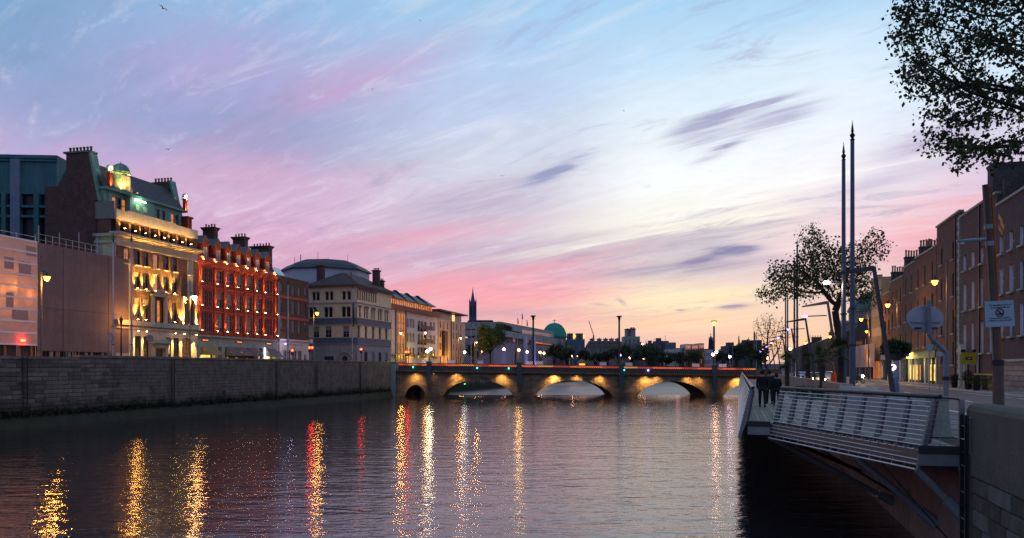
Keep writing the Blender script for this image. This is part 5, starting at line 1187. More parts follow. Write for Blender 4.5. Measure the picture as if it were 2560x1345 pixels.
# netted house and houses further away
b = Bld('netted_house', 'corner house wrapped in pale scaffold netting above a dim yellow shop', RF, 2152, 2202, ZR)
NET = mt('pale_netting', (.4,.33,.33), .8, .3, .4, .2, trans=.2)
bz0, bz1 = b.z(2165, 918), b.z(2175, 862)
b.body('wall', .3, b.L-.2, 0, bz1+.3, 9, RB[2], front=False, y0=1)
obj('netting', M().box(0, b.L, -.9, -.86, bz0, bz1).box(-.04,0,-.9,4,bz0,bz1), NET, b.t)
for i in range(5): x = .2+i*(b.L-.4)/4; obj('scaffold_pole', M().tube([(x,-.7,0),(x,-.7,bz1+1)], .05, 6), GALV, b.t)
for i in range(3): obj('scaffold_brace', M().tube([(b.L*.5+i*2,-.95,bz0+.5),(b.L*.5+2.4+i*2,-.95,bz0+3)], .06, 5), mt('brace_orange', (.5,.25,.12), .6), b.t)
obj('lit_shopfront', M().box(b.L*.55, b.L-.4, .4, .9, .2, 3.0), GLO, b.t)
for i in range(6): obj('shutter_slat', M().box(b.L*.55+i*(b.L*.4/6), b.L*.55+i*(b.L*.4/6)+.15, .3, .38, .2, 3.0), mt('ochre_shutter', (.3,.2,.06), .6), b.t)
light('POINT', b.t, (b.L*.7, -1.4, 3.2), 120, (1,.55,.1), r=.3)
b = Bld('beige_terrace', 'beige rendered four storey house glowing orange above the netted shop', RF, 2178, 2203, ZR, set_back=.3); b.H = b.z(2190, 700)
for j in range(4):
    for i in range(5): b.win(b.L*(i+.5)/5, 5.2+j*3.2, 1.1, 1.9, 2, 2, FR, GL, None)
b.body('rendered_wall', 0, b.L, 3, b.H, 9, mt('tan_render', (.28,.19,.14), .85, .2, 1))
b.part('cornice', M().box(-.1,b.L,-.4,.2,b.H,b.H+.35), STONE2)
light('POINT', b.t, (b.L*.4,-4,7.5), 500, SODIUM, r=.4)
def far_house(lab, pxL, pxR, py, lat, mat, rows=3, cols=3, roof=1.6, name='far_house', z0=ZR, chim=True, yb=None):
    ln = (lat, .2854); b = Bld(name, lab, ln, pxL, pxR, z0); b.H = b.z((pxL+pxR)/2, py); L = b.L
    fh = (b.H-.5)/rows
    for j in range(rows):
        for i in range(cols): b.win(L*(i+.5)/cols, .5+j*fh+.4, min(1.4, L/cols*.5), fh*.55, 1, 2, FR, [GL, GLB, GL, GLO][(i*7+j*3+len(lab)) % 4] if j else GL, None, bar=.08)
    b.body('wall', 0, L, 0, b.H, 10, mat)
    if roof: obj('roof', M().hexa([(0,.3,b.H),(L,.3,b.H),(L,10,b.H),(0,10,b.H)],[(.1,4,b.H+roof),(L-.1,4,b.H+roof),(L-.1,6,b.H+roof),(.1,6,b.H+roof)]), SLATE, b.t)
    if chim: chimney(b, L-1.4, L-.2, 3.2, 6.4, b.H, b.H+roof+1.3, mat, 4, cap=.3, ph=.6)
    return b
far_house('grey house with low roof beyond the domed hall on the right bank', 2078, 2108, 835, 24, RB[2], 3, 4)
far_house('dark four storey house behind the big quayside tree', 2045, 2077, 850, 24, RB[0], 3, 5)
far_house('long low brick row at the far end of the right quay', 2005, 2044, 862, 23, RB[2], 3, 8)
far_house('far dark terrace beneath the bare tree on the right bank', 1962, 2004, 872, 21, RB[0], 3, 9)
# domed public building with green roof
d0 = P(2142, 0, 200); dh = thing('domed_hall', 'grey stone hall with low green copper roof between tree and lamps', 'building', (d0.x+6, 200, ZR), RZ)
hz_ = lambda py: CZ+(HZ-py)/F*200-ZR
obj('wall', M().box(-9,9,0,16,0,hz_(800)), mt('hall_stone', (.13,.12,.13), .85, .3, .6, .2, streak=.4), dh)
obj('upper_wall', M().lathe((0,8,hz_(800)+.01),[(6.5,0),(6.5,2.4),(6.9,2.5),(6.9,2.9)],8), MATS['hall_stone'], dh)
obj('roof', M().lathe((0,8,hz_(800)+2.95),[(6.9,0),(6.0,1.6),(3.6,4.0),(.6,5.1),(.2,6.0)],16), mt('dull_copper', (.07,.13,.12), .6, .3, 1), dh, smooth=False)
for i in range(5):
    for j in range(2): obj('window', M().box(-7.6+i*3.6,-6.2+i*3.6,-.08,-.002,2.2+j*4.2,4.8+j*4.2), GL, dh)
obj('cornice', M().box(-9.4,9.4,-.5,16.3,hz_(800)-.6,hz_(800)-.002), GRN, dh)

# ================================================================== street furniture
def hoop_lamp(loc, h, reach, lab, lit=BULBO, energy=300, color=SODIUM, rz=0, group='hooped sodium street lamps', sc=1.0):
    o = thing('street_lamp', lab, 'street lamp', loc, rz, group)
    obj('base', M().lathe((0,0,0),[(.17,0),(.19,.2),(.13,.35),(.12,1.3),(.09,1.4)],10), POLEM, o)
    obj('pole', M().lathe((0,0,1.401),[(.085,0),(.075,h*.45),(.09,h*.46),(.065,h*.47),(.055,h-1.4)],10), mt('amber_pole', (.16,.14,.13), .4, .2, 4, metal=.3), o)
    r = reach/2
    pts = [(-r+r*cos(t), 0, h-1.4+r*1.05*sin(t)) for t in [pi*k/12 for k in range(13)]]
    obj('hoop', M().tube(pts, .035, 6), POLEM, o)
    obj('hoop_scroll', M().tube([(-r+r*.6*cos(t), 0, h-1.35+r*.6*sin(t)) for t in [2*pi*k/14 for k in range(15)]], .022, 5), POLEM, o)
    obj('finial', M().lathe((0,0,h-.0),[(.06,0),(.09,.08),(.03,.16),(.01,.4)],8), POLEM, o)
    hd = obj('lamp_hood', M().lathe((-reach,0,h-1.62),[(.36,0),(.3,.08),(.12,.2),(.06,.34)],12), DARKM, o)
    obj('lantern', M().lathe((-reach,0,h-2.02),[(.04,0),(.17,.1),(.25,.3),(.27,.39)],12), lit, hd)
    light('POINT', hd, (-reach,0,h-2.2), energy, color, r=.38)
    return o
def place_lamp(px_pole, px_lamp, py_lamp, Y, z0, lab, **k):
    x = (px_pole-1280)/F*Y; reach = max(.5, (px_pole-px_lamp)/F*Y); zl = CZ+(HZ-py_lamp)/F*Y-z0
    return hoop_lamp((x, Y, z0), zl+1.85, abs(reach), lab, **k)
# left quay (poles on the river pavement)
def lwY(px, off=1.2): return (LW[0]-off)/((px-1280)/F-LW[1])
place_lamp(103, 130, 698, lwY(103), ZS, 'sodium lamp in front of the pink netted scaffold, leftmost of all', energy=900).rotation_euler.z = 0
for o in [bpy.data.objects[-1]] if False else []: pass
place_lamp(475, 489, 746, lwY(475), ZS, 'white hot street lamp before the join of brick hotel and red terrace', energy=420, lit=em('bulb_hot', (1,.8,.5), 45))
place_lamp(784, 799, 785, lwY(784), ZS, 'sodium street lamp in front of the left side of the arcaded corner building', energy=420)
for px, pxl, py, lab in ((1008,1002,834,'small amber lamp before the glazed stair bay'),(1058,1068,833,'pinkish lamp before the brown balconies'),(1146,1140,846,'pinkish lamp by the beige end block'),(1186,1193,857,'pink lamp at the left edge of the round tree')):
    Y = 175 if px < 1100 else 215
    place_lamp(px, pxl, py, Y, ZS, lab, energy=700 if px != 1058 else 250, lit=em('bulb_peach', (1,.5,.25), 9))
for o in bpy.data.objects:
    if o.name.startswith('street_lamp') and o.location.x < 0: o.rotation_euler.z = pi
for o in bpy.data.objects:
    if o.name.startswith('street_lamp') and 'glazed stair' in o['label']: o.rotation_euler.z = 0
# right pavement
for pp_, pl, py, Y, lab in ((2367,2337,708,70,'tall hooped sodium lamp right of the oval sign, nearest of its row'),(2243,2219,765,96,'hooped sodium lamp above the round planter, second of its row'),
    (2171,2153,800,123,'hooped sodium lamp above the netted house, third of its row'),(2088,2075,843,155,'hooped sodium lamp behind the palm crown, fourth of its row'),(2025,2015,858,205,'farthest hooped sodium lamp, left of the palms')):
    place_lamp(pp_, pl, py, Y, ZR, lab, energy={70:200,96:600,123:700}.get(Y,700))
place_lamp(2173, 2167, 830, 165, ZR, 'smaller sodium lamp just below and right of the third hooped lamp', energy=500)
def small_lamp(px, py, Y, mtl, col_, e_, lab, grp='small distant lamps along the quays', z0=ZR, s=.26):
    o = thing('distant_lamp', lab, 'street lamp', ((px-1280)/F*Y, Y, z0), 0, grp); h = CZ+(HZ-py)/F*Y-z0
    obj('pole', M().tube([(.28,0,0),(.28,0,h+.3),(.0,0,h+.45)], .06, 6), GALV, o); obj('bulb', M().ball((0,0,h), s, 8, 6), mtl, o)
    if e_: light('POINT', o, (0,-.5,h), e_, col_, r=.4)
    return o
B1, B2 = em('bulb_coral', (1,.35,.15), 22), em('bulb_pink', (1,.75,1), 18)
for px, py, Y, mtl, en, lab in ((1205,879,230,B1,0,'tiny orange lamp in the left part of the round tree'),(1260,873,240,B2,80,'pink white lamp at the right edge of the round tree'),(1318,880,250,B1,60,'orange lamp between the two blue columns'),(1350,881,230,BULBY,450,'yellow lamp before the office windows'),
    (1360,883,240,BULBY,0,'small yellow lamp right of the yellow lamp pair'),(1401,886,260,B1,120,'coral lamp left of the paired flagpoles'),(1430,889,270,B1,120,'coral lamp right of the paired flagpoles'),(1445,890,300,BULBY,0,'dim lamp beside the small orange kiosk'),
    (1498,891,310,B1,100,'coral lamp below the stone terrace chimneys'),(1574,895,330,B1,0,'tiny orange lamp below the violet globe'),(1599,896,340,B1,0,'left one of two tiny twin lamps on the bridge line'),(1610,896,340,B1,0,'right one of two tiny twin lamps on the bridge line'),
    (1606,860,420,B1,200,'orange red lamp on the roof below the tower block'),(1696,893,430,BULBY,0,'tiny amber lamp under the white houses'),(1748,900,430,B1,0,'tiny lamp under the red brick houses'),(1782,886,330,B1,0,'small coral lamp just left of the violet twin globes'),
    (1917,895,190,B1,60,'coral traffic lamp at the foot of the bare tree'),(1976,872,170,BULBY,30,'dim yellow lamp under the big tree crown')):
    small_lamp(px, py, Y, mtl, SODIUM, en, lab, s=.2+Y*.0007)
# traffic lights
def tlight(px, py, Y, lab, n=1, z0=ZS, e_=40):
    o = thing('traffic_light', lab, 'traffic light', ((px-1280)/F*Y, Y, z0), 0, 'red traffic lights on the far quay'); h = CZ+(HZ-py)/F*Y-z0
    obj('pole', M().tube([(0,.1,0),(0,.1,h-.7)], .07, 8), DARKM, o); obj('housing', M().box(-.2,.2,0,.25,h-.75,h+.3), BLACKP, o)
    for i in range(n): obj('red_lens', M().lathe((0,0,0),[(.17,0),(.17,.05)],12), BULBR, o, (-.45*i, -.01, h), (pi/2,0,0))
    if n > 1: obj('second_housing', M().box(-.65,-.25,0,.25,h-.75,h+.3), BLACKP, o)
    for c in ('amber_lens','green_lens'): obj(c, M().lathe((0,0,0),[(.12,0),(.12,.03)],10), mt('dark_lens', (.02,.02,.01), .3), o, (0,-.01,h-(.33 if c[0] == 'a' else .62)), (pi/2,0,0))
    light('POINT', o, (0,-.4,h), e_, (1,.03,.01), r=.3)
for px, py, Y, n, lab in ((781,869,126,2,'paired red traffic light by the white fronted pub'),(903,873,146,1,'single red traffic light before the corner building ground floor'),(1021,880,150,2,'red traffic light at the left end of the bridge'),(731,876,128,1,'faint amber signal before the pub door')): tlight(px, py, Y, lab, n, e_=70 if n > 1 else 30)
# slender banner masts
def mast(loc, h, lab, r=.11, arm=None, grp='slender pointed masts along the quays', mtl=None):
    o = thing('mast', lab, 'mast', loc, RZ, grp)
    obj('shaft', M().lathe((0,0,0),[(r*1.25,0),(r*1.25,h*.2),(r*1.1,h*.205),(r*1.05,h*.4),(r*.95,h*.405),(r*.8,h-1.1)],12), mtl or POLEM, o)
    obj('finial', M().lathe((0,0,h-1.1),[(r*.8,0),(r,.05),(r*.5,.1),(r*1.1,.28),(r*.4,.42),(r*.6,.5),(r*.15,.95),(.01,1.1)],10), BLACKP, o)
    for z in (h*.2, h*.33): obj('collar', M().lathe((0,0,z),[(r*1.5,0),(r*1.5,.08)],12), DARKM, o)
    return o
MP = lambda px, lat=6.2: lat/((px-1280)/F-.2854)
Ya, Yb = MP(2131), MP(2109)
mast(quay(6.2, Ya), 15.45, 'tallest slender grey mast with spear finial, right one of the near pair', r=.13)
m2 = mast(quay(6.2, Yb), 15.3, 'slender grey mast with a lit side arm, left one of the near pair', r=.13)
obj('arm', M().tube([(0,0,6.95),(-.75,0,6.98)], .07, 8), POLEM, m2); lm = obj('luminaire', M().lathe((-.95,0,6.9),[(.16,0),(.2,.1),(.12,.18)],10), em('bulb_straw', (1,.72,.35), 22), m2); light('POINT', lm, (-.95,0,6.75), 220, (1,.7,.4), r=.1)
for i, (px, py, lab) in enumerate(((1993,596,'dark slender mast rising left of the big tree trunk'),(1986,640,'slender mast close behind the dark one left of the tree'),(1964,720,'slim mast right of the bare tree'),(1969,730,'second slim mast right of the bare tree'),(1886,826,'stubby paired mast left of the bare tree'),(1847,838,'thin mast over the right end of the bridge'))):
    Y = MP(px) if px > 1950 else {1886:240,1847:330}[px]
    loc = quay(6.2, Y) if px > 1950 else Vector(((px-1280)/F*Y, Y, ZR))
    o = mast(loc, CZ+(HZ-py)/F*Y-ZR, lab, r=.11 if px > 1950 else .3)
def pole_l(px, py, Y, lab, r=.09, banner=False, z0=ZS, mtl=None):
    loc = Vector(((px-1280)/F*Y, Y, z0)); o = mast(loc, CZ+(HZ-py)/F*Y-z0, lab, r, mtl=mtl or mt('pale_pole', (.34,.34,.38), .45, .2, 3, metal=.2)); return o
pole_l(283, 578, lwY(283, 1.6), 'pale flagpole before the brown sheeting')
pole_l(329, 578, lwY(329, 1.6), 'pale flagpole before the left corner of the brick hotel')
pole_l(697, 684, lwY(697, 1.6), 'pale flagpole at the right corner of the red terrace'); pole_l(720, 692, lwY(720, 1.6), 'pale flagpole before the white fronted pub')
bp_ = pole_l(881, 705, lwY(881, 1.6), 'pale flagpole with furled dark green banner before the corner building'); obj('furled_banner', M().tube([(.12,0,7.2),(.2,0,9),(.15,0,11.2)], [.08,.22,.1], 8), mt('dark_green_cloth', (.02,.05,.045), .9), bp_)
for px, py, Y, lab in ((1178,805,200,'pale flagpole left of the round tree'),(1190,806,205,'pale flagpole touching the round tree crown'),(1285,829,235,'pale flagpole before the left office bays'),(1294,826,236,'pale flagpole left of the first blue column'),(1359,842,250,'left one of two pale poles before the orange glazing'),(1365,843,250,'right one of two pale poles before the orange glazing'),
    (1419,856,270,'left one of two pale poles at the end of the offices'),(1424,856,270,'right one of two pale poles at the end of the offices'),(1470,862,300,'pale pole before the stone terrace'),(1513,866,310,'left one of twin pale poles left of the third pillar'),(1518,866,310,'right one of twin pale poles left of the third pillar'),(1651,870,340,'pale pole over the middle of the bridge'),(1832,852,300,'left one of two pale poles before the dark green tree mass'),(1891,828,260,'pale pole just left of the bare tree')):
    pole_l(px, py, Y, lab, r=.13)
# old lantern and round signs on the far quay
o = thing('heritage_lantern', 'small unlit black lantern post before the brown sheeting', 'street lamp', ((303-1280)/F*lwY(303,1.4), lwY(303,1.4), ZS))
hl = CZ+(HZ-790)/F*lwY(303,1.4)-ZS
obj('post', M().tube([(0,0,0),(0,0,hl-.9)], [.1,.05], 8), BLACKP, o); obj('lantern', M().lathe((0,0,hl-.9),[(.06,0),(.18,.5),(.22,.55),(.05,.8),(.02,.95)],6), BLACKP, o)
for px, py, lab in ((276,843,'round road sign on a thin post by the brown sheeting'),(375,846,'round dark road sign before the hotel entrance')):
    Y = lwY(px,1.3); h = CZ+(HZ-py)/F*Y-ZS
    o = thing('road_sign', lab, 'sign', ((px-1280)/F*Y, Y, ZS)); obj('post', M().tube([(0,0,0),(0,0,h+.3)], .04, 8), GALV, o)
    obj('disc', M().lathe((0,0,0),[(.36,0),(.36,.03)],20), mt('sign_grey', (.2,.2,.24), .5), o, (0,-.05,h), (pi/2,0,0)); obj('rim', M().lathe((0,0,0),[(.38,-.01),(.38,.0)],20), mt('sign_dark', (.03,.02,.03), .5), o, (0,-.045,h), (pi/2,0,0))
# slanted "seven" lamps on the right quay
def seven(Y, lab, lit, lat=6.6, h=6.15, e_=40):
    o = thing('slanted_lamp', lab, 'street lamp', quay(lat, Y, ZR), 0, 'slanted steel lamp columns along the boardwalk')
    col_ = M(); a = .11
    col_.hexa([(-.09,-.07,0),(.09,-.07,0),(.09,.07,0),(-.09,.07,0)],[(-1.0,-.06,h),(-.88,-.06,h),(-.88,.06,h),(-1.0,.06,h)])
    obj('column', col_, mt('slanted_column_steel', (.075,.065,.07), .5, .25, 3, .1, metal=.3), o)
    obj('arm', M().hexa([(-2.55,-.05,h-.38),(-.86,-.07,h-.16),(-.86,.07,h-.16),(-2.55,.05,h-.38)],[(-2.55,-.05,h-.28),(-.98,-.07,h+.04),(-.98,.07,h+.04),(-2.55,.05,h-.28)]), MATS['slanted_column_steel'], o)
    obj('base_sleeve', M().box(-.15,.13,-.11,.11,0,.7), DARKM, o)
    if lit:
        a2 = obj('lower_arm', M().tube([(-1.0,0,h-.9),(-2.3,0,h-.95)], .04, 6), DARKM, o); obj('luminaire', M().box(-2.5,-2.25,-.12,.12,-.06+h-.95,.06+h-.95), BULBV, a2); light('POINT', a2, (-2.4,0,h-1.1), e_, VIOLET, r=.1)
    return o
seven(33.5, 'nearest slanted steel lamp column, leaning out over the round planter', False)
for i, (Y, lab) in enumerate(((51,'slanted lamp column in front of the big tree trunk'),(68,'third slanted lamp column with violet light, left of the tree trunk'),(86,'fourth slanted lamp column with violet light, by the slim masts'),(104,'fifth slanted lamp column with violet light, over the people'),(122,'sixth slanted lamp column with violet light, before the bare tree'),(140,'seventh slanted lamp column with violet light'),(158,'eighth slanted lamp column, farthest violet light'))): seven(Y, lab, True)
# round planter with sign post
o = thing('planter_column', 'round ball of dark foliage on a thick column above the no entry sign', 'planter', quay(7.0, 35.5, ZR))
obj('column', M().lathe((0,0,0),[(.13,0),(.13,1.2),(.11,1.25),(.11,2.3)],12), mt('blue_grey_column', (.12,.17,.26), .5, .2, 3), o)
hb = obj('basket', M().lathe((0,0,2.2),[(.1,0),(.45,.2),(.5,.35)],14), DARKM, o)
# foliage helper
def LEAF(name, c, var=.45): 
    m_ = mt(name, c, .6, var, 1.2, 0, spec=.2)
    return m_
def blob_pts(n, c, r, seed, lump=.3, hollow=.35):
    rng = random.Random(seed); out = []
    while len(out) < n:
        v = Vector((rng.gauss(0,1),rng.gauss(0,1),rng.gauss(0,1))).normalized()
        k = 1-lump*.5+lump*1.6*(mnoise.noise(v*2.3+Vector((seed,0,0)))) 
        t = rng.uniform(hollow,1)**.6
        out.append((c[0]+v.x*r[0]*k*t, c[1]+v.y*r[1]*k*t, c[2]+v.z*r[2]*k*t))
    return out
LF1 = LEAF('planter_leaf', (.03,.05,.02))
obj('foliage', leaf_cloud(blob_pts(3200, (0,0,2.72), (.66,.6,.42), 3), .13, 1), LF1, o)
# no-turn sign
o = thing('no_turn_sign', 'round red ringed prohibition sign with small plate on a blue post below the planter', 'sign', quay(6.75, 35.0, ZR))
obj('post', M().tube([(0,.05,0),(0,.05,1.95)], .035, 8), mt('cyan_post', (.15,.3,.42), .5), o)
dsc = obj('disc', M().lathe((0,0,0),[(.17,0),(.17,.02)],20), mt('sign_white', (.5,.47,.46), .5), o, (0,0,2.13-.22+.0), (pi/2,0,0))
SR = mt('sign_red', (.35,.02,.02), .5)
obj('ring', M().tube([(.155*cos(t),-.03,1.91+.155*sin(t)) for t in [2*pi*k/20 for k in range(21)]], .022, 6), SR, o)
obj('slash', M().box(-.15,.15,-.035,-.025,-.012,.012), SR, o, (0,0,1.91), (0,radians(45),0))
obj('arrow', M().q((-.07,-.024,1.85),(-.02,-.024,1.85),(.0,-.024,1.93),(-.05,-.024,1.93)).q((-.09,-.024,1.93),(.05,-.024,1.93),(-.02,-.024,2.01)), BLACKP, o)
obj('plate', M().box(-.17,.17,-.02,.0,1.52,1.68), mt('sign_plate_grey', (.4,.4,.43), .5), o)
text('lettering', 'EXCEPT BUS', .05, o, (0,-.022,1.6), (pi/2,0,0), BLACKP)
# oval sign on bent post
o = thing('oval_sign', 'back of a big oval road sign on a bent steel post by the road', 'sign', (P(2365,0,26.5).x, 26.5, ZR))
SP = mt('bent_post_steel', (.2,.21,.24), .5, .3, 3, .1, metal=.2)
Z = lambda py: CZ+(HZ-py)/F*26.5-ZR
Xr = lambda px: (px-2365)/F*26.5
obj('post', M().tube([(0,0,0),(0,0,Z(882)),(Xr(2352),0,Z(868)),(Xr(2330),0,Z(848)),(Xr(2323),0,Z(836)),(Xr(2322),0,Z(752))], [.09,.09,.08,.075,.075,.07], 12), SP, o)
obj('collar', M().lathe((0,0,Z(950)),[(.125,0),(.125,.12)],14), DARKM, o)
pl = obj('panel', M().lathe((0,0,0),[(.61,0),(.62,.02),(.6,.03)],32), mt('oval_back', (.4,.43,.5), .5, .25, 2, .05, metal=.2), o, (Xr(2318),-.0,Z(797)), (pi/2,0,0)); pl.scale = (1,.70,1); pl.location.y = .14
obj('rim', M().tube([(Xr(2318)+.62*cos(t),.13,Z(797)+.435*sin(t)) for t in [2*pi*k/32 for k in range(33)]], .02, 6), GALV, o)
for dxx in (-.27,.27): obj('stiffener', M().box(Xr(2318)+dxx-.23,Xr(2318)+dxx+.23,.03,.1,Z(806),Z(803)), GALV, o); obj('clamp', M().box(Xr(2318)+dxx-.1,Xr(2318)+dxx+.1,.04,.1,Z(822),Z(818)), DARKM, o)
# leaning timber and steel lamp pole with the no alcohol sign
Y = 24.0
o = thing('leaning_lamp_pole', 'tall leaning steel pole with orange lit edge and short lamp arm at right', 'street lamp', (P(2497,0,Y).x, Y, ZR))
Z = lambda py: CZ+(HZ-py)/F*Y-ZR
Xr = lambda px: (px-2497)/F*Y
LP = mt('weathered_pole', (.12,.082,.06), .6, .35, 2.5, .3, streak=.5)
obj('lower_pole', M().tube([(0,0,0),(Xr(2495.5),0,Z(905))], .155, 12), LP, o)
obj('upper_pole', M().tube([(Xr(2493),0,Z(905)),(Xr(2464),0,Z(462))], [.11,.095], 12), LP, o)
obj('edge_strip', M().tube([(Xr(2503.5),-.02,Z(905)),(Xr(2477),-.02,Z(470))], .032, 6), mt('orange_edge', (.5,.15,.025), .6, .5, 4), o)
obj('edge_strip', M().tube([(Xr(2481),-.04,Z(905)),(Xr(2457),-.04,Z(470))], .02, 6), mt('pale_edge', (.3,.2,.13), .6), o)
for py in (573, 615): px = 2464+(py-462)*(29/443); obj('band', M().lathe((Xr(px),0,Z(py)),[(.118,0),(.118,.14)],12), mt('band_grey', (.33,.34,.38), .5), o)
obj('collar', M().lathe((Xr(2494),0,Z(912)),[(.19,0),(.19,.14)],12), DARKM, o)
ar = obj('lamp_arm', M().tube([(Xr(2470),0,Z(598)),(Xr(2420),0,Z(602)),(Xr(2391),0,Z(603))], [.055,.06,.03], 8), GALV, o); obj('lamp_head', M().lathe((0,0,0),[(.05,0),(.05,.05)],8), WHITEP, ar, (Xr(2406),0,Z(610)))
# sign board
sb = thing('no_alcohol_sign', 'pale blue sign board with a red ringed no alcohol symbol on the leaning pole', 'sign', (P(2490,0,Y).x, Y-.2, CZ+(HZ-786)/F*Y), radians(2))
w2 = .43
obj('board', M().hexa([(-.43,0,-.40),(.46,0,-.36),(.46,.02,-.36),(-.43,.02,-.40)],[(-.46,0,.37),(.41,0,.42),(.41,.02,.42),(-.46,.02,.37)]), mt('sign_board_blue', (.36,.47,.56), .5, .12, 3), sb)
INK = mt('sign_ink', (.03,.035,.06), .6); RD = mt('sign_maroon', (.12,.008,.02), .6)
for s_, z, sz in (('Ní cheadaítear alcól a ól', .27, .072), ('ar an gclárchosán seo', .2, .072), ('Consumption of alcohol is', -.12, .068), ('forbidden on this boardwalk', -.19, .068)): text('lettering', s_, sz, sb, (0,-.006,z), (pi/2,radians(-3),0), INK, ext=.002, sx=.92)
obj('ring', M().tube([(.115*cos(t)-.01,-.008,.04+.115*sin(t)) for t in [2*pi*k/24 for k in range(25)]], .014, 6), RD, sb)
obj('slash', M().box(-.115,.115,-.02,-.012,-.012,.012), RD, sb, (-.01,0,.04), (0,radians(45),0))
obj('bottle_symbol', M().box(-.02,.015,-.008,-.002,-.03,.06).box(-.01,.005,-.008,-.002,.061,.1).box(.03,.075,-.008,-.002,-.03,.03).box(-.07,-.035,-.008,-.002,-.03,.02), INK, sb)
for z in (.2,-.2): obj('bracket', M().box(-.12,.16,.021,.14,z-.02,z+.02), GALV, sb)
# timber direction boards on the pole
o = thing('direction_board', 'weathered orange timber direction boards fixed high on the leaning pole', 'sign', (P(2489,0,Y).x, Y+.1, CZ+(HZ-548)/F*Y))
OT = mt('orange_board', (.85,.33,.05), .7, .4, 5, .2)  # boards' own orange, brightened in colour to stand in for light on them
for z, d_ in ((.0,.0),(-.17,.05),(-.33,.0)): obj('board', M().hexa([(.03+d_,-.2,z-.0),(.42+d_,.25,z-.1),(.42+d_,.28,z-.1),(.03+d_,-.17,z)],[(.03+d_,-.2,z+.15),(.42+d_,.25,z+.05),(.42+d_,.28,z+.05),(.03+d_,-.17,z+.15)]), OT, o)
obj('bracket', M().tube([(-.12,0,-.05),(.1,0,-.06)], .03, 6), GALV, o)
# to-let sign
Yt = 64; o = thing('to_let_board', 'yellow to let board with dark header fixed before the townhouse door', 'sign', (P(2422,0,Yt).x, Yt, CZ+(HZ-893)/F*Yt), radians(8))
obj('board', M().box(-.66,.66,0,.05,-.58,.4), mt('board_yellow', (.5,.33,.02), .5, .15, 2), o); obj('header', M().box(-.66,.66,-.003,.05,.402,.62), mt('header_dark', (.05,.01,.03), .5), o)
text('lettering', 'TO LET', .2, o, (0,-.01,.51), (pi/2,0,0), WHITEP); obj('logo_patch', M().box(-.28,.28,-.02,-.003,-.22,.02), BLACKP, o); obj('logo_arrow', M().q((-.2,-.025,-.1),(.0,-.025,-.16),(.22,-.025,-.03),(.0,-.025,-.08)), WHITEP, o)
obj('post', M().box(-.04,.04,.055,.12,-3.1,.6), BLACKP, o)
# street name plates and small signs
for px, py, Yq, w_, h_, mtl, lab in ((2324,869,62,.26,.26,mt('blue_grey_plate',(.3,.36,.42),.5),'square pale street sign under the oval sign'),(2350,885,66,.3,.2,mt('lilac_plate',(.5,.5,.62),.5),'small lilac white sign right of the oval sign post'),(2149,857,120,.4,.22,mt('amber_plate',(.6,.28,.05),.5),'small amber plate left of the netted house')):
    o = thing('street_sign', lab, 'sign', (P(px,0,Yq).x, Yq, ZR)); h = CZ+(HZ-py)/F*Yq-ZR
    obj('post', M().tube([(0,.05,0),(0,.05,h)], .04, 6), GALV, o); obj('plate', M().box(-w_,w_,-.02,.02,h-h_,h+h_), mtl, o)
# railings and planters before the houses on the right
rl = thing('area_railing', 'black iron area railings with potted shrubs before the dark townhouse', 'railing', (LX(RF, 68)-2.2, 68, ZR+.125), atan2(-1,-.2854))
for i in range(60): obj('baluster', M().box(-2+i*.16,-1.97+i*.16,-.015,.015,0,1.15), BLACKP, rl)
obj('top_rail', M().box(-2.1,7.6,-.025,.025,1.0,1.05), BLACKP, rl)
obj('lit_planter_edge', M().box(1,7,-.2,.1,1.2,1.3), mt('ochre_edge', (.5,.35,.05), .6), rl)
obj('shrubs', leaf_cloud(blob_pts(900,(2.5,.3,.6),(3.6,.4,.7),9), .16, 4), LF1, rl)
for k, (px, Yq, sz) in enumerate(((2420,66,.9),(2386,72,.6),(2441,62,.6))):
    o = thing('potted_shrub', 'dark clipped shrub '+['under the to let board','at the foot of the quoined corner','right of the to let board post'][k], 'shrub', (P(px,0,Yq).x, Yq, ZR+.125))
    obj('pot', M().lathe((0,0,0),[(.22,0),(.3,.5)],10), BLACKP, o); obj('foliage', leaf_cloud(blob_pts(500,(0,0,.5+sz*.6),(sz*.6,sz*.6,sz*.7),k), .13, k), LF1, o)
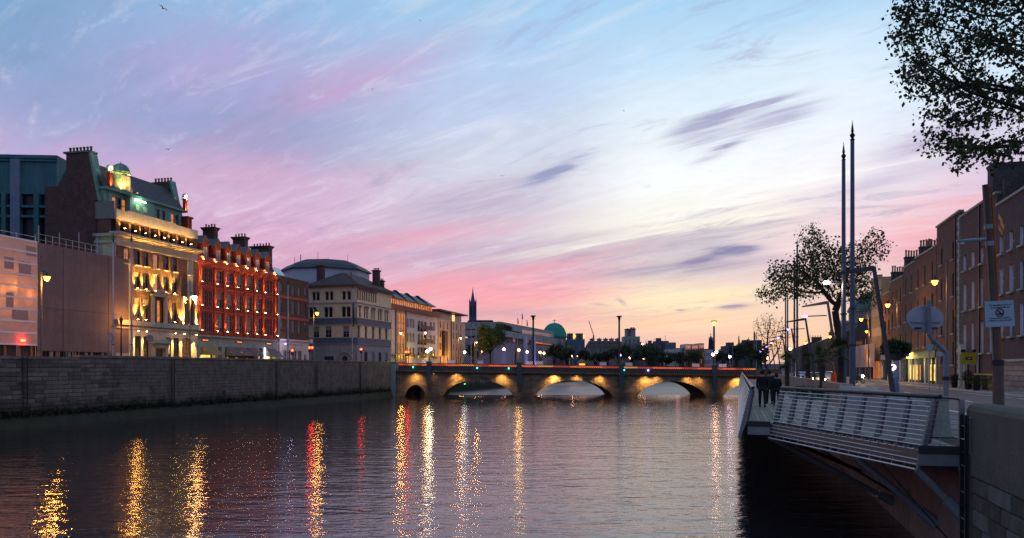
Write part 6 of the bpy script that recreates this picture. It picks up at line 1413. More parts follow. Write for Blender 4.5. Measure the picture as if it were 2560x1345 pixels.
# ================================================================== trees
def tube_between(m, p, q, r0, r1, n=5):
    m.tube([p, q], [r0, r1], n, cap=False)
def colonise(att, root, d0, step=.35, infl=2.2, kill=.6, maxit=90, seed=1, trunk=0):
    """space colonisation: grows a natural branch skeleton towards the attractor points"""
    import numpy as np
    rng = np.random.default_rng(seed); att = np.array(att); nodes = [np.array(root, float)]; par = [-1]; d = np.array(d0, float)
    for i in range(trunk): d = d+rng.normal(0,.12,3); d /= np.linalg.norm(d); nodes.append(nodes[-1]+d*step); par.append(len(nodes)-2)
    N = np.array(nodes)
    for it in range(maxit):
        if len(att) == 0: break
        D = np.linalg.norm(att[:,None,:]-N[None,:,:], axis=2); near = D.argmin(1); dist = D[np.arange(len(att)), near]
        ok = dist < infl*(3 if it < 12 else 1)
        if not ok.any(): break
        new = []; 
        for k in np.unique(near[ok]):
            v = (att[(near == k) & ok]-N[k]); v /= np.linalg.norm(v, axis=1)[:,None]; g = v.sum(0)+rng.normal(0,.25,3)
            n_ = np.linalg.norm(g)
            if n_ < 1e-6: continue
            new.append((N[k]+g/n_*step, k))
        if not new: break
        for p_, k in new: par.append(int(k))
        N = np.vstack([N, [p_ for p_, _ in new]])
        D2 = np.linalg.norm(att[:,None,:]-N[None,-len(new):,:], axis=2).min(1); att = att[D2 > kill]
        if len(N) > 5000: break
    ch = [0]*len(N); rad2 = [0.0]*len(N)
    for i in range(len(N)-1, 0, -1):
        if rad2[i] == 0: rad2[i] = 1.0
        rad2[par[i]] += rad2[i]; ch[par[i]] += 1
    return N, par, rad2, ch
def tree_from(N, par, rad2, tip, name_parent, bark, pw=.5, maxr=1e9, n=5, kind='branches'):
    m = M()
    for i in range(1, len(N)):
        r0 = min(maxr, tip*rad2[par[i]]**pw); r1 = min(maxr, tip*rad2[i]**pw); r0 = min(r0, r1*1.6)
        tube_between(m, Vector(N[par[i]]), Vector(N[i]), r0, r1, n if rad2[i] > 6 else 3)
    return obj(kind, m, bark, name_parent)
BARK = mt('tree_bark', (.035,.028,.024), .95, .4, 3, .5); BARK2 = mt('tree_bark_grey', (.05,.04,.04), .95, .4, 3, .5)
LG1 = LEAF('sycamore_leaf', (.04,.06,.02)); LG1b = LEAF('sycamore_leaf_olive', (.075,.08,.025)); LG2 = LEAF('quay_tree_leaf', (.06,.075,.025)); LG3 = LEAF('lime_leaf', (.075,.12,.035)); LG4 = LEAF('far_leaf', (.05,.07,.03))
# big overhanging tree at top right: trunk stands outside the frame on the quay
rng = random.Random(11); att = []
poly = [(2240,-30),(2226,60),(2235,130),(2250,190),(2240,215),(2262,262),(2330,300),(2305,365),(2345,400),(2385,440),(2440,410),(2500,415),(2600,380),(2760,330),(2900,150),(2880,-120),(2700,-330),(2450,-330),(2290,-200)]
def inpoly(x, y):
    c = False; j = len(poly)-1
    for i in range(len(poly)):
        (x1,y1),(x2,y2) = poly[i], poly[j]
        if (y1 > y) != (y2 > y) and x < (x2-x1)*(y-y1)/(y2-y1)+x1: c = not c
        j = i
    return c
while len(att) < 2300:
    x, y = rng.uniform(2200,2900), rng.uniform(-330,440)
    if not inpoly(x, y): continue
    hole = mnoise.noise(Vector((x*.013, y*.013, 2.0)))
    if hole > .36: continue
    att.append(tuple(P(x, y, rng.uniform(18.5, 24.5))))
bt = thing('overhanging_tree', 'large leafy tree overhanging from the right, its branches filling the upper corner', 'tree', (0,0,0))
root = P(2790, 1150, 21.8); root.z = ZR
N, par, rad2, ch = colonise(att, root, (-.05,0,1), step=.26, infl=1.9, kill=.36, seed=4, trunk=22, maxit=120)
bt.location = root
for i in range(len(N)): N[i] -= (root.x, root.y, root.z)
tree_from(N, par, rad2, .0095, bt, BARK, pw=.5, maxr=.33)
lp1, lp2 = [], []
rg = random.Random(5)
for i in range(1, len(N)):
    if rad2[i] > 9: continue
    d = Vector(N[i])-Vector(N[par[i]])
    pxp = 1280+F*(N[i][0]+root.x)/(N[i][1]+root.y)
    k = 12 if pxp > 2380 else 11
    for _ in range(k): (lp1 if rg.random() < .7 else lp2).append(Vector(N[i])+d*rg.uniform(-.5,.9)+Vector((rg.gauss(0,.11),rg.gauss(0,.11),rg.gauss(0,.11))))
print('big tree nodes', len(N), 'leaves', len(lp1)+len(lp2))
obj('crown', leaf_cloud(lp1, .118, 3), LG1, bt); obj('crown', leaf_cloud(lp2, .105, 8), LG1b, bt)
# quayside tree
def std_tree(lab, base, parts, n, step, infl, kill, leaf, lsz, lmat, tip, seed, d0=(0,0,1), trunk=8, per=8, bark=BARK, grp=None, maxr=.4, lv=9, spread=.14):
    rng = random.Random(seed); att = []
    w_ = [p[2][0]*p[2][1]*p[2][2] for p in parts]
    while len(att) < n:
        c = rng.choices(parts, w_)[0]; v = Vector((rng.gauss(0,1),rng.gauss(0,1),rng.gauss(0,1))).normalized()*rng.random()**.4
        att.append((c[0]+v.x*c[2][0], v.y*c[2][1], c[1]+v.z*c[2][2]))
    t_ = thing('tree', lab, 'tree', base, 0, grp)
    N, par, rad2, ch = colonise(att, (0,0,0), d0, step, infl, kill, seed=seed, trunk=trunk)
    tree_from(N, par, rad2, tip, t_, bark, maxr=maxr)
    rg = random.Random(seed+1); L_ = []
    if per:
        for i in range(1, len(N)):
            if rad2[i] > lv: continue
            for _ in range(per): L_.append(Vector(N[i])+Vector((rg.gauss(0,spread),rg.gauss(0,spread),rg.gauss(0,spread))))
        obj('crown', leaf_cloud(L_, lsz, seed), lmat, t_)
    print(lab[:20], len(N), len(L_))
    return t_
Yt = 58; s_ = Yt/F
def tp(px, py): return ((px-2102)*s_, (HZ-py)*s_+CZ-ZR)
parts = []
for px, py, rx, rz_ in ((2140,650,40,40),(2165,740,35,25),(2000,700,80,50),(2060,660,75,62),(2030,605,40,45),(2110,700,60,55),(1925,735,38,20),(2180,615,35,42),(2205,625,24,24),(2150,680,38,45),(2140,735,45,25),(1950,690,40,40)):
    x, z = tp(px, py); parts.append((x, z, (rx*s_, min(rx,60)*s_, rz_*s_)))
std_tree('broad leafy quayside tree behind the twin masts', (P(2102,0,Yt).x, Yt, ZR), parts, 2600, .25, 2.2, .32, 1, .18, LG2, .013, 21, d0=(-.12,0,1), trunk=13, per=7, maxr=.36, spread=.22)
Yt = 125; s2 = Yt/F
parts = [((px-1923)*s2, (HZ-py)*s2+CZ-ZR, (rx*s2, rx*s2*.8, rz_*s2)) for px, py, rx, rz_ in ((1915,815,38,38),(1945,825,30,40),(1900,850,25,25),(1935,870,35,22))]
std_tree('bare twiggy tree left of the quayside tree', (P(1925,0,Yt).x, Yt, ZR), parts, 1100, .32, 2.8, .42, 1, .22, LG4, .017, 31, trunk=8, per=1, bark=BARK2, maxr=.4, spread=.2)
# palms
def palm(px, Y, hpx, lab, seed, n=34, fl=1.15, r=.16):
    rg = random.Random(seed); o = thing('palm_tree', lab, 'palm tree', (P(px,0,Y).x, Y, ZR), 0, 'palms on the right quay'); h = CZ+(HZ-hpx)/F*Y-ZR
    obj('trunk', M().lathe((0,0,0),[(r*(1.25 if k == 0 else 1+.14*(k % 2)), h*k/14) for k in range(15)],9), mt('palm_trunk', (.05,.035,.028), .95, .5, 4, .6), o)
    m = M()
    for i in range(n):
        a = rg.uniform(0, 2*pi); el_ = rg.uniform(-.7, 1.35); ln = fl*rg.uniform(.75,1.1)
        d = Vector((cos(a)*cos(el_), sin(a)*cos(el_), sin(el_))); b0 = Vector((0,0,h)); hub = b0+d*ln*.45
        m.tube([b0, hub], [.018,.01], 3, cap=False); side = d.cross(Vector((0,0,1)))
        side = side.normalized() if side.length > .01 else Vector((1,0,0)); upv = side.cross(d).normalized()
        for k in range(13):
            t = (k-6)/6*1.45; dd = (d*cos(t)+side*sin(t)).normalized()-Vector((0,0,.18*abs(t)))+upv*.05
            w_ = dd.cross(upv).normalized()*.022; tip_ = hub+dd*ln*.55*(1-.25*abs(t)/1.45)-Vector((0,0,.06))
            m.q(hub-w_, hub+w_, tip_)
    obj('crown', m, LEAF('palm_leaf', (.035,.06,.018)), o)
    return o
palm(2102, 45.5, 880, 'tallest palm with dark trunk just left of the near masts', 1, 40, 1.25)
palm(2056, 50, 893, 'palm in the middle of the three, its crown touching the tallest', 2, 38, 1.25)
palm(1968, 60, 905, 'shorter palm left of the slim masts', 3, 34, 1.15)
palm(2020, 75, 900, 'farther palm behind the middle one', 5, 30, 1.3, .2)
# low hedges on the quay
for k, (px, Y, w_, h_, lab) in enumerate(((2035,47,1.5,.75,'low clipped hedge between the palms'),(2077,50,.9,.8,'rounded dark shrub right of the middle palm'),(2000,55,.9,.6,'loose low shrub beside the slim masts'))):
    o = thing('hedge', lab, 'hedge', (P(px,0,Y).x, Y, ZR)); obj('foliage', leaf_cloud(blob_pts(1500,(0,0,h_*.5),(w_,.6,h_*.62),k+40), .12, k), LF1, o); obj('planter_box', M().box(-w_*.9,w_*.9,-.4,.4,0,.3), STONE2, o)
# domed tree by the offices and dark far trees
def cloud_tree(lab, px, py, rx, rz_, Y, mat, n, ls, seed, trunk=True, z0=ZR, grp='dark round trees beyond the bridge', ry=None):
    s_ = Y/F; h = CZ+(HZ-py)*s_-z0
    o = thing('tree', lab, 'tree', (P(px,0,Y).x, Y, z0), 0, grp)
    if trunk:
        m = M().tube([(0,0,0),(.1,0,h*.5),(0,.1,h)], [.3,.22,.1], 7)
        rg = random.Random(seed)
        for i in range(7): a = rg.uniform(0,2*pi); m.tube([(.05,0,h*rg.uniform(.3,.6)),(cos(a)*rx*s_*.6, sin(a)*rx*s_*.6, h*rg.uniform(.8,1.2))], [.13,.03], 5)
        obj('trunk', m, BARK, o)
    pts = []
    rg = random.Random(seed); nb = 9
    for i in range(nb):
        a = rg.uniform(0,2*pi); u = rg.uniform(-.7,.8); k = sqrt(1-u*u)*.62
        pts += blob_pts(n//nb, (cos(a)*k*rx*s_, sin(a)*k*rx*s_*.8, h+u*.66*rz_*s_), (rx*s_*.5, rx*s_*.5, rz_*s_*.48), seed*13+i, .5)
    obj('crown', leaf_cloud(pts, ls, seed), mat, o); return o
cloud_tree('big rounded green tree between the beige block and the offices', 1225, 846, 40, 50, 225, LG3, 9000, .42, 3, grp=None, z0=ZS)
for i, (px, py, rx, rz_, Y, lab) in enumerate(((1385,880,24,26,240,'dark tree before the right end of the offices'),(1418,883,22,24,255,'dark tree under the orange office glazing'),(1182,880,14,22,235,'narrow dark tree beside the beige end block'),(1490,893,22,14,300,'low tree below the stone terrace'),
    (1545,886,26,22,300,'dark tree left of the tower block'),(1580,880,30,28,310,'dark tree below the tower block'),(1622,880,34,30,315,'broad dark tree right of the violet globe'),(1665,893,26,18,320,'low dark tree before the white houses'),(1700,894,26,16,330,'low tree before the red brick houses'),(1742,893,24,18,340,'low tree left of the windmill tower'),
    (1806,888,26,20,320,'dark tree right of the windmill tower'),(1842,882,26,26,300,'dark tree behind the thin masts'),(1878,875,26,32,290,'tall dark tree at the right end of the bridge'),(1903,885,22,26,230,'dark tree under the bare tree'),(1458,888,16,16,290,'small tree beside the orange kiosk'),(1520,890,18,16,295,'small tree behind the tall lamp column'))):
    cloud_tree(lab, px, py, rx, rz_, Y, LG4, 1700, .6, 60+i)
for i, (px, py, Y, lab) in enumerate(((1707,880,300,'spiky palm silhouette before the red brick houses'),(1722,888,305,'smaller spiky palm right of the palm silhouette'))):
    o = palm(px, Y, py, lab, 70+i, 26, 2.4, .45); o['group'] = 'far palms beyond the bridge'
# ================================================================== skyline beyond
def blk(name, lab, px0, px1, py, Y, mat, D=12, rows=3, cols=4, wpx=.5, gm=None, parts=(), cat='building', z0=ZR, rz=0):
    x0, x1 = (px0-1280)/F*Y, (px1-1280)/F*Y; H = CZ+(HZ-py)/F*Y-z0; L = x1-x0
    o = thing(name, lab, cat, (x0, Y, z0), rz); f = Face(o)
    fh = (H-1)/max(1, rows)
    for j in range(rows):
        for i in range(cols): f.win(L*(i+.5)/cols, .6+j*fh+.2, L/cols*wpx, fh*.6, 1, 1, FR, (gm or [GL,GLB,GL])[(i+j*2) % len(gm or [0,0,0])], None, dep=.35, bar=.12)
    b_ = Bld.__new__(Bld); b_.__dict__.update(f.__dict__); b_.t = o; b_.ops = f.ops; b_.arches = f.arches
    b_.body('wall', 0, L, 0, H, D, mat); o.__dict__ if False else None
    return o, L, H
DK = mt('far_dark_wall', (.06,.055,.075), .9, .3, .3); DK2 = mt('far_stone_wall', (.12,.10,.10), .9, .3, .3); FW = mt('far_white_wall', (.4,.38,.42), .85, .15, .3); FRD = mt('far_red_wall', (.22,.06,.035), .85, .2, .3)
# church spire
Y = 480; c = P(1182,0,Y); ch_ = thing('church_spire', 'dark gothic church tower with a sharp spire', 'church', (c.x, Y, ZR)); q_ = lambda py: CZ+(HZ-py)/F*Y-ZR; k_ = Y/F
DS = mt('spire_stone', (.05,.055,.09), .9, .25, .4)
obj('tower', M().box(-9*k_,9*k_,-9*k_,9*k_,0,q_(757)), DS, ch_)
for sx in (-1,1):
    for sy in (-1,1): obj('pinnacle', M().lathe((sx*8*k_,sy*8*k_,q_(757)),[(1.3*k_,0),(1.2*k_,2*k_),(.1,9*k_)],6), DS, ch_)
    obj('belfry_opening', M().box(sx*4*k_-1.4*k_,sx*4*k_+1.4*k_,-9.3*k_,-9.02*k_,q_(790),q_(765)), BLACKP, ch_)
obj('spire', M().lathe((0,0,q_(757)),[(7.5*k_,0),(5*k_,6*k_),(1.6*k_,26*k_),(.1*k_,40*k_)],8), DS, ch_)
obj('nave', M().box(-14*k_,40*k_,5,60,0,q_(800)), DS, ch_); obj('nave_roof', M().hexa([(-14*k_,4,q_(800)),(50*k_,4,q_(800)),(50*k_,60,q_(800)),(-14*k_,60,q_(800))],[(-10*k_,28,q_(793)),(46*k_,28,q_(793)),(46*k_,36,q_(793)),(-10*k_,36,q_(793))]), mt('far_slate', (.07,.09,.12), .6), ch_)
# civic offices
CON = mt('office_concrete', (.22,.18,.18), .85, .2, .5, .15, streak=.4)
b = Bld('concrete_offices', 'stepped concrete offices with roof garden, blue lit columns and orange glazing', LF, 1232, 1425, ZS); L = b.L; e2 = CZ-ZS
b.Zq = lambda px, py: b.z(px, py)
def span(a, c): return b.x(a), b.x(c)
H1 = b.Zq(1335, 845); 
f0, f1 = span(1236, 1424)
obj('band_beam', M().hexa([(f0,-1.6,b.Zq(1262,843)),(f1,-1.6,b.Zq(1424,868)),(f1,12,b.Zq(1424,868)),(f0,12,b.Zq(1262,843))],[(f0,-1.6,b.Zq(1262,829)),(f1,-1.6,b.Zq(1424,853)),(f1,12,b.Zq(1424,853)),(f0,12,b.Zq(1262,829))]), CON, b.t)
t0, t1 = span(1266, 1395)
obj('upper_block', M().hexa([(t0,2,b.Zq(1300,828)),(t1,2,b.Zq(1395,846)),(t1,20,b.Zq(1395,846)),(t0,20,b.Zq(1300,828))],[(t0,2,b.Zq(1300,812)),(t1,2,b.Zq(1395,829)),(t1,20,b.Zq(1395,829)),(t0,20,b.Zq(1300,812))]), CON, b.t)
u0, u1 = span(1316, 1393); obj('upper_glazing', M().hexa([(u0,1.75,b.Zq(1316,833)),(u1,1.75,b.Zq(1393,844)),(u1,1.95,b.Zq(1393,844)),(u0,1.95,b.Zq(1316,833))],[(u0,1.75,b.Zq(1316,824)),(u1,1.75,b.Zq(1393,836)),(u1,1.95,b.Zq(1393,836)),(u0,1.95,b.Zq(1316,824))]), mt('peach_mirror', (.55,.33,.27), .25, .1, .5), b.t)
g0, g1 = span(1334, 1377); obj('orange_glazing', M().hexa([(g0,-.7,b.Zq(1334,858)),(g1,-.7,b.Zq(1377,863)),(g1,-.5,b.Zq(1377,863)),(g0,-.5,b.Zq(1334,858))],[(g0,-.7,b.Zq(1334,845)),(g1,-.7,b.Zq(1377,851)),(g1,-.5,b.Zq(1377,851)),(g0,-.5,b.Zq(1334,845))]), glass('sunset_glass', (.4,.12,.05), .2, .3, lit=(1,.26,.08), ls=.7), b.t)
for i in range(9): x = g0+(g1-g0)*i/8; obj('mullion', M().box(x-.12,x+.12,-.8,-.71,b.Zq(1355,860),b.Zq(1355,849)), BLACKP, b.t)
obj('lower_wall', M().box(f0,f1-2,.2,12,0,b.Zq(1355,862)), mt('office_lilac_stone', (.17,.14,.18), .85, .2, .6, .1, streak=.3), b.t)
obj('recess', M().box(span(1262,0)[0],g0-.1,-.1,.19,b.Zq(1300,858),b.Zq(1300,844)), BLACKP, b.t)
for px in (1284,1311,1318): obj('warm_window', M().box(b.x(px)-1.6,b.x(px)+1.6,-.3,-.12,b.Zq(px,855),b.Zq(px,846)), glass('dim_warm_glass', (.2,.12,.06), .3, .4, lit=(1,.45,.15), ls=.22), b.t)
BLU = glass('blue_lit_column', (.2,.2,.5), .5, .2, lit=(.16,.19,.85), ls=.75)
for px in (1298,1320): obj('lit_column', M().tube([(b.x(px),-2.2,0),(b.x(px),-2.2,b.Zq(px,842))], 1.0, 12), mt('pale_column', (.55,.55,.62), .6), b.t); light('SPOT', b.t, (b.x(px)-.6,-4.3,.4), 900, (.12,.16,1), (.12,.42,1), 46, .6, .15)
for px in (1289,1330,1352): obj('dark_slot', M().box(b.x(px)-1,b.x(px)+1,.05,.19,0,b.Zq(px,872)), BLACKP, b.t)
for px in (1338,1344,1350,1356):
    for za, zb_ in ((.3,2.6),(4.2,6.8)): obj('window', M().box(b.x(px)-.5,b.x(px)+.5,.08,.19,za,zb_), GL, b.t)
light('POINT', b.t, (b.x(1262),-4,3.5), 220, (.35,.35,1), r=.4)
gd = obj('roof_garden', leaf_cloud(blob_pts(1800,(t0-6,-.2,b.Zq(1280,824)),(9,1.2,1.3),77)+blob_pts(800,(t0+3,.2,b.Zq(1300,826)),(6,1,1.0),78), .5, 2), LG4, b.t)
for px, py, lab in ((1294,794,'left flag hanging on its pole above the offices'),(1305,783,'middle and tallest of the three flags above the offices'),(1317,799,'right flag of the three above the offices')):
    Y = LY(LF, 1290)+3; o = thing('flag', lab, 'flag', (P(px,0,Y).x, Y, b.z0+b.Zq(1300,812)), 0, 'three flags above the offices'); h = CZ+(HZ-py)/F*Y-o.location.z
    obj('pole', M().tube([(0,0,-1),(0,0,h)], .07, 6), GALV, o); obj('cloth', M().hexa([(.08,0,h-2.2),(.5,.1,h-2.5),(.5,.14,h-2.5),(.08,.04,h-2.2)],[(.05,0,h-.1),(.25,.1,h-.5),(.25,.14,h-.5),(.05,.04,h-.1)]), mt('flag_navy', (.03,.03,.12), .8), o)
# green dome with cross
Y = 400; c = P(1386,0,Y); k_ = Y/F; q_ = lambda py: CZ+(HZ-py)/F*Y-ZR
o = thing('church_dome', 'bright green copper church dome with a small cross', 'church', (c.x, Y, ZR))
obj('drum', M().lathe((0,0,0),[(29*k_,0),(29*k_,q_(845))],24), DK2, o)
dm_ = obj('dome', M().lathe((0,0,q_(845)),[(30.5*k_,0),(30*k_,6*k_),(28.4*k_,12*k_),(24*k_,23*k_),(17.5*k_,31*k_),(9*k_,36*k_),(1.5*k_,38.5*k_)],28), COPPER2, o, smooth=True)
for i in range(28): t = 2*pi*i/28; obj('dome_rib', M().tube([(r*k_*cos(t),r*k_*sin(t),q_(845)+z*k_) for r, z in ((30.7,0),(28.6,12),(24.2,23),(17.7,31),(9.1,36.1))], .16, 4), COPPER2, o)
obj('cross', M().box(-.12,.12,-.12,.12,q_(807),q_(798)).box(-.9,.9,-.1,.1,q_(802.4),q_(801.2)), DARKM, o)
# apartments with lit penthouses, stone terrace, tower block, etc
o, L, H = blk('roof_apartments', 'dark glazed apartments with two glowing yellow penthouse boxes', 1418, 1462, 848, 380, mt('far_teal_wall',(.05,.09,.12),.8), rows=3, cols=5)
for a, c in ((1420,1433),(1441,1458)): obj('penthouse', M().box((a-1418)/F*380,(c-1418)/F*380,1,8,H,H+15/F*380), DK, o)
for a, c in ((1433,1440),(1458,1464)): obj('lit_room', M().box((a-1418)/F*380,(c-1418)/F*380,1,6,H+1,H+11/F*380), em('penthouse_glow',(1,.5,.05),1.6), o)
Y = 370; o, L, H = blk('stone_terrace', 'long grey stone terrace with a row of stout capped chimneys', 1470, 1560, 862, Y, DK2, rows=3, cols=13, wpx=.42)
obj('roof', M().hexa([(0,.5,H),(L,.5,H),(L,10,H),(0,10,H)],[(1,5,H+2),(L-1,5,H+2),(L-1,7,H+2),(1,7,H+2)]), SLATE, o)
obj('cornice', M().box(-.2,L+.2,-.5,.2,H-.5,H-.002), DK2, o)
for px in (1479,1497,1513,1528,1543): x = (px-1470)/F*Y; chimney(Face(o), x-.1, x+1.5, 3, 6, H, CZ+(HZ-846)/F*Y-ZR, DK2, 4, cap=.7, lip=.35, ph=.5)
cr = thing('tower_crane', 'thin reddish crane jib leaning above the stone terrace', 'crane', (P(1484,0,600).x, 600, ZR)); zc1 = CZ+(HZ-838)/F*600-ZR; zc2 = CZ+(HZ-802)/F*600-ZR
CRM = mt('crane_red', (.2,.05,.04), .6)
obj('mast', M().box(-.5,.5,-.5,.5,0,zc1), CRM, cr); dxc = (1472-1484)/F*600
for s1 in (-.35,.35): obj('jib_chord', M().tube([(s1,0,zc1),(dxc+s1*.3,0,zc2)], .14, 5), CRM, cr)
for i in range(9): t = i/9; t2 = (i+1)/9; obj('jib_brace', M().tube([(-.35*(1-.7*t)+dxc*t,0,zc1+(zc2-zc1)*t),(.35*(1-.7*t2)+dxc*t2,0,zc1+(zc2-zc1)*t2)], .09, 4), CRM, cr)
Y = 520; o, L, H = blk('tower_block', 'square concrete tower block with rooftop drums above the trees', 1560, 1600, 841, Y, mt('far_blue_concrete',(.14,.19,.23),.8), rows=5, cols=4)
k_ = Y/F; obj('upper_tower', M().box(8*k_,30*k_,2,12,H,H+18*k_), mt('far_tan_concrete',(.2,.16,.16),.8), o); obj('top_slab', M().box(7*k_,31*k_,1.5,12.5,H+18*k_,H+20*k_), DK, o)
for x in (21,27): obj('roof_drum', M().lathe((x*k_,5,H+20*k_),[(2.6*k_,0),(2.6*k_,3.5*k_)],10), DK, o)
for j in range(3): obj('window', M().box(10*k_,18*k_,1.7,1.99,H+(2+j*5)*k_,H+(5+j*5)*k_), GL, o)
for px0, px1, py, Y, mat, r_, c_, lab in ((1600,1622,862,430,DK,3,3,'low dark building right of the tower block'),(1622,1642,858,450,DK,3,3,'dark gabled building left of the long flat block'),(1641,1672,852,440,DK,4,5,'dark flat roofed block with a small mast'),(1670,1690,856,430,mt('far_blue_wall',(.07,.09,.13),.8),3,4,'blue grey block behind the pale houses'),
    (1672,1688,873,350,mt('far_mint_wall',(.3,.36,.36),.8),3,3,'pale mint house beyond the bridge'),(1689,1703,872,352,FW,3,3,'white house left of the red brick houses'),(1703,1714,876,350,mt('far_pink_wall',(.35,.25,.24),.8),2,2,'small pinkish house beside the white house'),(1714,1727,874,351,FRD,3,2,'left red brick house with pale attic'),(1728,1746,874,353,FRD,3,4,'wide red brick house with arched pale attic'),(1747,1760,872,352,FRD,3,3,'dark red brick house beside the white hotel'),(1761,1784,874,354,FW,3,6,'white house with many small windows by the windmill tower'),
    (1712,1752,860,420,mt('far_teal_glass_wall',(.03,.07,.09),.5),3,6,'teal glazed block above the red houses'),(1784,1816,880,400,DK2,2,5,'low grey buildings right of the windmill tower'),(1818,1862,864,380,DK,3,6,'dark block with green netting behind the masts'),(1861,1880,858,370,DK,4,3,'taller dark block at the right end of the skyline'),
    (1440,1475,868,420,mt('far_teal_wall',(.05,.09,.12),.8),2,5,'low teal roofed building before the crane'),(1560,1605,858,440,DK2,2,6,'low wide brick base under the tower block'),(1885,1905,850,300,mt('far_green_box',(.02,.06,.06),.8),3,2,'narrow dark green tower behind the bare tree'),(1160,1262,858,420,DK,3,8,'dark low buildings behind the round tree')):
    gm_ = [GLO, GL, GLB] if mat is FRD else None
    o, L, H = blk('distant_building', lab, px0, px1, py, Y, mat, rows=r_, cols=c_, gm=gm_)
    if mat in (FRD, FW): obj('attic', M().box(0,L,-.1,10,H,H+(14 if mat is FRD else 2)/F*Y), FW if mat is FRD else DK, o)
    if mat is FRD:
        for i in range(3): obj('attic_window', M().box(L*(.15+.28*i),L*(.3+.28*i),-.2,-.11,H+3/F*Y,H+10/F*Y), GLO, o)
    if mat is DK: 
        obj('roof_plant', M().box(L*.1,L*.45,2,6,H,H+1.6), DK, o); obj('roof_mast', M().tube([(L*.8,3,H),(L*.8,3,H+3)], .12, 5), DARKM, o)
# windmill tower
Y = 450; k_ = Y/F; o = thing('windmill_tower', 'dark tapering round tower with green onion cap', 'tower', (P(1777,0,Y).x, Y, ZR)); q_ = lambda py: CZ+(HZ-py)/F*Y-ZR
obj('shaft', M().lathe((0,0,0),[(9*k_,0),(7.2*k_,q_(880)),(5*k_,q_(848))],18), mt('windmill_dark', (.03,.025,.05), .9), o)
obj('onion_cap', M().lathe((0,0,q_(848)),[(5.3*k_,0),(5.6*k_,1.5*k_),(4.6*k_,4*k_),(2.2*k_,6.5*k_),(.6*k_,8.5*k_),(.2*k_,10*k_)],16), COPPER2, o, smooth=True)
obj('figure_vane', M().box(-.15,.15,-.1,.1,q_(838),q_(834)).box(-.5,.3,-.06,.06,q_(835.6),q_(835)), DARKM, o)
st(obj('distant_hills', M().hexa([(-900,1900,-5),(1500,1900,-5),(1500,2300,-5),(-900,2300,-5)],[(-900,2050,14),(1500,2050,18),(1500,2200,18),(-900,2200,14)]), mt('hill_blue', (.05,.05,.08), .9)))
# orange kiosk
o = thing('kiosk', 'small orange lit kiosk beside the trees beyond the bridge', 'kiosk', (P(1455,0,280).x, 280, ZS)); obj('walls', M().box(-1.5,1.5,0,2.5,0,2.6), mt('kiosk_wall', (.3,.15,.05), .7), o); obj('roof', M().hexa([(-1.8,-.3,2.6),(1.8,-.3,2.6),(1.8,2.8,2.6),(-1.8,2.8,2.6)],[(-.3,1,3.7),(.3,1,3.7),(.3,1.5,3.7),(-.3,1.5,3.7)]), DK2, o); obj('hatch', M().box(-1,1,-.1,-.01,.9,2.2), em('kiosk_glow',(1,.4,.05),1.6), o)
# ================================================================== vehicles
def car(lab, loc, rz, body, lights=None, le=0, van=False, lc=None):
    o = thing('car', lab, 'car', loc, rz)
    prof = [(-2.1,.35),(-2.15,.62),(-2.0,.86),(-1.1,.96),(-.55,1.38),(.75,1.42),(1.5,1.02),(2.05,.95),(2.12,.55),(2.05,.32)] if not van else [(-2.3,.35),(-2.35,.9),(-1.9,1.2),(-1.3,1.95),(2.2,2.0),(2.3,.9),(2.3,.35)]
    def sec(y, k): return [(x, y, z if z < .9 else .9+(z-.9)) for x, z in prof]
    m = M(); a = [(y_, x_, z_) for x_, z_ in prof for y_ in (-.82,)]; c_ = [(.82, x_, z_) for x_, z_ in prof]
    a = [(-.82 if z_ < 1 else -.66, x_, z_) for x_, z_ in prof]; c_ = [(.82 if z_ < 1 else .66, x_, z_) for x_, z_ in prof]
    m.hexa(c_, a); obj('body', m, body, o)
    obj('windscreen', M().hexa([(-.6,-1.0,1.0),(.6,-1.0,1.0),(.6,-.98,.98),(-.6,-.98,.98)],[(-.56,-.62,1.35),(.56,-.62,1.35),(.56,-.58,1.33),(-.56,-.58,1.33)]), GL, o)
    obj('rear_window', M().hexa([(-.58,1.45,1.07),(.58,1.45,1.07),(.58,1.4,1.05),(-.58,1.4,1.05)],[(-.54,.85,1.4),(.54,.85,1.4),(.54,.8,1.38),(-.54,.8,1.38)]), GL, o)
    for s in (-1,1):
        obj('side_window', M().box(s*.72-.02,s*.72+.02,-.5,.75,1.02,1.32), GL, o)
        for y in (-1.35,1.3):
            w_ = obj('wheel', M().lathe((0,0,0),[(.31,-.1),(.32,0),(.31,.1)],16), mt('tyre', (.015,.015,.015), .9), o, (s*.78,y,.32), (0,pi/2,0)); obj('rim', M().lathe((0,0,0),[(.18,-.115),(.18,.115)],12), GALV, w_)
        hl_ = obj('headlight', M().ball((s*.6,-2.14,.66), .11, 8, 6), lights or GLB, o)
        obj('tail_light', M().box(s*.62-.12,s*.62+.12,2.08,2.14,.7,.85), mt('tail_red', (.3,.02,.02), .4), o)
    if le: light('POINT', o, (0,-2.6,.7), le, lc or (1,.75,.35), r=.3)
    obj('plate', M().box(-.26,.26,-2.2,-2.16,.42,.53), WHITEP, o)
    return o
HB = em('headlight_amber', (1,.72,.3), 260); HV = em('headlight_white', (.9,.8,1), 60)
HBb = em('headlight_blaze', (1,.72,.25), 160)
car('dark car with blazing amber headlights driving towards the camera', (P(2034,0,92).x, 92, ZR), RZ*.3, mt('car_dark', (.03,.03,.04), .3), HBb, 500)
car('pale blue car with violet sidelight behind the blazing car', (P(2004,0,100).x, 100, ZR), RZ*.3, mt('car_pale', (.4,.48,.52), .3, metal=.3), HV, 40, lc=(.7,.6,1))
car('pale car parked at the bend beside an orange barrel', (P(2076,0,110).x, 110, ZR), -.5, mt('car_silver', (.38,.4,.45), .3, metal=.4), BULBY, 10)
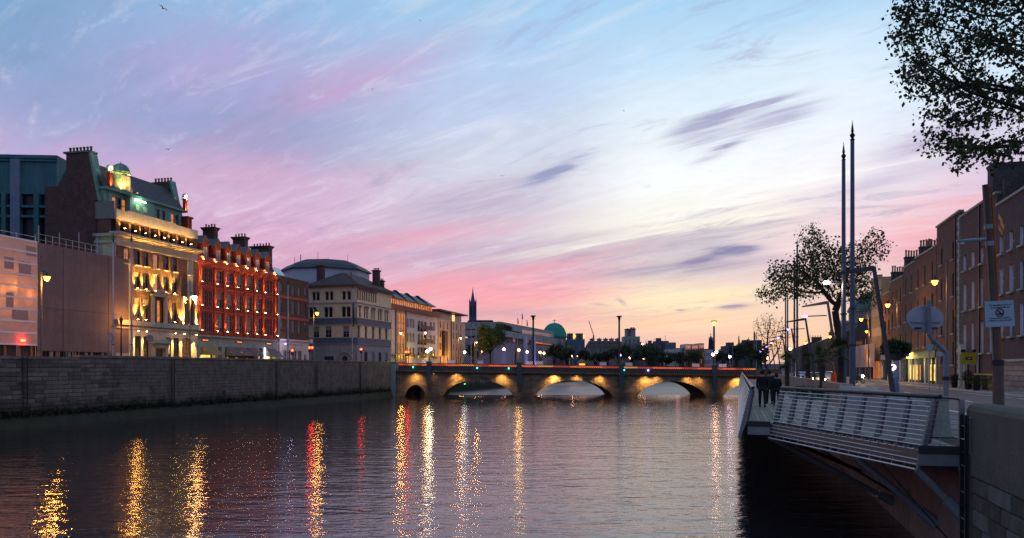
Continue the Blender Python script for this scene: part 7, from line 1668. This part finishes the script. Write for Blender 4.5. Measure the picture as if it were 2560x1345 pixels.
o = thing('traffic_barrel', 'orange construction barrel beside the parked pale car', 'barrel', (P(2086,0,106).x, 106, ZR)); obj('drum', M().lathe((0,0,0),[(.5,0),(.46,.1),(.42,1.3),(.3,1.35)],14), mt('barrel_orange', (.6,.09,.02), .6), o); obj('lid', M().lathe((0,0,1.36),[(.3,0),(.25,.08)],14), BLACKP, o)
# motorcycle with lit headlamp
o = thing('motorcycle', 'dark motorcycle with a bright white headlamp by the netted house', 'motorcycle', (P(2148,0,98).x, 98, ZR), .2)
for y in (-.7,.7): obj('wheel', M().tube([(0,y+.3*cos(t),.32+.3*sin(t)) for t in [2*pi*k/16 for k in range(17)]], .06, 6), MATS['tyre'], o)
obj('frame', M().hexa([(-.16,-.4,.4),(.16,-.4,.4),(.16,.6,.4),(-.16,.6,.4)],[(-.12,-.5,.95),(.12,-.5,.95),(.12,.5,.85),(-.12,.5,.85)]), BLACKP, o); obj('seat', M().box(-.14,.14,-.1,.75,.86,.95), BLACKP, o)
obj('handlebar', M().tube([(-.38,-.45,1.08),(0,-.55,1.02),(.38,-.45,1.08)], .02, 6), GALV, o); obj('headlamp', M().ball((0,-.72,.92), .12, 8, 6), em('headlamp_white', (1,1,.75), 90), o); obj('fork', M().tube([(0,-.55,1.0),(0,-.72,.35)], .04, 6), GALV, o); light('POINT', o, (0,-1.1,.9), 60, (1,1,.75), r=.15)
# ================================================================== people on the boardwalk
def skin(name, verts, edges, radii, mat, parent, root=0, sub=1):
    me = bpy.data.meshes.new(name); me.from_pydata(verts, edges, []); o = bpy.data.objects.new(name, me); COL.objects.link(o); me.materials.append(mat); o.parent = parent
    md = o.modifiers.new('skin', 'SKIN'); md.use_smooth_shade = True
    for i, r in enumerate(radii): me.skin_vertices[0].data[i].radius = (r if isinstance(r, tuple) else (r, r)); me.skin_vertices[0].data[i].use_root = i == root
    s = o.modifiers.new('subsurf', 'SUBSURF'); s.levels = sub; s.render_levels = sub
    return o
def person(lab, loc, rz, h, top, legs, stride, hair, seed, bag=False, skinc=(.28,.17,.12)):
    o = thing('person', lab, 'person', loc, rz); k = h/1.75
    SK = mt('skin_tone', skinc, .6, .1)
    V = [(0,0,.95),(0,0,1.15),(0,-.01,1.38),(0,0,1.5),(0,-.02,1.60),(0,-.03,1.70),   # spine to crown
         (.10,0,.90),(.11,-stride*.45,.50),(.11,-stride+.02,.09),(.11,-stride-.14,.03),
         (-.10,0,.90),(-.11,stride*.25,.50),(-.11,stride*.9,.12),(-.11,stride*.9-.14,.04),
         (.19,0,1.42),(.24,stride*.25,1.16),(.23,stride*.1-.04,.92),(.22,stride*.1-.08,.84),
         (-.19,0,1.42),(-.24,-stride*.2,1.16),(-.23,-stride*.35-.04,.93),(-.22,-stride*.35-.07,.85)]
    E = [(0,1),(1,2),(2,3),(3,4),(4,5),(0,6),(6,7),(7,8),(8,9),(0,10),(10,11),(11,12),(12,13),(2,14),(14,15),(15,16),(16,17),(2,18),(18,19),(19,20),(20,21)]
    R = [.13,.13,.14,.055,.095,.085,.085,.06,.045,.04,.085,.06,.045,.04,.06,.045,.032,.035,.06,.045,.032,.035]
    skin('body', [tuple(c*k for c in v) for v in V], E, [r*k for r in R], SK, o)
    # coat: torso and sleeves, trousers
    cv = [0,1,2,3,14,15,16,18,19,20]; mp_ = {c: i for i, c in enumerate(cv)}
    ce = [(mp_[a], mp_[b_]) for a, b_ in E if a in mp_ and b_ in mp_]; V2 = [V[i] for i in cv]; V2[0] = (0,0,.84)
    V2[mp_[3]] = (0,0,1.47)
    skin('jacket', [tuple(c*k for c in v) for v in V2], ce, [((.21,.15) if i == 0 else (.19,.14) if i == 1 else (.21,.13) if i == 2 else (.08,.08) if i == 3 else (.078,.078) if i in (4,7) else (.062,.062) if i in (5,8) else (.05,.05)) for i in range(len(cv))], top, o)
    tv = [0,6,7,8,10,11,12]; mp2 = {c: i for i, c in enumerate(tv)}; te = [(mp2[a], mp2[b_]) for a, b_ in E if a in mp2 and b_ in mp2]
    skin('trousers', [tuple(c*k for c in V[i]) for i in tv], te, [.155*k,.105*k,.08*k,.066*k,.105*k,.08*k,.066*k], legs, o)
    for f in (9, 13): x, y, z = V[f]; obj('shoe', M().hexa([((x-.045)*k,(y-.06)*k,.0),((x+.045)*k,(y-.06)*k,.0),((x+.045)*k,(y+.2)*k,.0),((x-.045)*k,(y+.2)*k,.0)],[((x-.035)*k,(y-.03)*k,.06),((x+.035)*k,(y-.03)*k,.06),((x+.04)*k,(y+.18)*k,.11),((x-.04)*k,(y+.18)*k,.11)]), BLACKP, o)
    obj('hair', M().ball((0,.015*k,1.675*k), .115*k, 12, 8, 1.1), hair, o, smooth=True)
    for s in (-1,1): 
        for f_ in range(4): bx_ = s*(.215+.012)*k; obj('finger', M().tube([(bx_, (stride*(.1 if s > 0 else -.35)-.09+f_*.02)*k, .85*k), (bx_*1.0, (stride*(.1 if s > 0 else -.35)-.10+f_*.02)*k, (.775+.006*abs(f_-1.5))*k)], [.009*k,.007*k], 5), SK, o)
    if bag: obj('bag', M().box(-.42*k,-.22*k,-.05,.2,.55*k,.9*k), BLACKP, o)
    return o
DC = mt('dark_coat', (.012,.012,.014), .9, .3, 6); DC2 = mt('charcoal_coat', (.02,.019,.022), .9, .3, 6); HR = mt('dark_hair', (.012,.01,.009), .7, .3, 10); TR = mt('dark_trousers', (.018,.017,.02), .9)
pz = ZD+.002
def onb(px, Y): return Vector(((px-1280)/F*Y, Y, pz))
person('person in dark coat walking away on the boardwalk, leftmost of three', onb(1906, 38), pi+RZ, 1.76, DC, TR, .26, HR, 1)
person('person in dark jacket walking in the middle of the group of three', onb(1924, 41.5), pi+RZ, 1.74, DC2, TR, .2, HR, 2)
person('shorter person in a dark coat with pale bag, rightmost of three', onb(1941, 39.6), pi+RZ, 1.58, DC, TR, .16, HR, 3, bag=True)
# ================================================================== gulls
def gull(lab, px, py, Y, span_, bank, rz):
    o = thing('gull', lab, 'bird', tuple(P(px, py, Y)), rz, 'gulls in the evening sky'); o.rotation_euler.y = bank
    BM = mt('gull_dark', (.05,.045,.06), .8)
    obj('body', M().lathe((0,0,0),[(.01,-.22),(.05,-.12),(.065,0),(.045,.12),(.015,.2)],8), BM, o, rot=(pi/2,0,0), smooth=True)
    for s in (-1,1):
        h_ = span_/2; obj('wing', M().hexa([(s*.03,-.09,.0),(s*h_*.5,-.12,.16),(s*h_*.5,.05,.16),(s*.03,.07,.0)],[(s*.03,-.09,.02),(s*h_*.5,-.12,.175),(s*h_*.5,.05,.175),(s*.03,.07,.02)]).hexa([(s*h_*.5,-.12,.16),(s*h_,.06,.1),(s*h_,.1,.1),(s*h_*.5,.05,.16)],[(s*h_*.5,-.12,.175),(s*h_,.06,.11),(s*h_,.1,.11),(s*h_*.5,.05,.175)]), BM, o)
    obj('tail', M().hexa([(-.03,.18,0),(.03,.18,0),(.06,.3,0),(-.06,.3,0)],[(-.03,.18,.012),(.03,.18,.012),(.06,.3,.012),(-.06,.3,.012)]), BM, o)
gull('gull with raised wings at the top left of the sky', 408, 21, 100, 1.2, .3, 1.0); gull('gull flying over the hotel roof', 421, 374, 120, 1.15, -.3, .6)
gull('tiny gull high in the middle of the sky', 1050, 52, 250, 1.1, .5, .3); gull('tiny gull above the pink streak', 931, 223, 250, 1.1, -.3, 2.0)
gull('small gull gliding right of centre above the clouds', 1256, 440, 180, 1.2, -.35, .2); gull('tiny gull near the right clouds', 1560, 277, 260, 1.0, .2, .9)
